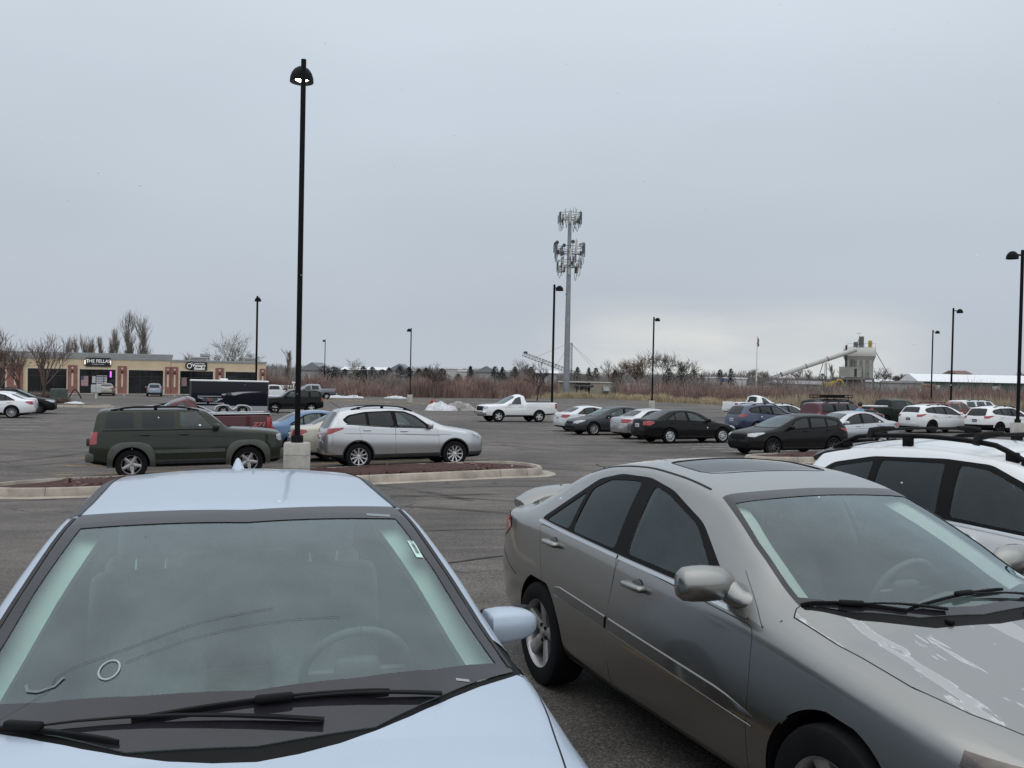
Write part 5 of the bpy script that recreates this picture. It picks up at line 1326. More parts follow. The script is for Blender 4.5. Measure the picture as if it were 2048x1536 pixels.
# ------------------------------------------------------------------ ground
def asphalt():
    m = bpy.data.materials.new('worn_asphalt'); N, L, b = nodes_of(m)
    tc = N.new('ShaderNodeTexCoord')
    def noise(scale, det=5, rough=.6, sc=None, rot=0, dist=0):
        n = N.new('ShaderNodeTexNoise'); n.inputs['Scale'].default_value = scale; n.inputs['Detail'].default_value = det; n.inputs['Roughness'].default_value = rough; n.inputs['Distortion'].default_value = dist
        if sc:
            p = N.new('ShaderNodeMapping'); p.inputs['Scale'].default_value = sc; p.inputs['Rotation'].default_value = (0, 0, rot)
            L.new(tc.outputs['Object'], p.inputs[0]); L.new(p.outputs[0], n.inputs['Vector'])
        else: L.new(tc.outputs['Object'], n.inputs['Vector'])
        return n.outputs['Fac']
    def ramp(src, a, b_, c0, c1):
        r = N.new('ShaderNodeMapRange'); r.inputs['From Min'].default_value = a; r.inputs['From Max'].default_value = b_; r.inputs['To Min'].default_value = c0; r.inputs['To Max'].default_value = c1
        L.new(src, r.inputs[0]); return r.outputs[0]
    def mul(a, c):
        x = N.new('ShaderNodeMath'); x.operation = 'MULTIPLY'; L.new(a, x.inputs[0]); L.new(c, x.inputs[1]); return x.outputs[0]
    big = ramp(noise(.20, 7, .66), .32, .68, .70, 1.20)
    mid = ramp(noise(1.6, 6, .7), .25, .75, .86, 1.13)
    st1 = ramp(noise(1.0, 5, .6, (.30, .9, 1), -radians(30), .8), .38, .62, .86, 1.06)
    st2 = ramp(noise(1.0, 4, .55, (.16, .75, 1), -radians(14), 1.6), .44, .56, .82, 1.03)
    vf = N.new('ShaderNodeTexVoronoi'); vf.inputs['Scale'].default_value = 105; L.new(tc.outputs['Object'], vf.inputs['Vector'])
    sv = N.new('ShaderNodeSeparateColor'); L.new(vf.outputs['Color'], sv.inputs[0])
    fp = N.new('ShaderNodeMath'); fp.operation = 'POWER'; fp.inputs[1].default_value = 2.2; L.new(sv.outputs[0], fp.inputs[0])
    fine = ramp(fp.outputs[0], 0, 1, .55, 2.0)
    f2 = ramp(noise(60, 3, .6), .3, .7, .88, 1.12)
    v = mul(mul(mul(big, mid), mul(st1, st2)), mul(fine, f2))
    # cracks
    vo = N.new('ShaderNodeTexVoronoi'); vo.feature = 'DISTANCE_TO_EDGE'; vo.inputs['Scale'].default_value = .16
    nd = N.new('ShaderNodeTexNoise'); nd.inputs['Scale'].default_value = .9; nd.inputs['Detail'].default_value = 6; L.new(tc.outputs['Object'], nd.inputs['Vector'])
    ma = N.new('ShaderNodeVectorMath'); ma.operation = 'MULTIPLY_ADD'; ma.inputs[1].default_value = (2.2, 2.2, 0); L.new(nd.outputs['Color'], ma.inputs[0]); L.new(tc.outputs['Object'], ma.inputs[2]); L.new(ma.outputs[0], vo.inputs['Vector'])
    ck = ramp(vo.outputs['Distance'], .0015, .006, .45, 1.0)
    v = mul(v, ck)
    # pale salt drift
    rp = N.new('ShaderNodeMix'); rp.data_type = 'RGBA'; rp.inputs['A'].default_value = (.108, .096, .088, 1); rp.inputs['B'].default_value = (.148, .129, .114, 1)
    L.new(ramp(noise(.11, 5, .6), .35, .65, 0, 1), rp.inputs['Factor'])
    mx = N.new('ShaderNodeMix'); mx.data_type = 'RGBA'; mx.blend_type = 'MULTIPLY'; mx.inputs['Factor'].default_value = 1
    L.new(rp.outputs['Result'], mx.inputs['A']); L.new(v, mx.inputs['B']); L.new(mx.outputs['Result'], b.inputs['Base Color'])
    b.inputs['Roughness'].default_value = .82; b.inputs['Specular IOR Level'].default_value = .35
    bp = N.new('ShaderNodeBump'); bp.inputs['Strength'].default_value = .55; bp.inputs['Distance'].default_value = .006
    L.new(mul(fine, f2), bp.inputs['Height']); L.new(bp.outputs['Normal'], b.inputs['Normal'])
    return m
ASPH = asphalt()
def sheet(name, xs, ys, mat, dz=0.0, keep=None, kind='structure'):
    nx = len(xs); vs = [(x, y, G(x, y)+dz) for y in ys for x in xs]
    fs = []
    for j in range(len(ys)-1):
        for i in range(nx-1):
            if keep and not keep((xs[i]+xs[i+1])/2, (ys[j]+ys[j+1])/2): continue
            fs.append((j*nx+i, j*nx+i+1, (j+1)*nx+i+1, (j+1)*nx+i))
    o = mesh_obj(name, vs, fs, mat); o['kind'] = kind
    return o
def rng(a, b, s):
    n = int(round((b-a)/s)); return [a+(b-a)*i/n for i in range(n+1)]
soil = pm('field_soil', (.155, .125, .095), .95, vary=.45, scale=.15, dark=(.10, .085, .065))
sheet('ground', rng(-900, 900, 30), rng(60, 1500, 30), soil, -.25)
EDGE = pchip([(-120, 128), (-35, 126), (-20, 125), (0, 131), (12, 137), (22, 122), (34, 106), (60, 100), (120, 98)])
sheet('parking_lot', rng(-110, 110, 2.0), rng(-14, 30, 1.0)+rng(32, 138, 2.0), ASPH, 0, lambda x, y: y < EDGE(x)+1)

# kerbs and islands
conc = pm('kerb_concrete', (.36, .315, .265), .88, vary=.35, scale=2.2, bump=.15, bscale=60)
concpale = pm('post_base_concrete', (.42, .40, .365), .9, vary=.30, scale=2.5, bump=.2, bscale=30)
mulch = pm('red_mulch', (.062, .022, .019), .95, vary=.7, scale=22, bump=1.0, bscale=45, dark=(.018, .009, .008))
def offset_poly(P, d):
    out = []; n = len(P)
    for i in range(n):
        a, b, c = Vector(P[i-1]), Vector(P[i]), Vector(P[(i+1) % n])
        e1 = (b-a).normalized(); e2 = (c-b).normalized(); n1 = Vector((-e1.y, e1.x)); n2 = Vector((-e2.y, e2.x)); k = n1+n2; k = k/max(.4, k.dot(k)/2)
        out.append(tuple(b+k*d))
    return out
def dens(P, s):
    out = []; n = len(P)
    for i in range(n):
        a, b = Vector(P[i]), Vector(P[(i+1) % n]); k = max(1, int((b-a).length/s))
        out += [tuple(a.lerp(b, t/k)) for t in range(k)]
    return out
def island(P, h=.17, kw=.16, apron=.32, fill=None, crown=.10):
    """P runs anticlockwise: kerb ring with rounded top, a flat concrete gutter, and the planting bed inside"""
    P = dens(P, .35); n = len(P)
    A = offset_poly(P, -apron); B1 = offset_poly(P, .025); C1 = offset_poly(P, kw-.02); D1 = offset_poly(P, kw)
    g = lambda p: G(p[0], p[1])
    rings = [[(*p, g(p)+.006) for p in A], [(*p, g(p)+.02) for p in P], [(*p, g(p)+h-.03) for p in B1], [(p[0]*.7+q[0]*.3, p[1]*.7+q[1]*.3, g(p)+h) for p, q in zip(B1, C1)], [(*p, g(p)+h-.004) for p in C1], [(*p, g(p)+h-.09) for p in D1]]
    vs = [v for r in rings for v in r]
    fs = [(k*n+i, k*n+(i+1) % n, (k+1)*n+(i+1) % n, (k+1)*n+i) for k in range(len(rings)-1) for i in range(n)]
    o = mesh_obj('kerb', vs, fs, conc, None, None, None, True, 50); o['kind'] = 'structure'
    # joints across the kerb
    m = MB()
    for i in range(0, n, 9):
        m.tube([rings[1][i], rings[2][i], rings[3][i], rings[4][i]], .006, 4)
    o = m.build('kerb_joints', [pm('joint_shadow', (.09, .08, .07), .9)]); o['kind'] = 'structure'
    # bed
    c = Vector((sum(p[0] for p in P)/n, sum(p[1] for p in P)/n)); vs = []; K = 14
    for k in range(K+1):
        for p in D1:
            q = Vector(p).lerp(c, k/K); t = k/K
            z = g(q)+h-.07+crown*min(1, t*3.0)+.03*random.uniform(-1, 1)*(1 if 0 < k else 0)
            vs.append((q.x, q.y, z))
    fs = [(k*n+i, k*n+(i+1) % n, (k+1)*n+(i+1) % n, (k+1)*n+i) for k in range(K) for i in range(n)]
    o = mesh_obj('planting_bed', vs, fs, fill or mulch); o['kind'] = 'structure'
    return c, D1
def lens(x0, y0, L, w, r=.9, yaw=None):
    """a long rounded island: near long edge starts at (x0, y0) and runs L metres along the rows"""
    a = ROWD if yaw is None else yaw
    U = Vector((cos(a), sin(a))); V = Vector((-sin(a), cos(a))); o = Vector((x0, y0)); out = []
    for k in range(9): an = -pi/2+pi*k/8; out.append((L-r+r*cos(an), w/2+(w/2)*sin(an)))
    for k in range(9): an = pi/2+pi*k/8; out.append((r+r*cos(an)*2.2 if cos(an) < 0 else r, w/2+(w/2)*sin(an)))
    return [tuple(o+U*s+V*t) for s, t in out]
ROWD = radians(24.8)
ISL = lens(-9.2, 17.45, 11.5, 2.75)
cI, bed = island(ISL, .19)
island(lens(9.0, 28.3, 9.0, 2.0), .18)
# loose chips on the mulch: too many to count
m = MB(); rnd = random.Random(3)
U = Vector((cos(ROWD), sin(ROWD))); V = Vector((-sin(ROWD), cos(ROWD)))
for (ox, oy, LL, WW, cnt) in ((-9.2, 17.45, 10.7, 2.75, 2600), (9.0, 28.3, 9, 2.0, 900)):
    for _ in range(cnt):
        s, t = rnd.uniform(.4, LL-.5), rnd.uniform(.3, WW-.3); q = Vector((ox, oy))+U*s+V*t
        z = G(q.x, q.y)+.165+rnd.uniform(.0, .045); a = rnd.uniform(0, 3.2); l = rnd.uniform(.025, .085); w_ = rnd.uniform(.008, .022); d = Vector((cos(a), sin(a), rnd.uniform(-.4, .4)))*l; e = Vector((-sin(a), cos(a), rnd.uniform(-.3, .3)))*w_
        c = Vector((q.x, q.y, z))
        m.add([c-d-e, c+d-e, c+d+e, c-d+e], [(0, 1, 2, 3)], 1 if rnd.random() < .06 else 0)
o = m.build('mulch_chips', [pm('mulch_chip', (.095, .032, .027), .9, vary=.8, scale=40), pm('mulch_chip_pale', (.30, .20, .16), .9)]); o['kind'] = 'stuff'
# sealed cracks and tyre marks on the asphalt
def alpha_mat(name, col, a0, a1, scale):
    m = bpy.data.materials.new(name); N, L, b = nodes_of(m); b.inputs['Base Color'].default_value = (*col, 1); b.inputs['Roughness'].default_value = .8; b.inputs['Specular IOR Level'].default_value = .2
    tc = N.new('ShaderNodeTexCoord'); nz = N.new('ShaderNodeTexNoise'); nz.inputs['Scale'].default_value = scale; nz.inputs['Detail'].default_value = 6; L.new(tc.outputs['Object'], nz.inputs['Vector'])
    r = N.new('ShaderNodeMapRange'); r.inputs['From Min'].default_value = .35; r.inputs['From Max'].default_value = .65; r.inputs['To Min'].default_value = a0; r.inputs['To Max'].default_value = a1; L.new(nz.outputs['Fac'], r.inputs[0]); L.new(r.outputs[0], b.inputs['Alpha']); return m
R5 = random.Random(31)
def strip(m, pts, w, dz):
    vs = []
    for i, p in enumerate(pts):
        t = (Vector(pts[min(i+1, len(pts)-1)])-Vector(pts[max(i-1, 0)])).normalized(); nn = Vector((-t.y, t.x))*w/2*R5.uniform(.7, 1.3)
        for s in (-1, 1): q = Vector(p)+nn*s; vs.append((q.x, q.y, G(q.x, q.y)+dz))
    m.add(vs, [(2*i, 2*i+1, 2*i+3, 2*i+2) for i in range(len(pts)-1)])
m = MB()
for x0, y0, a, ln in ((-1.2, 12.6, .1, 6), (-2.0, 9.4, .35, 7), (2.2, 13.5, -.2, 5), (4, 18, 1.2, 9), (-14, 14, .5, 9), (-18, 24, 1.4, 12), (1.5, 27, .2, 10), (8, 24, 1.9, 12), (-6, 34, .3, 14), (3, 45, .5, 18), (-22, 40, .2, 16), (14, 36, 1.1, 10), (-12, 52, 1.9, 14), (20, 60, .4, 20), (-34, 62, .6, 16), (0, 75, .1, 22)):
    p = Vector((x0, y0)); pts = [tuple(p)]
    for k in range(int(ln/.35)): a += R5.gauss(0, .16); p = p+Vector((cos(a), sin(a)))*.35; pts.append(tuple(p))
    strip(m, pts, .035+.0009*y0, .007)
o = m.build('crack_sealing', [alpha_mat('crack_tar', (.018, .017, .017), .35, 1.0, 1.5)]); o['kind'] = 'structure'
m = MB()
for cx, cy, r, a0, a1 in ((-9, 2, 15.5, .35, 1.5), (-9, 2, 17.1, .35, 1.5), (6, 38, 13, 3.4, 5.0), (6, 38, 14.6, 3.4, 5.0), (-26, 30, 12, -.9, .7), (-26, 30, 13.6, -.9, .7), (-4, 50, 14, 4.0, 5.6), (-4, 50, 15.6, 4.0, 5.6), (2, 4, 14, .7, 1.9), (2, 4, 15.6, .75, 1.9), (-20, 6, 22, .5, 1.2)):
    strip(m, [(cx+r*cos(a0+(a1-a0)*k/40), cy+r*sin(a0+(a1-a0)*k/40)) for k in range(41)], .24, .005)
o = m.build('tyre_marks', [alpha_mat('tyre_mark_rubber', (.035, .033, .032), .0, .42, .9)]); o['kind'] = 'structure'
# painted lines
yellow = pm('worn_yellow_line', (.50, .30, .06), .8, vary=.45, scale=5, dark=(.22, .15, .06))
whitel = pm('worn_white_line', (.52, .51, .49), .85, vary=.5, scale=4, dark=(.16, .15, .14))
def line(a, b, w, mat, m):
    a, b = Vector(a), Vector(b); d = (b-a).normalized(); nn = Vector((-d.y, d.x))*w/2; k = max(1, int((b-a).length/.8)); vs = []
    for i in range(k+1):
        p = a.lerp(b, i/k)
        for s in (-1, 1): q = p+nn*s; vs.append((q.x, q.y, G(q.x, q.y)+.008))
    m.add(vs, [(2*i, 2*i+1, 2*i+3, 2*i+2) for i in range(k)])
ml, my = MB(), MB()
Ur = Vector((cos(radians(21.5)), sin(radians(21.5)))); Vr = Vector((-Ur.y, Ur.x))
def stalls(p, n0, n1, back, fwd, m, w=.10, pitch=2.75):
    for k in range(n0, n1): q = Vector(p)+Vr*(pitch*(k-.5)); line(q-Ur*back, q+Ur*fwd, w, None, m)
stalls((-7.9, 22.6), 0, 4, 3.3, 2.6, my); stalls((-2.9, 25.4), 0, 4, 2.6, 2.9, my)
line((-4.9, 22.9), (-8.6, 31.9), .11, None, my)
stalls((8.0, 39.6), -2, 6, 2.7, 2.8, ml); stalls((10.8, 33.0), 0, 6, 2.7, 2.7, ml); stalls((26, 52.5), -2, 4, 2.6, 2.6, ml)
stalls((0.8, 60.5), -4, 6, 3.4, 3.4, ml, .10, 3.0); stalls((-30, 55), -6, 9, 2.7, 2.7, ml); stalls((-44, 104), -1, 2, 3, 3, ml)
for k in range(-6, 8):
    a = Vector((-47.05, 117))+Ur*(k*2.9)-Vr*8.5; line(a, a+Vr*5.2, .1, None, ml)
o = ml.build('white_road_markings', [whitel]); o['kind'] = 'structure'
pA_ = Vector((-.53, 2.18))+Vector((sin(-YAW0), cos(YAW0)))*1.03; line(pA_-FW*3.6, pA_+FW*.9, .10, None, my)
o = my.build('yellow_road_markings', [yellow]); o['kind'] = 'structure'

# ------------------------------------------------------------------ lamp posts
polem = pm('lamp_post_black', (.006, .0065, .008), .6, vary=.3, scale=4, spec=.12)
litm = pm('lit_lamp_lens', (.9, .9, .85), .4, emit=(1, .97, .90), estr=14.0)
unlit = pm('unlit_lamp_lens', (.30, .31, .32), .3)
refl = pm('lamp_reflector', (.55, .56, .58), .25, .6)
def lamp_post(label, x, y, ztop, ang, lit=False, base=.9, r=.075, arm=.42):
    g = G(x, y); root = empty('lamp_post', label, 'lamp post', (x, y, g), (0, 0, 0), 'parking lot lamp posts')
    if base:
        m = MB(); m.lathe([(.305, -.1), (.305, base-.03), (.28, base), (.001, base)], 28)
        bo = m.build('concrete_base', [concpale], root, True, 40)
        if y < 30:
            j = MB()
            for z in (.32, .62): j.tube([(.3055*cos(a), .3055*sin(a), z+.012*sin(a*3)) for a in [2*pi*k/24 for k in range(25)]], .004, 4, 0, False)
            j.build('casting_joint', [pm('joint_shadow', (.09, .08, .07), .9)], bo)
    m = MB(); H = ztop-g
    m.lathe([(.14, base), (.14, base+.14), (.12, base+.17), (.001, base+.17)], 16); m.build('base_cover', [polem], root, True, 40)
    m = MB(); m.lathe([(r, base+.1), (r*.92, H), (.001, H+.01)], 12); m.build('pole', [polem], root, True, 40)
    hx, hy = cos(ang)*arm, sin(ang)*arm; zc = H-.37; R = .275
    m = MB(); T = Matrix.Translation((hx, hy, zc))
    m.lathe([(.001, .31), (.09, .295), (.17, .24), (.235, .15), (.268, .05), (R, -.06), (R-.012, -.065), (R-.02, -.04), (.245, .08), (.14, .22), (.001, .25)], 24, 0, T)
    sh = m.build('lamp_shade', [polem], root, True, 50)
    m = MB(); m.tube([(0, 0, zc+.12), (hx*.5, hy*.5, zc+.14)], .045, 8); m.build('arm', [polem], root, True, 40)
    m = MB(); m.lathe([(.001, .02), (.12, .02), (.20, .03), (.245, .03), (.243, .08)], 24, 0, T); m.build('reflector', [refl], sh, True, 40)
    m = MB(); m.lathe([(.001, -.035), (.10, -.03), (.15, .0), (.001, .07)], 16, 0, T); m.build('lens', [litm if lit else unlit], sh, True, 40)
    return root
def lamp_at(label, u, d, vtop, ang, **k):
    p = atd(u, vtop, d); lamp_post(label, p.x, d, p.z, ang, **k)
p = Vector((gx(606, 21.0, 470), 21.0))
lamp_at('tall lit lamp post on a concrete base in the mulch island, nearest', 607.5, 21.0, 119, radians(110), lit=True, arm=.33, r=.066)
lamp_at('lit lamp post behind the black trailer', 515, 76, 592, radians(100), lit=True, r=.09)
lamp_at('slim lamp post with small head on a concrete base at the far left kerb strip', 822.5, 106, 656, radians(170), base=.9, r=.07, arm=.25)
lamp_at('small far lamp post above the brush, left of the evergreens', 650.5, 172, 679, radians(170), r=.08, arm=.25)
lamp_at('lamp post just left of the cell tower', 1109, 64, 569, radians(12), r=.085, arm=.38)
lamp_at('lamp post in front of the big bare trees', 1308, 95, 634, radians(15), r=.09)
lamp_at('lamp post with arm to the right, in front of the green warehouse', 1907, 80, 616, radians(5), r=.085, arm=.6)
lamp_at('smaller lamp post between the concrete plant and the green warehouse', 1866, 112, 660, radians(5), r=.085, arm=.6)
lamp_at('lamp post on a concrete base at the right edge, head to the left', 2045.5, 42.5, 500, radians(180), arm=.48, r=.08)

# ------------------------------------------------------------------ shops
stucco = pm('tan_stucco', (.62, .50, .34), .9, vary=.12, scale=.6, bump=.1, bscale=30)
stucco2 = pm('cream_stucco_reveal', (.62, .53, .41), .9, vary=.12, scale=.8)
brickr = pm('red_split_face_block', (.27, .125, .105), .9, vary=.25, scale=2, bump=.3, bscale=12)
cornice = pm('grey_metal_coping', (.36, .37, .375), .45, .3, vary=.1, scale=1)
shopglass = pm('shop_window_glass', (.012, .014, .016), .06, ior=1.6, vary=.7, scale=.7)
frame = pm('window_frame_dark', (.02, .02, .022), .4)
pavem = pm('pale_pavement', (.36, .34, .31), .9, vary=.2, scale=1)
S0 = Vector((-47.05, 117.0)); YS = radians(21.5)
def s_of(u):
    k = (u-1024)/1800; return (k*S0.y-S0.x)/(cos(YS)-sin(YS)*k)
ZB = -2.22
def shop(label, u0, u1, H, wins, pils, cap):
    s0, s1 = s_of(u0), s_of(u1)
    o = S0+Vector((cos(YS), sin(YS)))*s0; root = empty('shop_building', label, 'building', (o.x, o.y, ZB), (0, 0, YS))
    W = s1-s0
    def X(u): return s_of(u)-s0
    m = MB(); x = 0; zt = 3.05
    edges = sorted(wins)
    # front wall built round the openings
    for a, b in edges:
        if X(a) > x: m.box(x, X(a), 0, .35, 0, zt)
        x = X(b)
    m.box(x, W, 0, .35, 0, zt); m.box(0, W, 0, .35, zt, H)
    m.box(0, .35, .35, 22, 0, H); m.box(W-.35, W, .35, 22, 0, H); m.box(.35, W-.35, 21.65, 22, 0, H)
    m.build('wall', [stucco], root)
    m = MB(); m.box(.36, W-.36, .36, 21.6, H-.55, H-.45); m.build('roof', [pm('flat_roof', (.4, .41, .42), .9)], root)
    m = MB()
    for i, (z0, z1, out) in enumerate(cap): m.box(-out, W+out, -out, .36, z0, z1)
    m.build('cornice', [cornice], root)
    for a, b in edges:
        f = MB(); xa, xb = X(a), X(b); n = max(3, int(round((xb-xa)/1.3)))
        f.box(xa, xb, .18, .26, zt-.08, zt); f.box(xa, xb, .18, .26, 0, .10); f.box(xa, xb, .18, .26, 2.15, 2.23)
        for k in range(n+1): q = xa+(xb-xa)*k/n; f.box(max(xa, q-.035), min(xb, q+.035), .17, .265, .1, zt-.08)
        wo = f.build('window_frame', [frame], root)
        g = MB(); g.box(xa+.01, xb-.01, .21, .23, .02, zt-.02); g.build('pane', [shopglass], wo)
        t = MB(); t.box(xa-.22, xa, -.05, .34, 0, zt+.2); t.box(xb, xb+.22, -.05, .34, 0, zt+.2); t.box(xa, xb, -.05, .34, zt, zt+.2); t.build('window_surround', [stucco2], root)
    for a, b in pils:
        q = MB(); q.box(X(a), X(b), -.14, .30, 0, 3.55); po = q.build('pilaster', [brickr], root)
        c = (X(a)+X(b))/2; q = MB(); q.box(c-.10, c+.10, -.165, -.142, .9, 2.55)
        q.lathe([(.001, .02), (.11, .02), (.12, 0)], 16, 0, Matrix.Translation((c, -.142, 3.2)) @ Matrix.Rotation(pi/2, 4, 'X')); q.build('pale_inlay', [stucco2], po)
        q = MB(); q.rbox(c-.13, c+.13, -.34, -.14, 2.65, 2.95, .05, 2); q.build('wall_lamp', [pm('bronze_lamp', (.06, .025, .02), .5)], po, True, 50)
    return root, X
shopA, XA = shop('long tan shop unit with red pilasters and a stepped grey cornice, taller left part', -60, 341, 5.1,
    [(-40, 10), (55, 133), (159, 231), (257, 326)], [(14, 46), (135.5, 154), (235, 253.5), (330, 341)], [(4.35, 4.5, .10), (4.5, 4.75, .16), (4.75, 5.0, .24), (5.0, 5.15, .30)])
shopB, XB = shop('lower tan shop unit with the pottery sign, right part with flat grey coping', 341.6, 531, 4.45,
    [(360, 426), (451, 514)], [(342, 356), (431, 447), (519.5, 530)], [(4.2, 4.36, .08), (4.36, 4.5, .14)])
# blinds in the end shop window
m = MB()
for k in range(4): a = XB(453)+(XB(512)-XB(453))*k/4; m.box(a+.12, a+(XB(512)-XB(453))/4-.12, .24, .25, 2.3, 2.95)
m.build('blind', [pm('pale_blind', (.42, .44, .42), .8)], shopB)
def on_shop(u, z, out, X, o): return None
def sign_root(name, label, u, z, out=.06):
    s = s_of(u); p = S0+Vector((cos(YS), sin(YS)))*s-Vector((-sin(YS), cos(YS)))*out
    return empty(name, label, 'sign', (p.x, p.y, ZB+z), (0, 0, YS))
LET = Matrix(((1, 0, 0, 0), (0, 0, -1, 0), (0, 1, 0, 0), (0, 0, 0, 1)))
signblack = pm('sign_black', (.010, .010, .012), .4); signwhite = pm('sign_white_letters', (.80, .80, .78), .5, emit=(1, 1, .97), estr=.12)
r = sign_root('shop_sign', 'black rectangular barber shop sign with white capital letters above the door', 196, 4.0)
m = MB(); m.rbox(-1.42, 1.42, -.10, .02, -.58, .58, .02, 1); m.build('sign_panel', [signblack], r)
vs, fs = text_mesh('THE FELLAS', .56, .01, .010, .98); m = MB(); m.add(vs, fs, 0, Matrix.Translation((0, -.112, .10)) @ LET)
m.prism([(-1.30, .34), (-1.14, .38), (-1.18, -.10), (-1.26, -.16)], -.118, -.105)
m.build('sign_lettering', [signwhite], r)
vs, fs = text_mesh('BARBER SHOP', .21, .008, .004, 1.05); m = MB(); m.add(vs, fs, 0, Matrix.Translation((0, -.112, -.30)) @ LET); m.build('sign_lettering', [pm('sign_grey_letters', (.45, .45, .45), .5)], r)
r = sign_root('shop_sign', 'black pottery studio sign with a round vase emblem and white lettering', 392, 3.72)
m = MB(); m.rbox(-.86, 1.36, -.10, .02, -.56, .56, .06, 2); m.lathe([(.001, .02), (.52, .02), (.52, -.10), (.001, -.10)], 24, 0, Matrix.Translation((-.86, -.08, .04)) @ Matrix.Rotation(pi/2, 4, 'X')); m.prism([(-.95, .5), (-.60, .66), (-.40, .40)], -.10, .02); m.build('sign_panel', [signblack], r)
m = MB()
for t, sz, x, z, b_ in (('Cache Valley', .25, .42, .34, .004), ('Pottery', .46, .36, .06, .014), ('Studio', .46, .40, -.33, .018)):
    vs, fs = text_mesh(t, sz, .008, b_, 1.12 if t != 'Cache Valley' else 1.0); m.add(vs, fs, 0, Matrix.Translation((x, -.112, z)) @ LET)
m.build('sign_lettering', [signwhite], r)
m = MB(); m.tube([(-.86+.27*cos(a), -.11, .02+.30*sin(a)) for a in [2*pi*k/20 for k in range(21)]], .05, 6); m.tube([(-.62, -.11, .50), (-.70, -.11, .34), (-.58, -.11, -.05), (-.42, -.11, .42)], .035, 6); m.build('vase_emblem', [signwhite], r)
for u, lab in ((169.5, 'small lit wall lantern left of the barber sign'), (220.5, 'small lit wall lantern right of the barber sign')):
    s = s_of(u); p = S0+Ur*s-Vr*.12; rr = empty('wall_lantern', lab, 'wall lamp', (p.x, p.y, ZB+3.95), (0, 0, YS), 'lanterns beside the barber sign')
    m = MB(); m.box(-.10, .10, -.06, .1, .28, .36); m.box(-.10, .10, -.06, .1, -.36, -.28); m.box(-.10, -.07, -.05, .08, -.3, .3); m.box(.07, .10, -.05, .08, -.3, .3); m.build('lantern_frame', [frame], rr)
    m = MB(); m.box(-.065, .065, -.03, .06, -.27, .27); m.build('lantern_glass', [pm('lit_lantern', (.9, .85, .7), .5, emit=(1, .9, .7), estr=1.0)], rr)
def flat_on_glass(name, label, cat, u, z, w, h, mat, extra=None):
    s = s_of(u); p = S0+Ur*s+Vr*.20; o = empty(name, label, cat, (p.x, p.y, ZB+z), (0, 0, YS)); m = MB(); m.box(-w/2, w/2, -.02, 0, -h/2, h/2); m.build('sheet', [mat], o)
    if extra: extra(o)
    return o
def flag(o):
    m = MB()
    for k in range(7): m.box(-.42, .42, -.024, -.020, -.62+k*.18, -.62+k*.18+.09)
    m.build('flag_stripes', [pm('flag_red', (.34, .10, .11), .7)], o)
    m = MB(); m.box(-.42, -.08, -.028, -.0241, .12, .64); m.build('flag_canton', [pm('flag_blue', (.07, .08, .14), .7)], o)
flat_on_glass('window_flag', 'small stars and stripes flag hung in the barber shop window', 'flag', 168.8, 1.55, .84, 1.28, pm('flag_white', (.42, .38, .38), .7), flag)
def poster_lines(o):
    m = MB()
    for k, w_ in enumerate((1.05, .95, 1.0, .9, .7)):
        for j in range(5): m.box(-w_/2+j*w_/5, -w_/2+j*w_/5+w_/5-.05, -.026, -.0205, .55-k*.28, .67-k*.28)
    m.build('poster_print', [pm('poster_ink', (.08, .08, .10), .7)], o)
flat_on_glass('window_poster', 'large white poster with dark block print in the barber shop window', 'poster', 203, 1.5, 1.2, 1.6, pm('poster_paper', (.46, .47, .50), .7), poster_lines)
flat_on_glass('door_notice', 'white notice on the barber shop door', 'notice', 187, 1.75, .45, .9, pm('poster_paper', (.46, .47, .50), .7))
flat_on_glass('window_notice', 'pinkish notice on the pottery studio door glass', 'notice', 368.3, 1.6, .65, 1.1, pm('pink_notice', (.24, .16, .16), .7))
s = s_of(221); p = S0+Ur*s+Vr*.15; o = empty('neon_sign', 'small glowing purple neon sign high in the barber shop window', 'neon sign', (p.x, p.y, ZB+2.45), (0, 0, YS)); m = MB(); m.rbox(-.09, .09, -.03, 0, -.38, .38, .02, 1); m.build('neon_tube', [pm('purple_neon', (.5, .1, .8), .5, emit=(.62, .10, 1), estr=1.6)], o)
# pavement in front
m = MB(); a = s_of(-60); b_ = s_of(540)
for k in range(20):
    p0 = S0+Ur*(a+(b_-a)*k/20); p1 = S0+Ur*(a+(b_-a)*(k+1)/20)
    q = [p0-Vr*2.2, p1-Vr*2.2, p1+Vr*.05, p0+Vr*.05]
    m.add([(*c, ZB-.3) for c in q]+[(*c, ZB+.0) for c in q], [(4, 5, 6, 7), (0, 1, 5, 4), (1, 2, 6, 5), (3, 0, 4, 7)])
o = m.build('pavement', [pavem]); o['kind'] = 'structure'
# roof plant
for u, d, lab, (w_, h_) in ((397, 127, 'grey rooftop air unit behind the pottery sign', (2.4, 1.0)), (410, 128, 'dark rooftop vent box next to the air unit', (1.3, 1.5)), (497, 131, 'rooftop unit near the right end of the shops', (1.5, 1.1))):
    p = atd(u, 720, d); o = empty('rooftop_unit', lab, 'roof unit', (p.x, d, ZB+4.0), (0, 0, YS)); m = MB(); m.rbox(-w_/2, w_/2, -.6, .6, 0, h_, .04, 1); m.build('casing', [cornice], o); m = MB()
    for k in range(4): m.box(-w_/2+.1, w_/2-.1, -.62, -.601, .15+k*h_*.2, .15+k*h_*.2+.08)
    m.build('louvre', [frame], o)
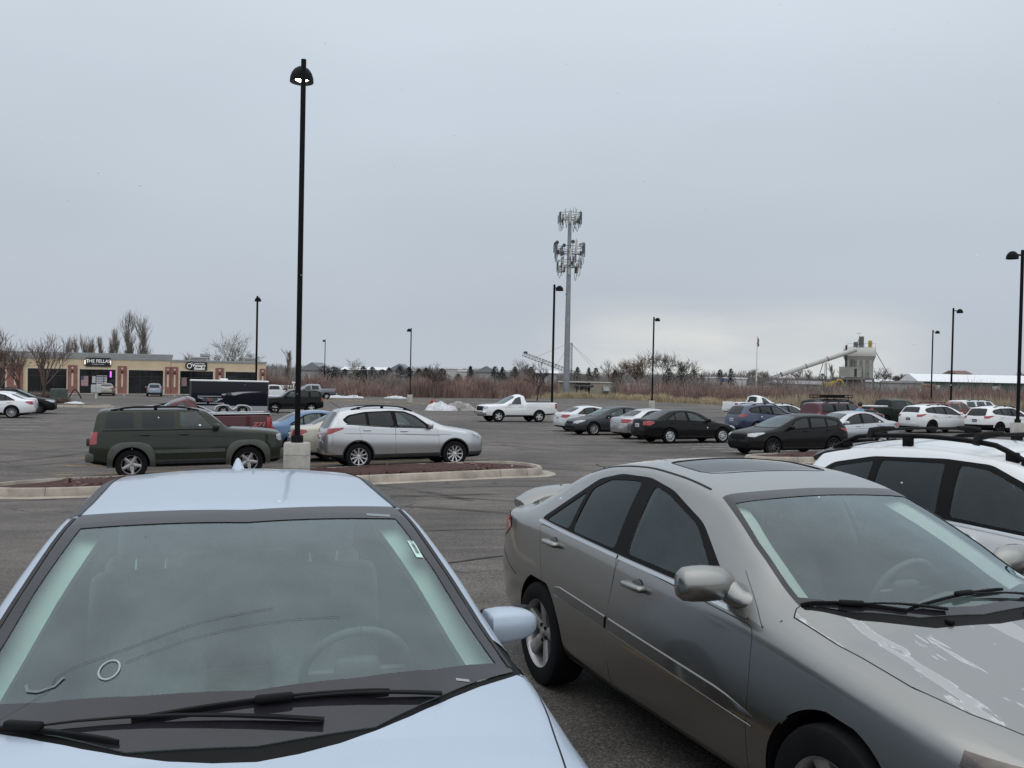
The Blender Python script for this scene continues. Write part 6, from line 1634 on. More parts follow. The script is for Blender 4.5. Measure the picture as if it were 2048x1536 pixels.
# ------------------------------------------------------------------ black trailer
c, yaw, pit, roll = spot(459, 60.5, 'R', 1.1)
tr = empty('enclosed_trailer', 'black enclosed cargo trailer with white roof edge and silver swoosh graphic', 'trailer', c, (roll, -pit, yaw))
blk = paint('trailer_black', (.009, .010, .016), 0, .3, .02)
m = MB(); m.rbox(-2.5, 2.5, -1.1, 1.1, .66, 2.30, .04, 2); m.build('body', [blk], tr, True, 50)
m = MB(); m.rbox(-2.53, 2.53, -1.13, 1.13, 2.28, 2.40, .05, 2); m.rbox(-.6, -.1, -.3, .3, 2.39, 2.50, .04, 2); m.build('roof', [white], tr, True, 50)
m = MB(); m.box(-2.51, 2.51, -1.11, 1.11, .28, .67); m.build('lower_panel', [pm('diamond_plate', (.36, .37, .39), .4, .6, vary=.2, scale=20, bump=.4, bscale=40)], tr)
m = MB()
for x in (2.5, -2.5):
    for y in (-1.1, 1.1): m.box(x-.04 if x > 0 else x-.012, x+.012 if x > 0 else x+.04, y-.012 if y < 0 else y-.04, y+.04 if y < 0 else y+.012, .28, 2.3)
m.build('corner_trim', [pm('trailer_edge_alloy', (.10, .10, .11), .4, .5)], tr)
for sg in (1, -1):
    m = MB()
    pts = [(-.90, .86), (-.72, .95), (-.40, .985), (-.08, .96), (.0, .82), (.14, .72), (.20, .70), (.26, .72), (.40, .82), (.48, .96), (.80, .985), (1.12, .95), (1.32, .84), (1.44, .62)]
    for (x0, z0), (x1, z1) in zip([(-.98, .68)]+pts, pts): m.box(min(x0, x1), max(x0, x1), min(sg*1.11, sg*1.34), max(sg*1.11, sg*1.34), max(z0, z1)-.04, max(z0, z1))
    m = MB(); path = [(-.98, sg*1.22, .40)]+[(x, sg*1.22, z-.255) for x, z in pts]; 
    for yy in (1.12, 1.18, 1.24, 1.30): m.tube([(x, sg*yy, z) for x, _, z in path], .035, 6)
    m.build('fender', [pm('white_fender', (.7, .71, .72), .4)], tr, True, 50)
tm, rm = wheel_mesh(.33, .2, .19, 'five', coverm)
for x in (-.42, .82):
    for sg in (1, -1):
        w = bpy.data.objects.new('wheel', tm); COL.objects.link(w); w.parent = tr; w.location = (x, sg*1.22, .33); w.rotation_euler = (0, 0, 0 if sg > 0 else pi)
        rr = bpy.data.objects.new('rim', rm); COL.objects.link(rr); rr.parent = w
m = MB(); m.tube([(2.5, .6, .5), (3.6, 0, .48)], .05, 6); m.tube([(2.5, -.6, .5), (3.6, 0, .48)], .05, 6); m.tube([(3.3, 0, .1), (3.3, 0, 1.0)], .04, 6); m.build('drawbar', [black], tr)
silvg = pm('silver_decal', (.38, .40, .43), .4, .2); whd = pm('white_decal', (.40, .42, .45), .6)
m = MB(); ys = -1.108
sw = [(-.55, 1.62), (-.30, 1.66), (.10, 1.72), (.65, 1.78), (1.3, 1.80), (2.1, 1.80), (1.4, 1.755), (.9, 1.70), (.5, 1.60), (.30, 1.535), (.12, 1.56), (-.05, 1.62), (-.25, 1.60), (-.36, 1.52), (-.50, 1.54)]
m.prism([(x, z-.16) for x, z in sw], ys, ys-.006); m.build('swoosh_decal', [silvg], tr)
m = MB(); m.lathe([(.001, .0), (.16, .0)], 20, 0, Matrix.Translation((-.08, ys-.012, 1.47)) @ Matrix.Rotation(pi/2, 4, 'X') @ Matrix.Diagonal((1.2, .6, 1, 1))); m.build('dark_oval_decal', [pm('decal_dark', (.05, .055, .06), .4)], tr)
m = MB(); m.prism([(-2.10, 1.21), (-.42, 1.15), (-.88, .93), (-1.35, .97)], ys, ys-.004); m.build('banner_decal', [whd], tr)
m = MB()
for cx, s_ in ((-1.58, 1), (-.98, 1)): m.lathe([(.001, 0), (.20, 0)], 18, 0, Matrix.Translation((cx, ys-.008, 1.08)) @ Matrix.Rotation(pi/2, 4, 'X') @ Matrix.Diagonal((1.1, .55, 1, 1)))
m.prism([(-1.55, .95), (-1.0, .95), (-1.12, 1.13), (-1.28, 1.21), (-1.44, 1.13)], ys-.005, ys-.009); m.build('emblem_dark', [pm('decal_dark', (.05, .055, .06), .4)], tr)
m = MB(); m.prism([(-1.42, .99), (-1.14, .99), (-1.2, 1.09), (-1.28, 1.15), (-1.36, 1.09)], ys-.012, ys-.016); m.build('emblem_red', [pm('decal_red', (.30, .06, .07), .4)], tr)
for z, x0, x1, n in ((1.29, -2.05, -.55, 15), (.835, -2.15, -.35, 13)):
    m = MB(); w_ = (x1-x0)/n; rr_ = random.Random(int(z*100))
    for k in range(n):
        if k in (5,) and z < 1.2: continue
        a = x0+k*w_; m.box(a+.012, a+w_-.02, ys-.006, ys, z-.03, z+.035); 
    m.build('decal_lettering', [whd], tr)
# ------------------------------------------------------------------ small things by the shops
p = at(118, 806); o = empty('utility_box', 'green ground-mounted utility box in the shrub bed', 'utility box', (p.x, p.y, p.z), (0, 0, YS)); m = MB(); m.rbox(-.65, .65, -.5, .5, 0, 1.25, .04, 2); m.rbox(-.66, .0, -.54, -.50, .08, 1.2, .01, 1); m.build('cabinet', [pm('utility_green', (.055, .075, .06), .5, vary=.2, scale=2)], o); m = MB(); m.box(-.80, .8, -.62, .6, -.05, .08); m.build('pad', [pavem], o)
p = at(150, 797); o = empty('folding_board', 'dark wooden A-frame board standing open in front of the shops', 'folding board', (p.x, p.y, p.z), (0, 0, YS)); m = MB()
for sg in (-1, 1): m.tube([(sg*.62, -.35, 0), (sg*.06, -.35, 1.0)], .06, 4); m.tube([(sg*.62, .35, 0), (sg*.06, .35, 1.0)], .06, 4)
m.build('side_frame', [pm('dark_board_wood', (.04, .04, .035), .8)], o); m = MB(); m.tube([(-.06, -.4, .98), (-.06, .4, .98)], .05, 4); m.tube([(.06, -.4, .98), (.06, .4, .98)], .05, 4); m.build('top_rail', [pm('dark_board_wood', (.04, .04, .035), .8)], o)
p = at(192, 797); o = empty('mailbox_unit', 'pale grey cluster mailbox on a white pedestal', 'mailbox', (p.x, p.y, p.z), (0, 0, YS)); m = MB(); m.rbox(-.48, -.01, -.25, .25, .62, 1.45, .02, 1); m.rbox(.01, .48, -.25, .25, .62, 1.45, .02, 1); m.build('boxes', [pm('mailbox_grey', (.50, .52, .51), .5)], o); m = MB(); m.rbox(-.1, .1, -.1, .1, 0, .63, .02, 1); m.build('pedestal', [pm('mailbox_white', (.62, .62, .60), .5)], o)
# ------------------------------------------------------------------ bare trees
barkg = pm('grey_bark', (.105, .088, .076), .9, vary=.3, scale=3); barkd = pm('dark_bark', (.065, .052, .045), .9, vary=.3, scale=3); barkp = pm('pale_twigs', (.20, .175, .15), .9, vary=.25, scale=1); barkb = pm('brown_twigs', (.15, .105, .07), .9, vary=.3, scale=1); barkr = pm('reddish_twigs', (.15, .105, .09), .9, vary=.3, scale=1)
def bare_tree(name, label, loc, H, style='vase', seed=1, trunkm=None, twigm=None, spread=.5, thick=1.0, twig=.012, group='bare winter trees', dens_=1.0):
    R = random.Random(seed); T, C = MB(), MB()
    def grow_(p, d, ln, r, depth, mx):
        n = 3 if depth < 2 else 2; pts = [p.copy()]; rad = [r]; dd = d.copy()
        for k in range(n):
            dd = (dd+Vector((R.gauss(0, .13), R.gauss(0, .13), .16 if style != 'poplar' else .34))).normalized()
            pts.append(pts[-1]+dd*ln/n); rad.append(max(twig*.6, r*(1-.42*(k+1)/n)))
        (T if depth == 0 else C).tube(pts, rad, 6 if depth == 0 else (4 if depth < 2 else 3), 0, False)
        if depth >= mx: return
        if depth == 0:
            cnt = {'vase': 6, 'round': 6, 'poplar': 30, 'open': 5}[style]
        else: cnt = int({'vase': 4.0, 'round': 4.0, 'poplar': 4.6, 'open': 3.8}[style]*dens_+R.random())
        for i in range(cnt):
            t = R.uniform(.35, 1.0) if depth else R.uniform(.55, 1.0)
            if style == 'poplar' and depth == 0: t = R.uniform(.08, 1)
            k = t*n; j = min(int(k), n-1); q = pts[j].lerp(pts[j+1], k-j)
            an = R.uniform(0, 2*pi); a0 = {'vase': .55, 'round': .72, 'poplar': .34, 'open': .70}[style]*R.uniform(.6, 1.25)*(spread/.5)
            s1 = dd.orthogonal().normalized(); s2 = dd.cross(s1)
            nd = (dd*cos(a0)+(s1*cos(an)+s2*sin(an))*sin(a0)).normalized()
            L2 = ln*R.uniform(.55, .85)*(1 if depth else {'vase': 1.25, 'round': 1.0, 'poplar': .40, 'open': 1.0}[style])
            grow_(q, nd, L2, max(twig, rad[j]*R.uniform(.42, .60)), depth+1, mx)
    h0 = {'vase': .24, 'round': .30, 'poplar': .72, 'open': .38}[style]*H
    lean = Vector((R.gauss(0, .04), R.gauss(0, .04), 1)).normalized()
    grow_(Vector((0, 0, -.1)), lean, h0, .020*H*thick, 0, 3 if style == 'poplar' else 4)
    top = max(v[2] for v in C.v); k = H/top
    T.v = [(x*k, y*k, z*k) for x, y, z in T.v]; C.v = [(x*k, y*k, z*k) for x, y, z in C.v]
    root = empty(name, label, 'tree', loc, (0, 0, R.uniform(0, 6)), group)
    T.build('trunk', [trunkm or barkd], root); C.build('crown', [twigm or barkg], root)
    return root
def tree_at(label, u, d, vtop, style, seed, name='bare_tree', **k):
    p = atd(u, vtop, d); g = G(p.x, d)-.2; bare_tree(name, label, (p.x, d, g), p.z-g, style, seed, **k)
tree_at('bare spreading tree at the left edge in front of the shops', -6, 80, 652, 'vase', 3, twigm=barkr, twig=.011)
tree_at('bare vase-shaped tree left of the barber shop, beside the red pilaster', 42, 83, 655, 'vase', 4, twigm=barkr, twig=.011)
tree_at('bare vase-shaped tree standing over the utility box', 88, 85, 662, 'vase', 15, twigm=barkr, twig=.011)
for i, (u, v, lab) in enumerate(((139, 668, 'first narrow bare poplar from the left above the shop roof'), (152, 664, 'second narrow bare poplar from the left above the shop roof'), (170, 672, 'third narrow bare poplar above the shop roof, a short one'), (181, 668, 'fourth narrow bare poplar above the shop roof'), (192, 664, 'fifth narrow bare poplar, straight above the barber sign'), (207, 668, 'sixth narrow bare poplar, just right of the barber sign'), (219, 654, 'seventh narrow bare poplar, taller, right of the barber sign'), (233, 650, 'eighth narrow bare poplar, tallest of the row behind the roof'))):
    tree_at(lab, u, 168+i, v, 'poplar', 20+i, 'bare_poplar', twigm=barkp, trunkm=barkp, twig=.016, spread=.42, thick=.6, group='poplars behind the shops')
tree_at('left of the two tallest pale poplars behind the shops', 264, 165, 617, 'poplar', 40, 'bare_poplar', twigm=barkp, trunkm=barkp, twig=.016, spread=.52, thick=.7, group='poplars behind the shops', dens_=1.35)
tree_at('right of the two tallest pale poplars behind the shops', 287, 165, 616, 'poplar', 44, 'bare_poplar', twigm=barkp, trunkm=barkp, twig=.016, spread=.46, thick=.7, group='poplars behind the shops', dens_=1.35)
for i, (u, d, v, st, lab) in enumerate(((436, 158, 690, 'open', 'small bare tree behind the pottery sign'), (461, 155, 657, 'round', 'tall pale bare tree behind the lower shop roof'), (385, 160, 702, 'round', 'low bare tree behind the step in the shop roof'), (500, 160, 703, 'round', 'low bushy bare tree behind the right end of the shops'), (345, 158, 704, 'round', 'low bare tree behind the end of the grey cornice'))):
    tree_at(lab, u, d, v, st, 60+i, twigm=barkp, trunkm=barkp, twig=.017, thick=.8)
for i, (u, d, v, st, tw, lab) in enumerate(((572, 170, 695, 'poplar', barkp, 'thin bare sapling right of the tall lit lamp post'), (706, 190, 713, 'open', barkp, 'thin bare tree among the evergreens on the left'), (870, 124, 722, 'round', barkd, 'dark small bare tree in front of the red brush'), (1076, 122, 716, 'round', barkd, 'dark small bare tree between the white pickup and the cell tower'), (1050, 185, 716, 'open', barkg, 'bare tree under the tip of the lattice boom'),
        (1222, 160, 717, 'open', barkg, 'bare tree right of the equipment shed'), (1276, 158, 700, 'round', barkb, 'wide brown bare tree behind the lamp post'), (1330, 156, 696, 'open', barkd, 'dark tall bare tree right of the lamp post'), (1362, 164, 712, 'open', barkg, 'bare tree at the right end of the tall group'),
        (1406, 230, 738, 'round', barkg, 'far bare tree right of the tall group'), (1505, 300, 736, 'round', barkp, 'hazy bare tree left of the flagpole'), (1527, 300, 738, 'round', barkp, 'hazy bare tree right of the flagpole'), (1598, 270, 735, 'round', barkp, 'hazy bare tree under the conveyor tube'), (1622, 280, 738, 'round', barkp, 'second hazy bare tree under the conveyor tube'), (1668, 270, 726, 'poplar', barkp, 'pale poplar just left of the concrete plant'), (1680, 275, 728, 'poplar', barkp, 'second pale poplar touching the concrete plant'), (1762, 250, 732, 'round', barkg, 'bare tree right of the concrete plant'), (1795, 270, 745, 'round', barkg, 'low dark bare tree under the guy cable'), (1820, 280, 748, 'round', barkg, 'low dark bare tree near the grey container'), (1965, 330, 748, 'round', barkp, 'hazy bare tree above the green warehouse'), (1995, 330, 750, 'round', barkp, 'second hazy bare tree above the green warehouse'), (2044, 320, 742, 'round', barkb, 'brown bare tree above the warehouse at the right edge'))):
    tree_at(lab, u, d, v, st, 80+i, twigm=tw, trunkm=tw if tw is not barkb else barkd, twig=.013+.00006*(d-100), thick=.7, dens_=1.45 if tw is barkb else 1.22 if u in (1330, 1222, 1362) else 1.0)
# evergreens
needle = pm('evergreen_needles', (.026, .036, .028), .9, vary=.5, scale=2, dark=(.012, .018, .014))
def evergreen(label, u, d, vtop, wpx, seed, vb=None):
    R = random.Random(seed); vtop -= 3; p = atd(u, vtop, d); g = G(p.x, d)-.3; H = p.z-g; W = wpx*1.9/1800*d/2
    root = empty('evergreen_tree', label, 'tree', (p.x, d, g), (0, 0, 0), 'evergreens beyond the brush'); m = MB(); m.tube([(0, 0, 0), (0, 0, H*.9)], [.16, .04], 6, 0, False); m.build('trunk', [barkd], root)
    m = MB(); sh = R.uniform(.38, .75); lob = [R.uniform(.75, 1.15) for _ in range(7)]
    for _ in range(1100):
        t = R.random()**.8; z = H*(.10+.90*t); an = R.uniform(0, 6.283)
        rr = W*((1-t)**sh)*(.55+.45*sin(z*5.1+an*2))**.25*lob[int(an/6.284*7)] if True else 0
        rr = abs(rr)*sqrt(R.uniform(.25, 1.0))+.04; c = Vector((rr*cos(an), rr*sin(an), z)); s = R.uniform(.14, .42)*(.6+.4*(1-t))
        a = Vector((cos(an)*.9, sin(an)*.9, R.uniform(-.5, .3))).normalized()*s; b = Vector((-sin(an), cos(an), R.uniform(-.3, .3))).normalized()*s*.55
        m.add([c-b, c+a, c+b, c-a*.4+Vector((0, 0, s*.4))], [(0, 1, 2), (0, 2, 3)])
    m.build('crown', [needle], root)
E_ = [(648, 190, 735, 34), (668, 192, 737, 30), (690, 196, 741, 24), (712, 200, 743, 22), (727, 203, 735, 24), (745, 200, 737, 24), (765, 204, 742, 20), (778, 205, 738, 22), (800, 200, 735, 24), (818, 203, 737, 22), (838, 206, 740, 22), (852, 200, 739, 20), (884, 215, 740, 26), (917, 180, 751, 18), (941, 200, 735, 16), (990, 203, 736, 18), (1005, 205, 737, 20), (1030, 205, 736, 26), (1062, 208, 737, 22), (1155, 230, 737, 20), (1178, 235, 738, 16), (1192, 235, 739, 18), (1230, 215, 742, 20), (1338, 225, 740, 22), (1362, 222, 739, 22), (1388, 226, 742, 20), (1440, 270, 742, 18), (1462, 275, 740, 14), (1645, 260, 750, 34), (1812, 300, 752, 30), (1832, 300, 755, 24)]
NM = ['left of the bright silver crossover', 'above the grey crew-cab pickup']
for i, (u, d, v, wp) in enumerate(E_):
    side = ('left of the slim lamp post' if u < 822 else 'between slim lamp post and cell tower' if u < 1130 else 'between cell tower and big bare trees' if u < 1310 else 'between big bare trees and flagpole' if u < 1510 else 'near the concrete plant')
    grp = [q for q in E_ if ('a' if q[0] < 822 else 'b' if q[0] < 1130 else 'c' if q[0] < 1310 else 'd' if q[0] < 1510 else 'e') == ('a' if u < 822 else 'b' if u < 1130 else 'c' if u < 1310 else 'd' if u < 1510 else 'e')]
    k = grp.index((u, d, v, wp)); ordn = ['first', 'second', 'third', 'fourth', 'fifth', 'sixth', 'seventh', 'eighth', 'ninth', 'tenth', 'eleventh', 'twelfth'][k]
    evergreen('dark evergreen, %s from left %s' % (ordn, side), u, d, v, wp, 200+i)
# ------------------------------------------------------------------ brush and dry grass: nobody could count the stems
def stems(name, n, area, h0, h1, wd, mat, seed, lean=.22, hfun=None):
    R = random.Random(seed); vs, fs = [], []
    cx = cy = 0; left = 0
    for _ in range(n):
        if left <= 0: cx, cy = area(R); left = R.randint(14, 34) if lean < .25 else 1; cs = R.uniform(.6, 1.25)
        left -= 1; rr = .55*sqrt(R.random())*cs; a = R.uniform(0, 2*pi); x, y = cx+rr*cos(a), cy+rr*sin(a)
        h = R.uniform(h0, h1)*(hfun(cx, cy) if hfun else 1)*(cs if lean < .25 else 1); z = G(x, y)-.25
        a += R.gauss(0, .5); l = (abs(R.gauss(0, lean))+(.28*rr if lean < .25 else 0))*h; w_ = wd*R.uniform(.6, 1.4); b = R.uniform(-.6, .6)
        dx, dy = cos(b)*w_/2, sin(b)*w_/2; tx, ty = x+cos(a)*l, y+sin(a)*l; k = len(vs); mx, my_ = x+cos(a)*l*.3, y+sin(a)*l*.3
        vs += [(x-dx, y-dy, z), (x+dx, y+dy, z), (mx+dx*.8, my_+dy*.8, z+h*.55), (mx-dx*.8, my_-dy*.8, z+h*.55), (tx, ty, z+h)]; fs += [(k, k+1, k+2, k+3), (k+3, k+2, k+4)]
    o = mesh_obj(name, vs, fs, mat, None, None, None, False); o['kind'] = 'stuff'; return o
def nzf(x, s=1.0): return .5+.5*sin(x*.31*s+1.3)*sin(x*.117*s+.4)+.25*sin(x*.83*s)
willow = pm('red_willow_brush', (.255, .175, .150), .95, vary=.5, scale=.25, dark=(.15, .10, .09)); willow2 = pm('grey_brush', (.21, .18, .165), .95, vary=.4, scale=.3)
straw = pm('dry_straw_grass', (.42, .345, .225), .95, vary=.35, scale=.5, dark=(.28, .225, .145)); reed = pm('dry_reeds', (.34, .28, .20), .95, vary=.4, scale=.4, dark=(.22, .18, .14))
hf = lambda x, y: .42+.42*nzf(x)+.15*sin(y*1.7+x)
def areaA(R): x = R.uniform(-40, 9); return x, max(EDGE(x)+1.5+abs(R.gauss(0, 1))*5, 156 if x > 6.5 else 0)
def areaB(R): x = R.uniform(9, 78); return x, max(EDGE(x)+5, 128-.22*x, 156 if x < 17 else 0)+abs(R.gauss(0, 1))*9
def areaC(R): x = R.uniform(-60, 90); return x, R.uniform(150, 185)
stems('red_brush', 15000, areaA, 1.8, 4.3, .09, willow, 1, .16, hf)
stems('red_brush', 17000, areaB, 1.6, 4.0, .09, willow, 2, .16, hf)
stems('grey_brush', 14000, areaC, 2.0, 4.2, .12, willow2, 3, .2, lambda x, y: .5+.5*nzf(x, 1.7))
def areaG(R): x = R.uniform(3, 34); return x, EDGE(x)+.3+abs(R.gauss(0, 1))*2.2
stems('dry_grass', 9000, areaG, .7, 1.6, .07, straw, 4, .3, lambda x, y: .55+.45*nzf(x, 3))
def areaR(R): x = R.uniform(33, 92); return x, EDGE(x)+.5+abs(R.gauss(0, 1))*7
stems('dry_reeds', 17000, areaR, 1.0, 2.3, .07, reed, 5, .14, lambda x, y: .6+.4*nzf(x, 2.2))
def areaS(R):
    t = R.random(); return -24+16*t+R.gauss(0, .3), 108.5-9.5*t+R.gauss(0, .5)
stems('dry_grass', 1500, areaS, .15, .5, .05, straw, 6, .4)
# shrub beds by the shops
def shrub(label, u, d, hpx, wpx, seed, mat):
    R = random.Random(seed); p = at(u, 0) if False else Vector((gx(u, d, 800), d, 0)); g = G(p.x, d); H = hpx/1800*d; W = wpx*1.9/1800*d/2
    root = empty('bare_shrub', label, 'shrub', (p.x, d, g), (0, 0, 0), 'shrubs in the bed by the shops'); m = MB()
    for _ in range(260):
        a = R.uniform(0, 6.28); r0 = R.random()**.5*W*.4; r1 = r0+R.uniform(.1, .7)*W; z = H*R.uniform(.5, 1)*sqrt(max(.1, 1-(r1/W/1.2)**2))
        m.tube([(r0*cos(a), r0*sin(a), 0), (.5*(r0+r1)*cos(a+.2), .5*(r0+r1)*sin(a+.2), z*.6), (r1*cos(a+.1), r1*sin(a+.1), z)], [.02, .014, .008], 3, 0, False)
    m.build('twigs', [mat], root)
island(lens(*(at(-60, 812).xy), 9.6, 3.2, yaw=radians(14)), .16, .16, .3, pm('bed_soil', (.10, .07, .055), .95, vary=.4, scale=3))
for i, (u, d, h, w_, mt, lab) in enumerate(((60, 78, 22, 44, barkr, 'reddish bare shrub under the left trees'), (88, 78.5, 26, 40, barkr, 'reddish bare shrub left of the utility box'), (116, 76.5, 15, 34, barkr, 'low rust-coloured shrub in front of the utility box'), (75, 84, 24, 50, barkp, 'pale twiggy shrub behind the left trees'), (20, 80, 26, 60, barkp, 'pale twiggy shrub at the left edge'))): shrub(lab, u, d, h, w_, 300+i, mt)
# ------------------------------------------------------------------ snow, hydrant
snowm = pm('old_snow', (.62, .63, .65), .8, vary=.3, scale=4); dirtsnow = pm('dirty_snow', (.36, .35, .34), .9, vary=.6, scale=1.4, dark=(.09, .08, .07), bump=.5, bscale=6)
def pile(name, label, cx, cy, lx, ly, h, mat, seed, group=None):
    R = random.Random(seed); n, k = 26, 8; vs = []; lob = [R.uniform(.55, 1.25) for _ in range(n)]
    for j in range(k+1):
        t = j/k
        for i in range(n):
            a = 2*pi*i/n; f = (1-t)*(.75*lob[i]+.25*lob[(i+1) % n]); z = h*(1-(1-t)**2)*(.6+.55*lob[(i*3+j) % n])+R.uniform(-.06, .06)*h*4*(1 if 0 < j else 0)
            x, y = cx+f*lx*cos(a), cy+f*ly*sin(a); vs.append((x, y, G(x, y)+(z if j else -.03)))
    fs = [(j*n+i, j*n+(i+1) % n, (j+1)*n+(i+1) % n, (j+1)*n+i) for j in range(k) for i in range(n)]
    return tag(mesh_obj(name, vs, fs, mat), label, 'snow pile', group)
pile('snow_pile', 'white end of the ploughed snow heap by the red hydrant', -6.4, 80, 1.5, 1.0, .62, snowm, 1)
pile('snow_pile', 'dirty dark end of the ploughed snow heap', -4.9, 81.5, 1.6, .9, .60, dirtsnow, 2)
for i, (u, d, lx, lab) in enumerate(((672, 118, 1.7, 'first strip of old snow along the brush edge from the left'), (707, 119, 1.4, 'second strip of old snow along the brush edge'), (790, 121, 1.7, 'third strip of old snow along the brush edge'), (560, 104, 1.6, 'patch of snow beside the tall white pickup'), (150, 73, 1.2, 'patch of melting snow at the tip of the shrub bed'), (1790, 84, 2.2, 'bank of snow beyond the dark green pickup'))):
    pile('snow_patch', lab, gx(u, d), d, lx, .5, .28, snowm, 10+i, 'old snow patches')
p = at(865, 812); p = Vector((gx(864, 86), 86, 0)); o = empty('fire_hydrant', 'red fire hydrant beside the snow heap', 'hydrant', (p.x, 86, G(p.x, 86)), (0, 0, 0)); m = MB(); redh = pm('hydrant_red', (.42, .03, .035), .45); m.lathe([(.17, 0), (.17, .06), (.12, .08), (.12, .62), (.16, .64), (.15, .74), (.08, .84), (.03, .86), (.03, .92), (.001, .92)], 14); m.build('barrel', [redh], o, True, 40); m = MB(); m.tube([(-.22, 0, .5), (.22, 0, .5)], .06, 8); m.tube([(0, 0, .46), (0, -.22, .46)], .075, 8); m.build('outlet', [redh], o, True, 40)
# ------------------------------------------------------------------ cell tower
galv = pm('galvanised_steel', (.23, .25, .265), .5, .4, vary=.15, scale=1); anten = pm('antenna_grey', (.50, .50, .46), .6); antd = pm('antenna_dark', (.09, .10, .105), .6)
TD = 141.0; pb = atd(1132, 795, TD); pt = atd(1139.5, 414, TD); zb = G(pb.x, TD); TH = pt.z-zb
ct = empty('cell_tower', 'tall grey cell tower with two crowded antenna arrays', 'cell tower', (pb.x, TD, zb), (0, 0, 0))
m = MB(); m.lathe([(.62, 0), (.50, 1.2), (.27, TH-1.0), (.25, TH-.9), (.001, TH-.9)], 18); m.build('mast', [galv], ct, True, 40)
def ring_frame(z, r, nm):
    m = MB(); P = [(r*cos(a), r*sin(a)) for a in [radians(30+60*k) for k in range(6)]]
    for k in range(6):
        a, b = P[k], P[(k+1) % 6]
        for dz in (0, .9): m.tube([(*a, z+dz), (*b, z+dz)], .045, 5)
        if k % 2 == 0: m.tube([(0, 0, z), (*a, z)], .07, 5); m.tube([(0, 0, z+.5), (*a, z)], .04, 5)
    return m.build('array_frame', [antd], ct)
R_ = random.Random(9)
def array(z, r, panels, seed, big=None):
    fr = ring_frame(z, r, 'array_frame')
    for k in range(panels):
        a = 2*pi*k/panels+R_.uniform(-.12, .12); h = R_.choice((1.3, 1.6, 1.9, 2.2)); w = R_.choice((.16, .24, .32)); zz = z+R_.uniform(-.9, .0)
        T = Matrix.Translation((r*cos(a), r*sin(a), zz)) @ Matrix.Rotation(a, 4, 'Z'); m = MB(); m.rbox(.10, .24, -w/2, w/2, 0, h, .03, 1, 0, T); m.tube([T @ Vector((.02, 0, -.5)), T @ Vector((.02, 0, h+.2))], .035, 5, 1); m.build('antenna_panel', [anten if R_.random() < .45 else antd, antd], ct)
        if R_.random() < .75: m = MB(); m.rbox(-.34, -.08, -.17, .17, R_.uniform(-.2, .2), R_.uniform(.5, .8), .03, 1, 0, T); m.build('radio_unit', [antd if R_.random() < .6 else anten], ct)
        if R_.random() < .5: m = MB(); m.tube([T @ Vector((.05, .06, -.2)), T @ Vector((0, .1, -1.0)), T @ Vector((-.15, .1, -1.25)), T @ Vector((-.3, .1, -.9)), T @ Vector((-.5, .05, -.1))], .04, 5); m.build('cable_loop', [antd], ct)
array(TH-1.9, 1.65, 12, 1)
m = MB(); m.rbox(-.22, .22, -.52, -.30, TH-2.7, TH-.75, .04, 1); m.build('antenna_panel', [anten], ct)
array(TH-7.2, 2.25, 12, 2); array(TH-9.3, 1.75, 9, 3)
for a in (2.9, .25, 3.6, .6, 1.9, 4.9):
    x, y = 2.2*cos(a), 2.2*sin(a); m = MB(); m.tube([(x, y, TH-8.6), (x, y, TH-5.6)], .04, 5); m.lathe([(.001, .0), (.18, .05), (.30, .16)], 12, 0, Matrix.Translation((x, y-.1, TH-5.75)) @ Matrix.Rotation(pi/2, 4, 'X')); m.build('dish', [antd if a > 1 else anten], ct)
m = MB(); m.rbox(-.20, .20, -.75, -.5, TH-10.6, TH-8.3, .04, 1); m.build('antenna_panel', [anten], ct)
m = MB(); m.tube([(0, 0, TH-.9), (.35, 0, TH-.5)], .03, 5); m.tube([(.55, 0, TH-1.2), (.55, 0, TH+.0)], .025, 5); m.build('lightning_rod', [antd], ct)
for z in (8, 12, 16): m = MB(); m.rbox(-.42, -.28, -.15, .1, z, z+.35, .02, 1); m.build('access_port', [antd], ct)
# equipment shed and its fence
tanw = pm('tan_shed_wall', (.30, .27, .205), .85, vary=.15, scale=1); tanr = pm('shed_roof', (.40, .385, .35), .8); drk = pm('shed_dark', (.035, .035, .036), .8)
SD = 148; xl, xm, xr = gx(1118, SD), gx(1180, SD), gx(1222, SD); zs = G(xm, SD)-.1; zt_ = atd(1200, 766, SD).z-zs
sh = empty('equipment_shed', 'low tan equipment shed with a metal hood, right of the cell tower', 'shed', (xl, SD, zs), (0, 0, 0)); W_ = xr-xl; Wm = xm-xl
m = MB(); m.box(Wm, W_, 0, 4, 0, zt_); m.box(0, Wm*.55, .6, 4, 0, zt_-.1); split_loose(m.build('wall', [tanw], sh))
m = MB(); m.box(-.1, W_+.1, -.15, 4.1, zt_, zt_+.14); m.build('roof', [tanr], sh)
m = MB(); m.box(Wm*.55, Wm, 1.4, 1.5, 0, zt_-.1); m.box(Wm*.5, Wm+.5, -.05, .7, zt_-.75, zt_-.30); m.build('recess', [drk], sh)
m = MB(); m.prism([(-.02, .0), (-.9, -.0), (-.9, .12), (-.02, .9)], W_-.9-.45, W_-.9+.55, 'x'); m.M = Matrix.Identity(4); m.v = [(x, y, z+zt_-1.35) for x, y, z in m.v]; m.build('air_hood', [galv], sh)
for k in range(3): m = MB(); m.box(Wm*.6+k*.5, Wm*.6+k*.5+.35, .9, 1.3, .2, 1.6); m.build('cabinet', [tanw if k != 1 else drk], sh)
fe = empty('chain_link_fence', 'chain-link fence in front of the equipment shed', 'fence', (xl-.5, SD-3.5, zs), (0, 0, 0)); m = MB(); n = 8
for k in range(n+1): m.tube([((W_+1)*k/n, 0, 0), ((W_+1)*k/n, 0, 2.0)], .035, 5)
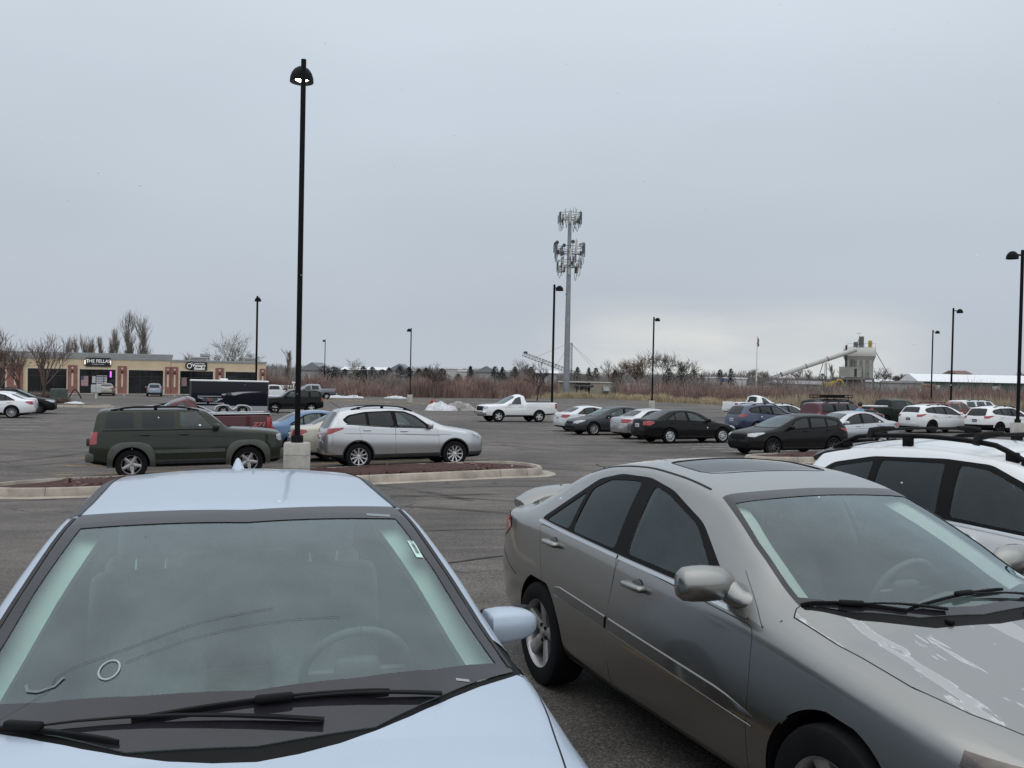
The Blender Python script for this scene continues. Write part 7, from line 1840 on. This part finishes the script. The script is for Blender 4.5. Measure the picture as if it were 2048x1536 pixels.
m.build('post', [galv], fe); m = MB(); m.tube([(0, 0, 2.0), (W_+1, 0, 2.0)], .03, 5); m.tube([(0, 0, .1), (W_+1, 0, .1)], .02, 5)
for k in range(60): m.tube([((W_+1)*k/60, .01, .05), ((W_+1)*k/60, .01, 2.0)], .006, 3, 0, False)
m.build('mesh', [galv], fe)
# ------------------------------------------------------------------ lattice boom with mast
BD = 205; steel = pm('old_steel', (.13, .13, .13), .7, vary=.3, scale=1)
def lattice(m, a, b, w, h, n, r):
    a, b = Vector(a), Vector(b); d = (b-a).normalized(); s = Vector((0, 1, 0)); s = (s-d*s.dot(d)).normalized(); t = d.cross(s)
    C = [s*w/2+t*h/2, -s*w/2+t*h/2, -s*w/2-t*h/2, s*w/2-t*h/2]
    for c in C: m.tube([a+c, b+c], r, 4)
    for k in range(n):
        p, q = a.lerp(b, k/n), a.lerp(b, (k+1)/n)
        for i in range(4): m.tube([p+C[i], q+C[(i+1) % 4]], r*.6, 3, 0, False); m.tube([p+C[i], p+C[(i+1) % 4]], r*.6, 3, 0, False)
a = atd(1046, 708, BD); b = atd(1214, 771, BD); o = empty('lattice_boom', 'long lattice conveyor boom sloping down behind the cell tower', 'conveyor', (b.x, BD, b.z), (0, 0, 0))
m = MB(); lattice(m, a-b, Vector((0, 0, 0)), 1.0, .85, 26, .07); m.build('truss', [steel], o); m = MB(); e = a-b; m.rbox(e.x+.2, e.x+1.0, -.4, .4, e.z+.1, e.z+.6, .05, 1); m.build('head_drum', [drk], o)
mt = atd(1141, 685, BD); mb_ = atd(1140, 770, BD); o2 = empty('lattice_mast', 'upright lattice mast behind the cell tower holding cables', 'mast', (mb_.x, BD+1, mb_.z), (0, 0, 0)); m = MB(); lattice(m, Vector((0, 0, 0)), mt-mb_, .9, .9, 18, .07); m.build('truss', [steel], o2)
m = MB()
for uu, vv in ((1068, 716), (1112, 733), (1195, 745), (1210, 748)): q = atd(uu, vv, BD)-mb_; m.tube([mt-mb_, q], .03, 3)
m.build('cable', [steel], o2)
# ------------------------------------------------------------------ concrete plant
PD = 240; cg = pm('plant_grey_steel', (.33, .325, .30), .75, vary=.18, scale=.4); cd = pm('plant_dark_steel', (.16, .155, .15), .8, vary=.3, scale=.5); cyel = pm('plant_yellow', (.42, .28, .05), .6); cbrick = pm('plant_base', (.22, .19, .17), .9)
pc = atd(1718, 745, PD); zg = G(pc.x, PD); pl = empty('concrete_plant', 'grey concrete batching plant with barrel-roofed silo and machinery on top', 'plant', (pc.x, PD, zg), (0, 0, radians(-24)))
def Zv(v): return atd(1718, v, PD).z-zg
k_ = PD/1800; L2 = 30*k_; hw = 17*k_; z1, z2, z3, z4 = Zv(712), Zv(694), Zv(724), Zv(757)
m = MB(); n = 14; prof = [(-hw, z1)]+[(-hw*cos(pi*i/n), z1+(z2-z1)*sin(pi*i/n)) for i in range(n+1)]+[(hw, z1)]
m.prism([(y, z) for y, z in prof], -L2, L2, 'x'); m.build('barrel_roof', [pm('plant_pale_roof', (.43, .42, .385), .7)], pl)
m = MB(); m.add([(-L2, -hw, z1), (L2, -hw, z1), (L2, hw, z1), (-L2, hw, z1), (-L2*.86, -hw*.75, z3), (L2*.86, -hw*.75, z3), (L2*.86, hw*.75, z3), (-L2*.86, hw*.75, z3)], [(0, 1, 5, 4), (1, 2, 6, 5), (2, 3, 7, 6), (3, 0, 4, 7), (0, 1, 2, 3)]); m.build('hopper', [cg], pl)
m = MB(); m.box(-L2*.86, L2*.86, -hw*.7, hw*.7, z4, z3); m.build('wall', [cg], pl)
for x in (-.78, -.42, -.06, .34, .78): m = MB(); m.lathe([(hw*.22, z4), (hw*.22, z3+.6)], 12, 0, Matrix.Translation((L2*x*.9, -hw*.72, 0))); m.build('silo_column', [cg if x != -.42 else cd], pl, True, 50)
m = MB(); m.box(-L2*1.2, L2*.2, -hw*1.3, -hw*.7, z4+.3, z4+3.0); m.build('control_cabin', [cg], pl); m = MB(); m.box(-L2*.25, -L2*.1, -hw*1.33, -hw*1.29, z4+.5, z4+2.6); m.box(L2*.55, L2*.68, -hw*.74, -hw*.69, z4+1.0, z4+1.7); split_loose(m.build('window', [drk], pl))
m = MB(); m.box(-L2*1.5, L2*.95, -hw*1.4, hw, z4-.35, z4+.2); m.build('platform', [cd], pl)
m = MB()
for x in (-1.4, -.9, -.3, .3, .9):
    for y in (-1.2, .8): m.box(L2*x-.15, L2*x+.15, hw*y-.15, hw*y+.15, -.3, z4)
m.build('leg', [cd], pl); m = MB(); m.box(-L2*.7, L2*.1, -hw*.6, hw*.8, 0, z4-.3); m.build('base_block', [cbrick], pl)
m = MB(); m.box(-.2, 1.0, -.6, .6, z2-.3, Zv(673)); m.box(-1.5, -.5, -.5, .5, z2-.3, Zv(684)); m.build('head_house', [cd], pl)
m = MB(); lattice(m, (-.9, -.5, z2-.2), (.2, -.5, Zv(676)), .5, .5, 6, .06); m.tube([(-.2, 0, Zv(673)), (-.3, 0, Zv(665))], .05, 4); m.tube([(-.9, .2, Zv(667)), (.4, .2, Zv(666))], .05, 4)
for q in range(6): m.tube([(-3+q*1.4, -hw*.3, z2-.1), (-3+q*1.4, -hw*.3, z2+.9)], .04, 4)
m.tube([(-3, -hw*.3, z2+.9), (4, -hw*.3, z2+.9)], .04, 4); m.build('walkway_frame', [cd], pl)
m = MB(); m.lathe([(.5, z2-.4), (.5, Zv(682)), (.3, Zv(681)), (.001, Zv(680))], 14, 0, Matrix.Translation((2.6, 0, 0))); m.build('yellow_filter', [cyel], pl, True, 40)
m = MB(); m.lathe([(.24, z4-1), (.24, Zv(691)), (.001, Zv(691))], 10, 0, Matrix.Translation((-L2*.80, -hw*1.05, 0))); m.build('stack', [drk], pl, True, 40)
pA = atd(1712, 699, PD-4); pB = atd(1563, 749, PD-4); pC = atd(1512, 766, PD-4)
tb = empty('conveyor_tube', 'long pale conveyor tube rising from the brush to the concrete plant', 'conveyor', (pB.x, PD-4, pB.z), (0, 0, 0)); m = MB(); m.tube([pA-pB, (pA-pB)*.5, Vector((0, 0, 0))], [.62, .60, .58], 14); m.build('tube', [pm('conveyor_pale', (.47, .465, .44), .6, vary=.12, scale=.5)], tb, True, 50)
m = MB(); lattice(m, Vector((0, 0, 0)), pC-pB, .7, .6, 10, .07); m.build('tail_truss', [cd], tb); m = MB()
for t in (.0, .33, .62): q = (pA-pB)*t; m.lathe([(.68, -.12), (.68, .12)], 14, 0, Matrix.Translation(q) @ (pA-pB).to_track_quat('Z', 'Y').to_matrix().to_4x4())
m.build('flange', [cd], tb)
for uu, vt in ((1652, 723), (1604, 738)):
    q = atd(uu, vt, PD-4)-pB; gz = G(0, PD)-pB.z; m = MB()
    for dx in (-1.2, -.3, .3, 1.2): m.tube([q+Vector((dx*.6, 0, -.3)), Vector((q.x+dx*(2.4 if abs(dx) > 1 else 1), 0, gz))], .10, 4)
    m.tube([Vector((q.x-2, 0, gz+3)), Vector((q.x+2, 0, gz+3))], .07, 4); m.build('trestle', [cd], tb)
a = atd(1752, 705, PD); b = atd(1779, 752, PD); o = tag(MB().build('x', [cd]) if False else (lambda mm: (mm.tube([a, b], .10, 4), mm.build('guy_cable', [cd]))[1])(MB()), 'dark guy cable slanting down from the right end of the concrete plant', 'cable')
# excavator
p = atd(1665, 778, 225); g = G(p.x, 225); ex = empty('excavator', 'yellow excavator in front of the concrete plant', 'excavator', (p.x, 225, g), (0, 0, 0)); dz = atd(1660, 782, 225).z-g
m = MB(); m.rbox(-2.4, -.3, -1.2, 1.2, dz+1.0, dz+2.2, .1, 2); m.rbox(-.4, .5, -1.2, 0, dz+1.0, dz+2.5, .1, 2); m.build('body', [cyel], ex, True, 40); m = MB(); m.rbox(-2.4, .8, -1.3, -.6, dz+.0, dz+.9, .2, 2); m.rbox(-2.4, .8, .6, 1.3, dz, dz+.9, .2, 2); m.box(-1.5, -.5, -.6, .6, dz-.5, dz+1); m.build('track', [drk], ex); m = MB(); m.tube([(.3, 0, dz+1.6), (1.4, 0, dz+2.9), (2.2, 0, dz+2.7)], [.22, .28, .2], 6); m.tube([(2.2, 0, dz+2.7), (3.2, 0, dz+1.0)], [.2, .14], 6); m.build('arm', [cyel], ex); m = MB(); m.rbox(2.9, 3.6, -.5, .5, dz+.4, dz+1.1, .1, 2); m.build('bucket', [drk], ex)
# flagpole
p = atd(1512.5, 765, 260); q = atd(1514, 672, 260); fp = empty('flagpole', 'white flagpole with a furled dark flag left of the concrete plant', 'flagpole', (p.x, 260, p.z-4), (0, 0, 0)); Hh = q.z-p.z+4; m = MB(); m.lathe([(.20, 0), (.10, Hh), (.001, Hh+.1)], 8); m.build('pole', [pm('pole_white', (.62, .62, .6), .5)], fp); m = MB(); m.tube([(.15, 0, Hh-.5), (.35, 0, Hh-1.2), (.15, 0, Hh-2.0), (.4, 0, Hh-2.6), (.2, 0, Hh-3.2)], [.1, .22, .3, .25, .1], 6); m.build('flag', [pm('furled_flag', (.20, .09, .09), .8)], fp)
# ------------------------------------------------------------------ far buildings
snowroof = pm('snowy_roof', (.70, .71, .73), .8); gwall = pm('warehouse_green', (.028, .085, .072), .7, vary=.15, scale=.2)
def block(name, label, u0, u1, d, vt, vb, wall, roofm=None, ridge=None, rh=0, depth=14, wins=None):
    a, b = gx(u0, d), gx(u1, d); zt = atd((u0+u1)/2, vt, d).z; z0 = atd((u0+u1)/2, vb, d).z; w = b-a
    root = empty(name, label, 'building', ((a+b)/2, d, z0), (0, 0, 0)); m = MB(); m.box(-w/2, w/2, 0, depth, -3, zt-z0); m.build('wall', [wall], root); H = zt-z0
    m = MB()
    if ridge == 'x': m.prism([(-.6, H-.05), (depth/2, H+rh), (depth+.6, H-.05), (depth/2, H-.06)], -w/2-.6, w/2+.6, 'x')
    elif ridge == 'y': m.prism([(-w/2-.6, H-.05), (0, H+rh), (w/2+.6, H-.05), (0, H-.06)], -.6, depth, 'y'); 
    else: m.box(-w/2-.3, w/2+.3, -.3, depth+.3, H, H+.35)
    m.build('roof', [roofm or snowroof], root)
    if ridge == 'y': m = MB(); m.prism([(-w/2, H-.1), (0, H+rh-.15), (w/2, H-.1)], .02, .2, 'y'); m.build('gable', [wall], root)
    for x0, x1, q0, q1, mt in wins or []: m = MB(); m.box(-w/2+x0*w, -w/2+x1*w, -.12, .05, H*q0, H*q1); m.build('window', [mt], root)
    return root
greyw = pm('house_grey', (.36, .37, .385), .85); greyr = pm('grey_shingles', (.20, .21, .225), .85); whitew = pm('house_white', (.50, .50, .50), .85)
block('warehouse', 'long dark green warehouse with a snow-covered low roof', 1838, 2130, 205, 765, 780, gwall, snowroof, 'x', 1.7, 9, [(.1, .14, .0, .5, whitew), (.5, .55, 0, .5, whitew)])
block('house', 'small brown building on the skyline behind the warehouse', 1914, 1940, 260, 748, 758, pm('brown_wall', (.13, .07, .055), .85), pm('brown_roof', (.16, .10, .085), .85), 'x', 1.0, 8)
block('warehouse', 'pale green roofed hall behind the green warehouse', 1866, 1990, 255, 755, 762, pm('pale_green_metal', (.27, .36, .34), .7), pm('pale_green_metal', (.27, .36, .34), .7), 'x', 1.0, 20)
block('container', 'weathered grey container in the reeds beside the warehouse', 1776, 1842, 172, 766, 792, pm('container_grey', (.34, .345, .34), .8, vary=.3, scale=.6), pm('container_grey', (.34, .345, .34), .8), None, 0, 3)
block('shed', 'small brown shed at the left end of the green warehouse', 1843, 1866, 190, 771, 785, pm('brown_shed', (.30, .21, .14), .85), pm('brown_shed', (.30, .21, .14), .85), None, 0, 4)
block('hall', 'low white flat-roofed hall with a blue sign band right of the bare trees', 1408, 1492, 290, 757, 770, whitew, snowroof, None, 0, 20, [(.33, .60, .45, .92, pm('blue_band', (.03, .10, .32), .5))])
block('hall', 'long low grey roof under the conveyor tube', 1560, 1655, 230, 768, 778, pm('dull_roof', (.26, .25, .27), .85), pm('dull_roof', (.26, .25, .27), .85), 'x', .8, 10)
block('house', 'grey gabled barn right of the tall lit lamp post', 600, 646, 255, 740, 756, greyw, greyr, 'y', 2.2, 14)
block('house', 'grey gabled house between the evergreens, first from the left', 776, 818, 250, 741, 756, greyw, greyr, 'y', 1.9, 12)
block('house', 'grey hip-roofed house left of the bare tree at the pickup', 950, 992, 255, 744, 760, greyw, greyr, 'y', 1.7, 12)
block('hall', 'white flat-roofed building above the snow heap', 891, 916, 250, 738, 760, whitew, snowroof, None, 0, 12)
block('hall', 'second white flat-roofed building, lower and to the right', 916, 934, 248, 743, 760, whitew, snowroof, None, 0, 12)
block('hall', 'snow-roofed house glimpsed between evergreens', 684, 722, 262, 739, 752, greyw, snowroof, 'x', .8, 12)
block('hall', 'second snow-roofed house glimpsed between evergreens', 733, 772, 262, 740, 752, greyw, snowroof, 'x', .8, 12)
block('hall', 'snow-covered roof left of the lattice boom mast', 1072, 1112, 260, 746, 757, greyw, snowroof, 'x', .7, 12)
block('hall', 'white vehicle shed left of the excavator', 1612, 1634, 235, 769, 776, whitew, snowroof, None, 0, 5)
block('hall', 'distant snowy roofs right of the concrete plant', 1755, 1790, 270, 764, 772, greyw, snowroof, 'x', .8, 10)
# far wood line on the horizon, one mass
def areaF(R): x = R.uniform(-260, 330); return x, R.uniform(340, 420)
stems('far_wood', 22000, areaF, 2.6, 5.6, .34, pm('far_wood_twigs', (.20, .19, .19), .95, vary=.25, scale=.05), 7, .35, lambda x, y: .55+.55*nzf(x*.5, .7))
# ------------------------------------------------------------------ person
def person(label, loc, yaw, top, trousers):
    root = empty('person', label, 'person', loc, (0, 0, yaw))
    V_ = [(0, 0, .95), (0, 0, 1.15), (0, .01, 1.38), (0, .01, 1.50), (0, .03, 1.60), (0, .03, 1.70),
          (-.10, 0, .90), (-.11, .01, .50), (-.11, -.02, .08), (-.11, .12, .04), (.10, 0, .90), (.11, .01, .50), (.11, -.02, .08), (.11, .12, .04),
          (-.19, 0, 1.40), (-.25, .03, 1.14), (-.20, .22, 1.02), (-.18, .30, 1.00), (.19, 0, 1.40), (.25, .03, 1.14), (.20, .22, 1.02), (.18, .30, 1.00)]
    Ed = [(0, 1), (1, 2), (2, 3), (3, 4), (4, 5), (0, 6), (6, 7), (7, 8), (8, 9), (0, 10), (10, 11), (11, 12), (12, 13), (2, 14), (14, 15), (15, 16), (16, 17), (2, 18), (18, 19), (19, 20), (20, 21)]
    rad = [.15, .14, .15, .055, .085, .08, .095, .065, .045, .04, .095, .065, .045, .04, .065, .05, .038, .035, .065, .05, .038, .035]
    me = bpy.data.meshes.new('body'); me.from_pydata(V_, Ed, []); o = bpy.data.objects.new('body', me); COL.objects.link(o); o.parent = root
    md = o.modifiers.new('skin', 'SKIN')
    for i, r in enumerate(rad): sv = me.skin_vertices[0].data[i]; sv.radius = (r, r); sv.use_root = (i == 0)
    sb = o.modifiers.new('smooth', 'SUBSURF'); sb.levels = 2; sb.render_levels = 2
    bpy.context.view_layer.update(); ev = o.evaluated_get(bpy.context.evaluated_depsgraph_get()); nm = bpy.data.meshes.new_from_object(ev); o.modifiers.clear(); o.data = nm
    nm.materials.clear(); skin = pm('skin', (.42, .26, .19), .6)
    for m_ in (skin, top, trousers): nm.materials.append(m_)
    for p_ in nm.polygons:
        c = p_.center; p_.material_index = 2 if c.z < .95 else (1 if c.z < 1.47 and c.y < .20 else 0); p_.use_smooth = True
    m = MB(); m.lathe([(.001, .155), (.06, .145), (.10, .10), (.112, .04), (.105, -.03), (.09, -.06)], 14, 0, Matrix.Translation((0, .015, 1.655))); m.build('hair', [pm('dark_hair', (.02, .016, .014), .6)], root, True, 60)
    return root
p = Vector((gx(1720, 44), 44)); person('person with dark hair in a light blue top standing behind the light silver saloon', (p.x, 44, G(p.x, 44)), radians(200), pm('light_blue_top', (.17, .33, .50), .8), pm('dark_trousers', (.03, .03, .04), .8))
# ------------------------------------------------------------------ falling snow
R_ = random.Random(5); m = MB()
for _ in range(170):
    d = R_.uniform(2.6, 30)**1.0; u = R_.uniform(-40, 2090); v = R_.uniform(300, 1500) if R_.random() < .85 else R_.uniform(0, 300)
    q = atd(u, v, d)
    if q.z < G(q.x, q.y)+.1: continue
    s = R_.uniform(.0022, .0055)*(1+.05*d); bm = bmesh.new(); bmesh.ops.create_icosphere(bm, subdivisions=1, radius=s)
    m.add([(v_.co.x*R_.uniform(.6, 1.4), v_.co.y, v_.co.z*R_.uniform(.6, 1.4)) for v_ in bm.verts], [tuple(v_.index for v_ in f.verts) for f in bm.faces], 0, Matrix.Translation(q)); bm.free()
o = m.build('falling_snow', [pm('snow_flake', (.85, .86, .88), .7)]); o['kind'] = 'stuff'
# ------------------------------------------------------------------ sky, light, camera
w = bpy.data.worlds.new('World'); SC.world = w; w.use_nodes = True
N, L = w.node_tree.nodes, w.node_tree.links; bg = N['Background']
tc = N.new('ShaderNodeTexCoord'); sx = N.new('ShaderNodeSeparateXYZ'); L.new(tc.outputs['Generated'], sx.inputs[0])
rp = N.new('ShaderNodeValToRGB'); e = rp.color_ramp.elements
e[0].position = 0.0; e[0].color = (.07, .068, .066, 1)
e[1].position = 1.0; e[1].color = (1.30, 1.36, 1.42, 1)
def stop(p, c):
    k = e.new(p); k.color = (*c, 1)
# position = (z+1)/2
stop(.497, (.10, .095, .09)); stop(.500, (.495, .54, .60)); stop(.53, (.49, .543, .61)); stop(.575, (.50, .562, .635)); stop(.64, (.565, .638, .72)); stop(.70, (.655, .735, .82)); stop(.80, (.82, .90, .98))
ad = N.new('ShaderNodeMath'); ad.operation = 'MULTIPLY_ADD'; ad.inputs[1].default_value = .5; ad.inputs[2].default_value = .5
L.new(sx.outputs['Z'], ad.inputs[0]); L.new(ad.outputs[0], rp.inputs[0])
# soft banks in the cloud sheet
mp = N.new('ShaderNodeMapping'); mp.inputs['Scale'].default_value = (1.2, 1.2, 3.2); L.new(tc.outputs['Generated'], mp.inputs[0])
nz = N.new('ShaderNodeTexNoise'); nz.inputs['Scale'].default_value = 1.7; nz.inputs['Detail'].default_value = 4; nz.inputs['Roughness'].default_value = .45; L.new(mp.outputs[0], nz.inputs['Vector'])
mr = N.new('ShaderNodeMapRange'); mr.inputs['From Min'].default_value = .3; mr.inputs['From Max'].default_value = .7; mr.inputs['To Min'].default_value = .96; mr.inputs['To Max'].default_value = 1.05; L.new(nz.outputs['Fac'], mr.inputs[0])
mu = N.new('ShaderNodeMix'); mu.data_type = 'RGBA'; mu.blend_type = 'MULTIPLY'; mu.inputs['Factor'].default_value = 1; L.new(rp.outputs[0], mu.inputs['A']); L.new(mr.outputs[0], mu.inputs['B'])
# paler, warmer break in the cloud low on the right
vm = N.new('ShaderNodeVectorMath'); vm.operation = 'DOT_PRODUCT'; L.new(tc.outputs['Generated'], vm.inputs[0])
gd = Vector((.235, .97, .040)).normalized(); vm.inputs[1].default_value = gd
mp2 = N.new('ShaderNodeMapping'); mp2.inputs['Scale'].default_value = (2.0, 2.0, 9.0); L.new(tc.outputs['Generated'], mp2.inputs[0])
n2 = N.new('ShaderNodeTexNoise'); n2.inputs['Scale'].default_value = 3.0; n2.inputs['Detail'].default_value = 5; L.new(mp2.outputs[0], n2.inputs['Vector'])
m2 = N.new('ShaderNodeMapRange'); m2.interpolation_type = 'SMOOTHSTEP'; m2.inputs['From Min'].default_value = .972; m2.inputs['From Max'].default_value = .999; L.new(vm.outputs['Value'], m2.inputs[0])
m3 = N.new('ShaderNodeMapRange'); m3.interpolation_type = 'SMOOTHSTEP'; m3.inputs['From Min'].default_value = .095; m3.inputs['From Max'].default_value = .03; L.new(sx.outputs['Z'], m3.inputs[0])
m4 = N.new('ShaderNodeMath'); m4.operation = 'MULTIPLY'; L.new(m2.outputs[0], m4.inputs[0]); L.new(m3.outputs[0], m4.inputs[1])
m5 = N.new('ShaderNodeMapRange'); m5.inputs['From Min'].default_value = .35; m5.inputs['From Max'].default_value = .6; m5.inputs['To Min'].default_value = .55; m5.inputs['To Max'].default_value = 1.0; L.new(n2.outputs['Fac'], m5.inputs[0])
m6 = N.new('ShaderNodeMath'); m6.operation = 'MULTIPLY'; L.new(m4.outputs[0], m6.inputs[0]); L.new(m5.outputs[0], m6.inputs[1])
mx = N.new('ShaderNodeMix'); mx.data_type = 'RGBA'; mx.inputs['B'].default_value = (.70, .715, .70, 1); L.new(m6.outputs[0], mx.inputs['Factor']); L.new(mu.outputs['Result'], mx.inputs['A'])
L.new(mx.outputs['Result'], bg.inputs['Color']); bg.inputs['Strength'].default_value = 1.0

sun = bpy.data.lights.new('sun', 'SUN'); sun.energy = .85; sun.angle = radians(125); sun.color = (1, .97, .93)
so = bpy.data.objects.new('sun', sun); COL.objects.link(so); so.rotation_euler = (radians(46), radians(6), 0)

cam = bpy.data.cameras.new('camera'); co = bpy.data.objects.new('camera', cam); COL.objects.link(co)
cam.sensor_width = 36; cam.lens = 36*FPX/2048; cam.clip_end = 3000; cam.clip_start = .05
co.location = (0, 0, CAMZ); co.rotation_euler = CAMROT.to_euler(); SC.camera = co
SC.view_settings.view_transform = 'Standard'; SC.view_settings.look = 'None'; SC.view_settings.exposure = 0; SC.view_settings.gamma = 1
SC.cycles.transparent_max_bounces = 12; SC.cycles.max_bounces = 8; SC.cycles.caustics_reflective = False; SC.cycles.caustics_refractive = False
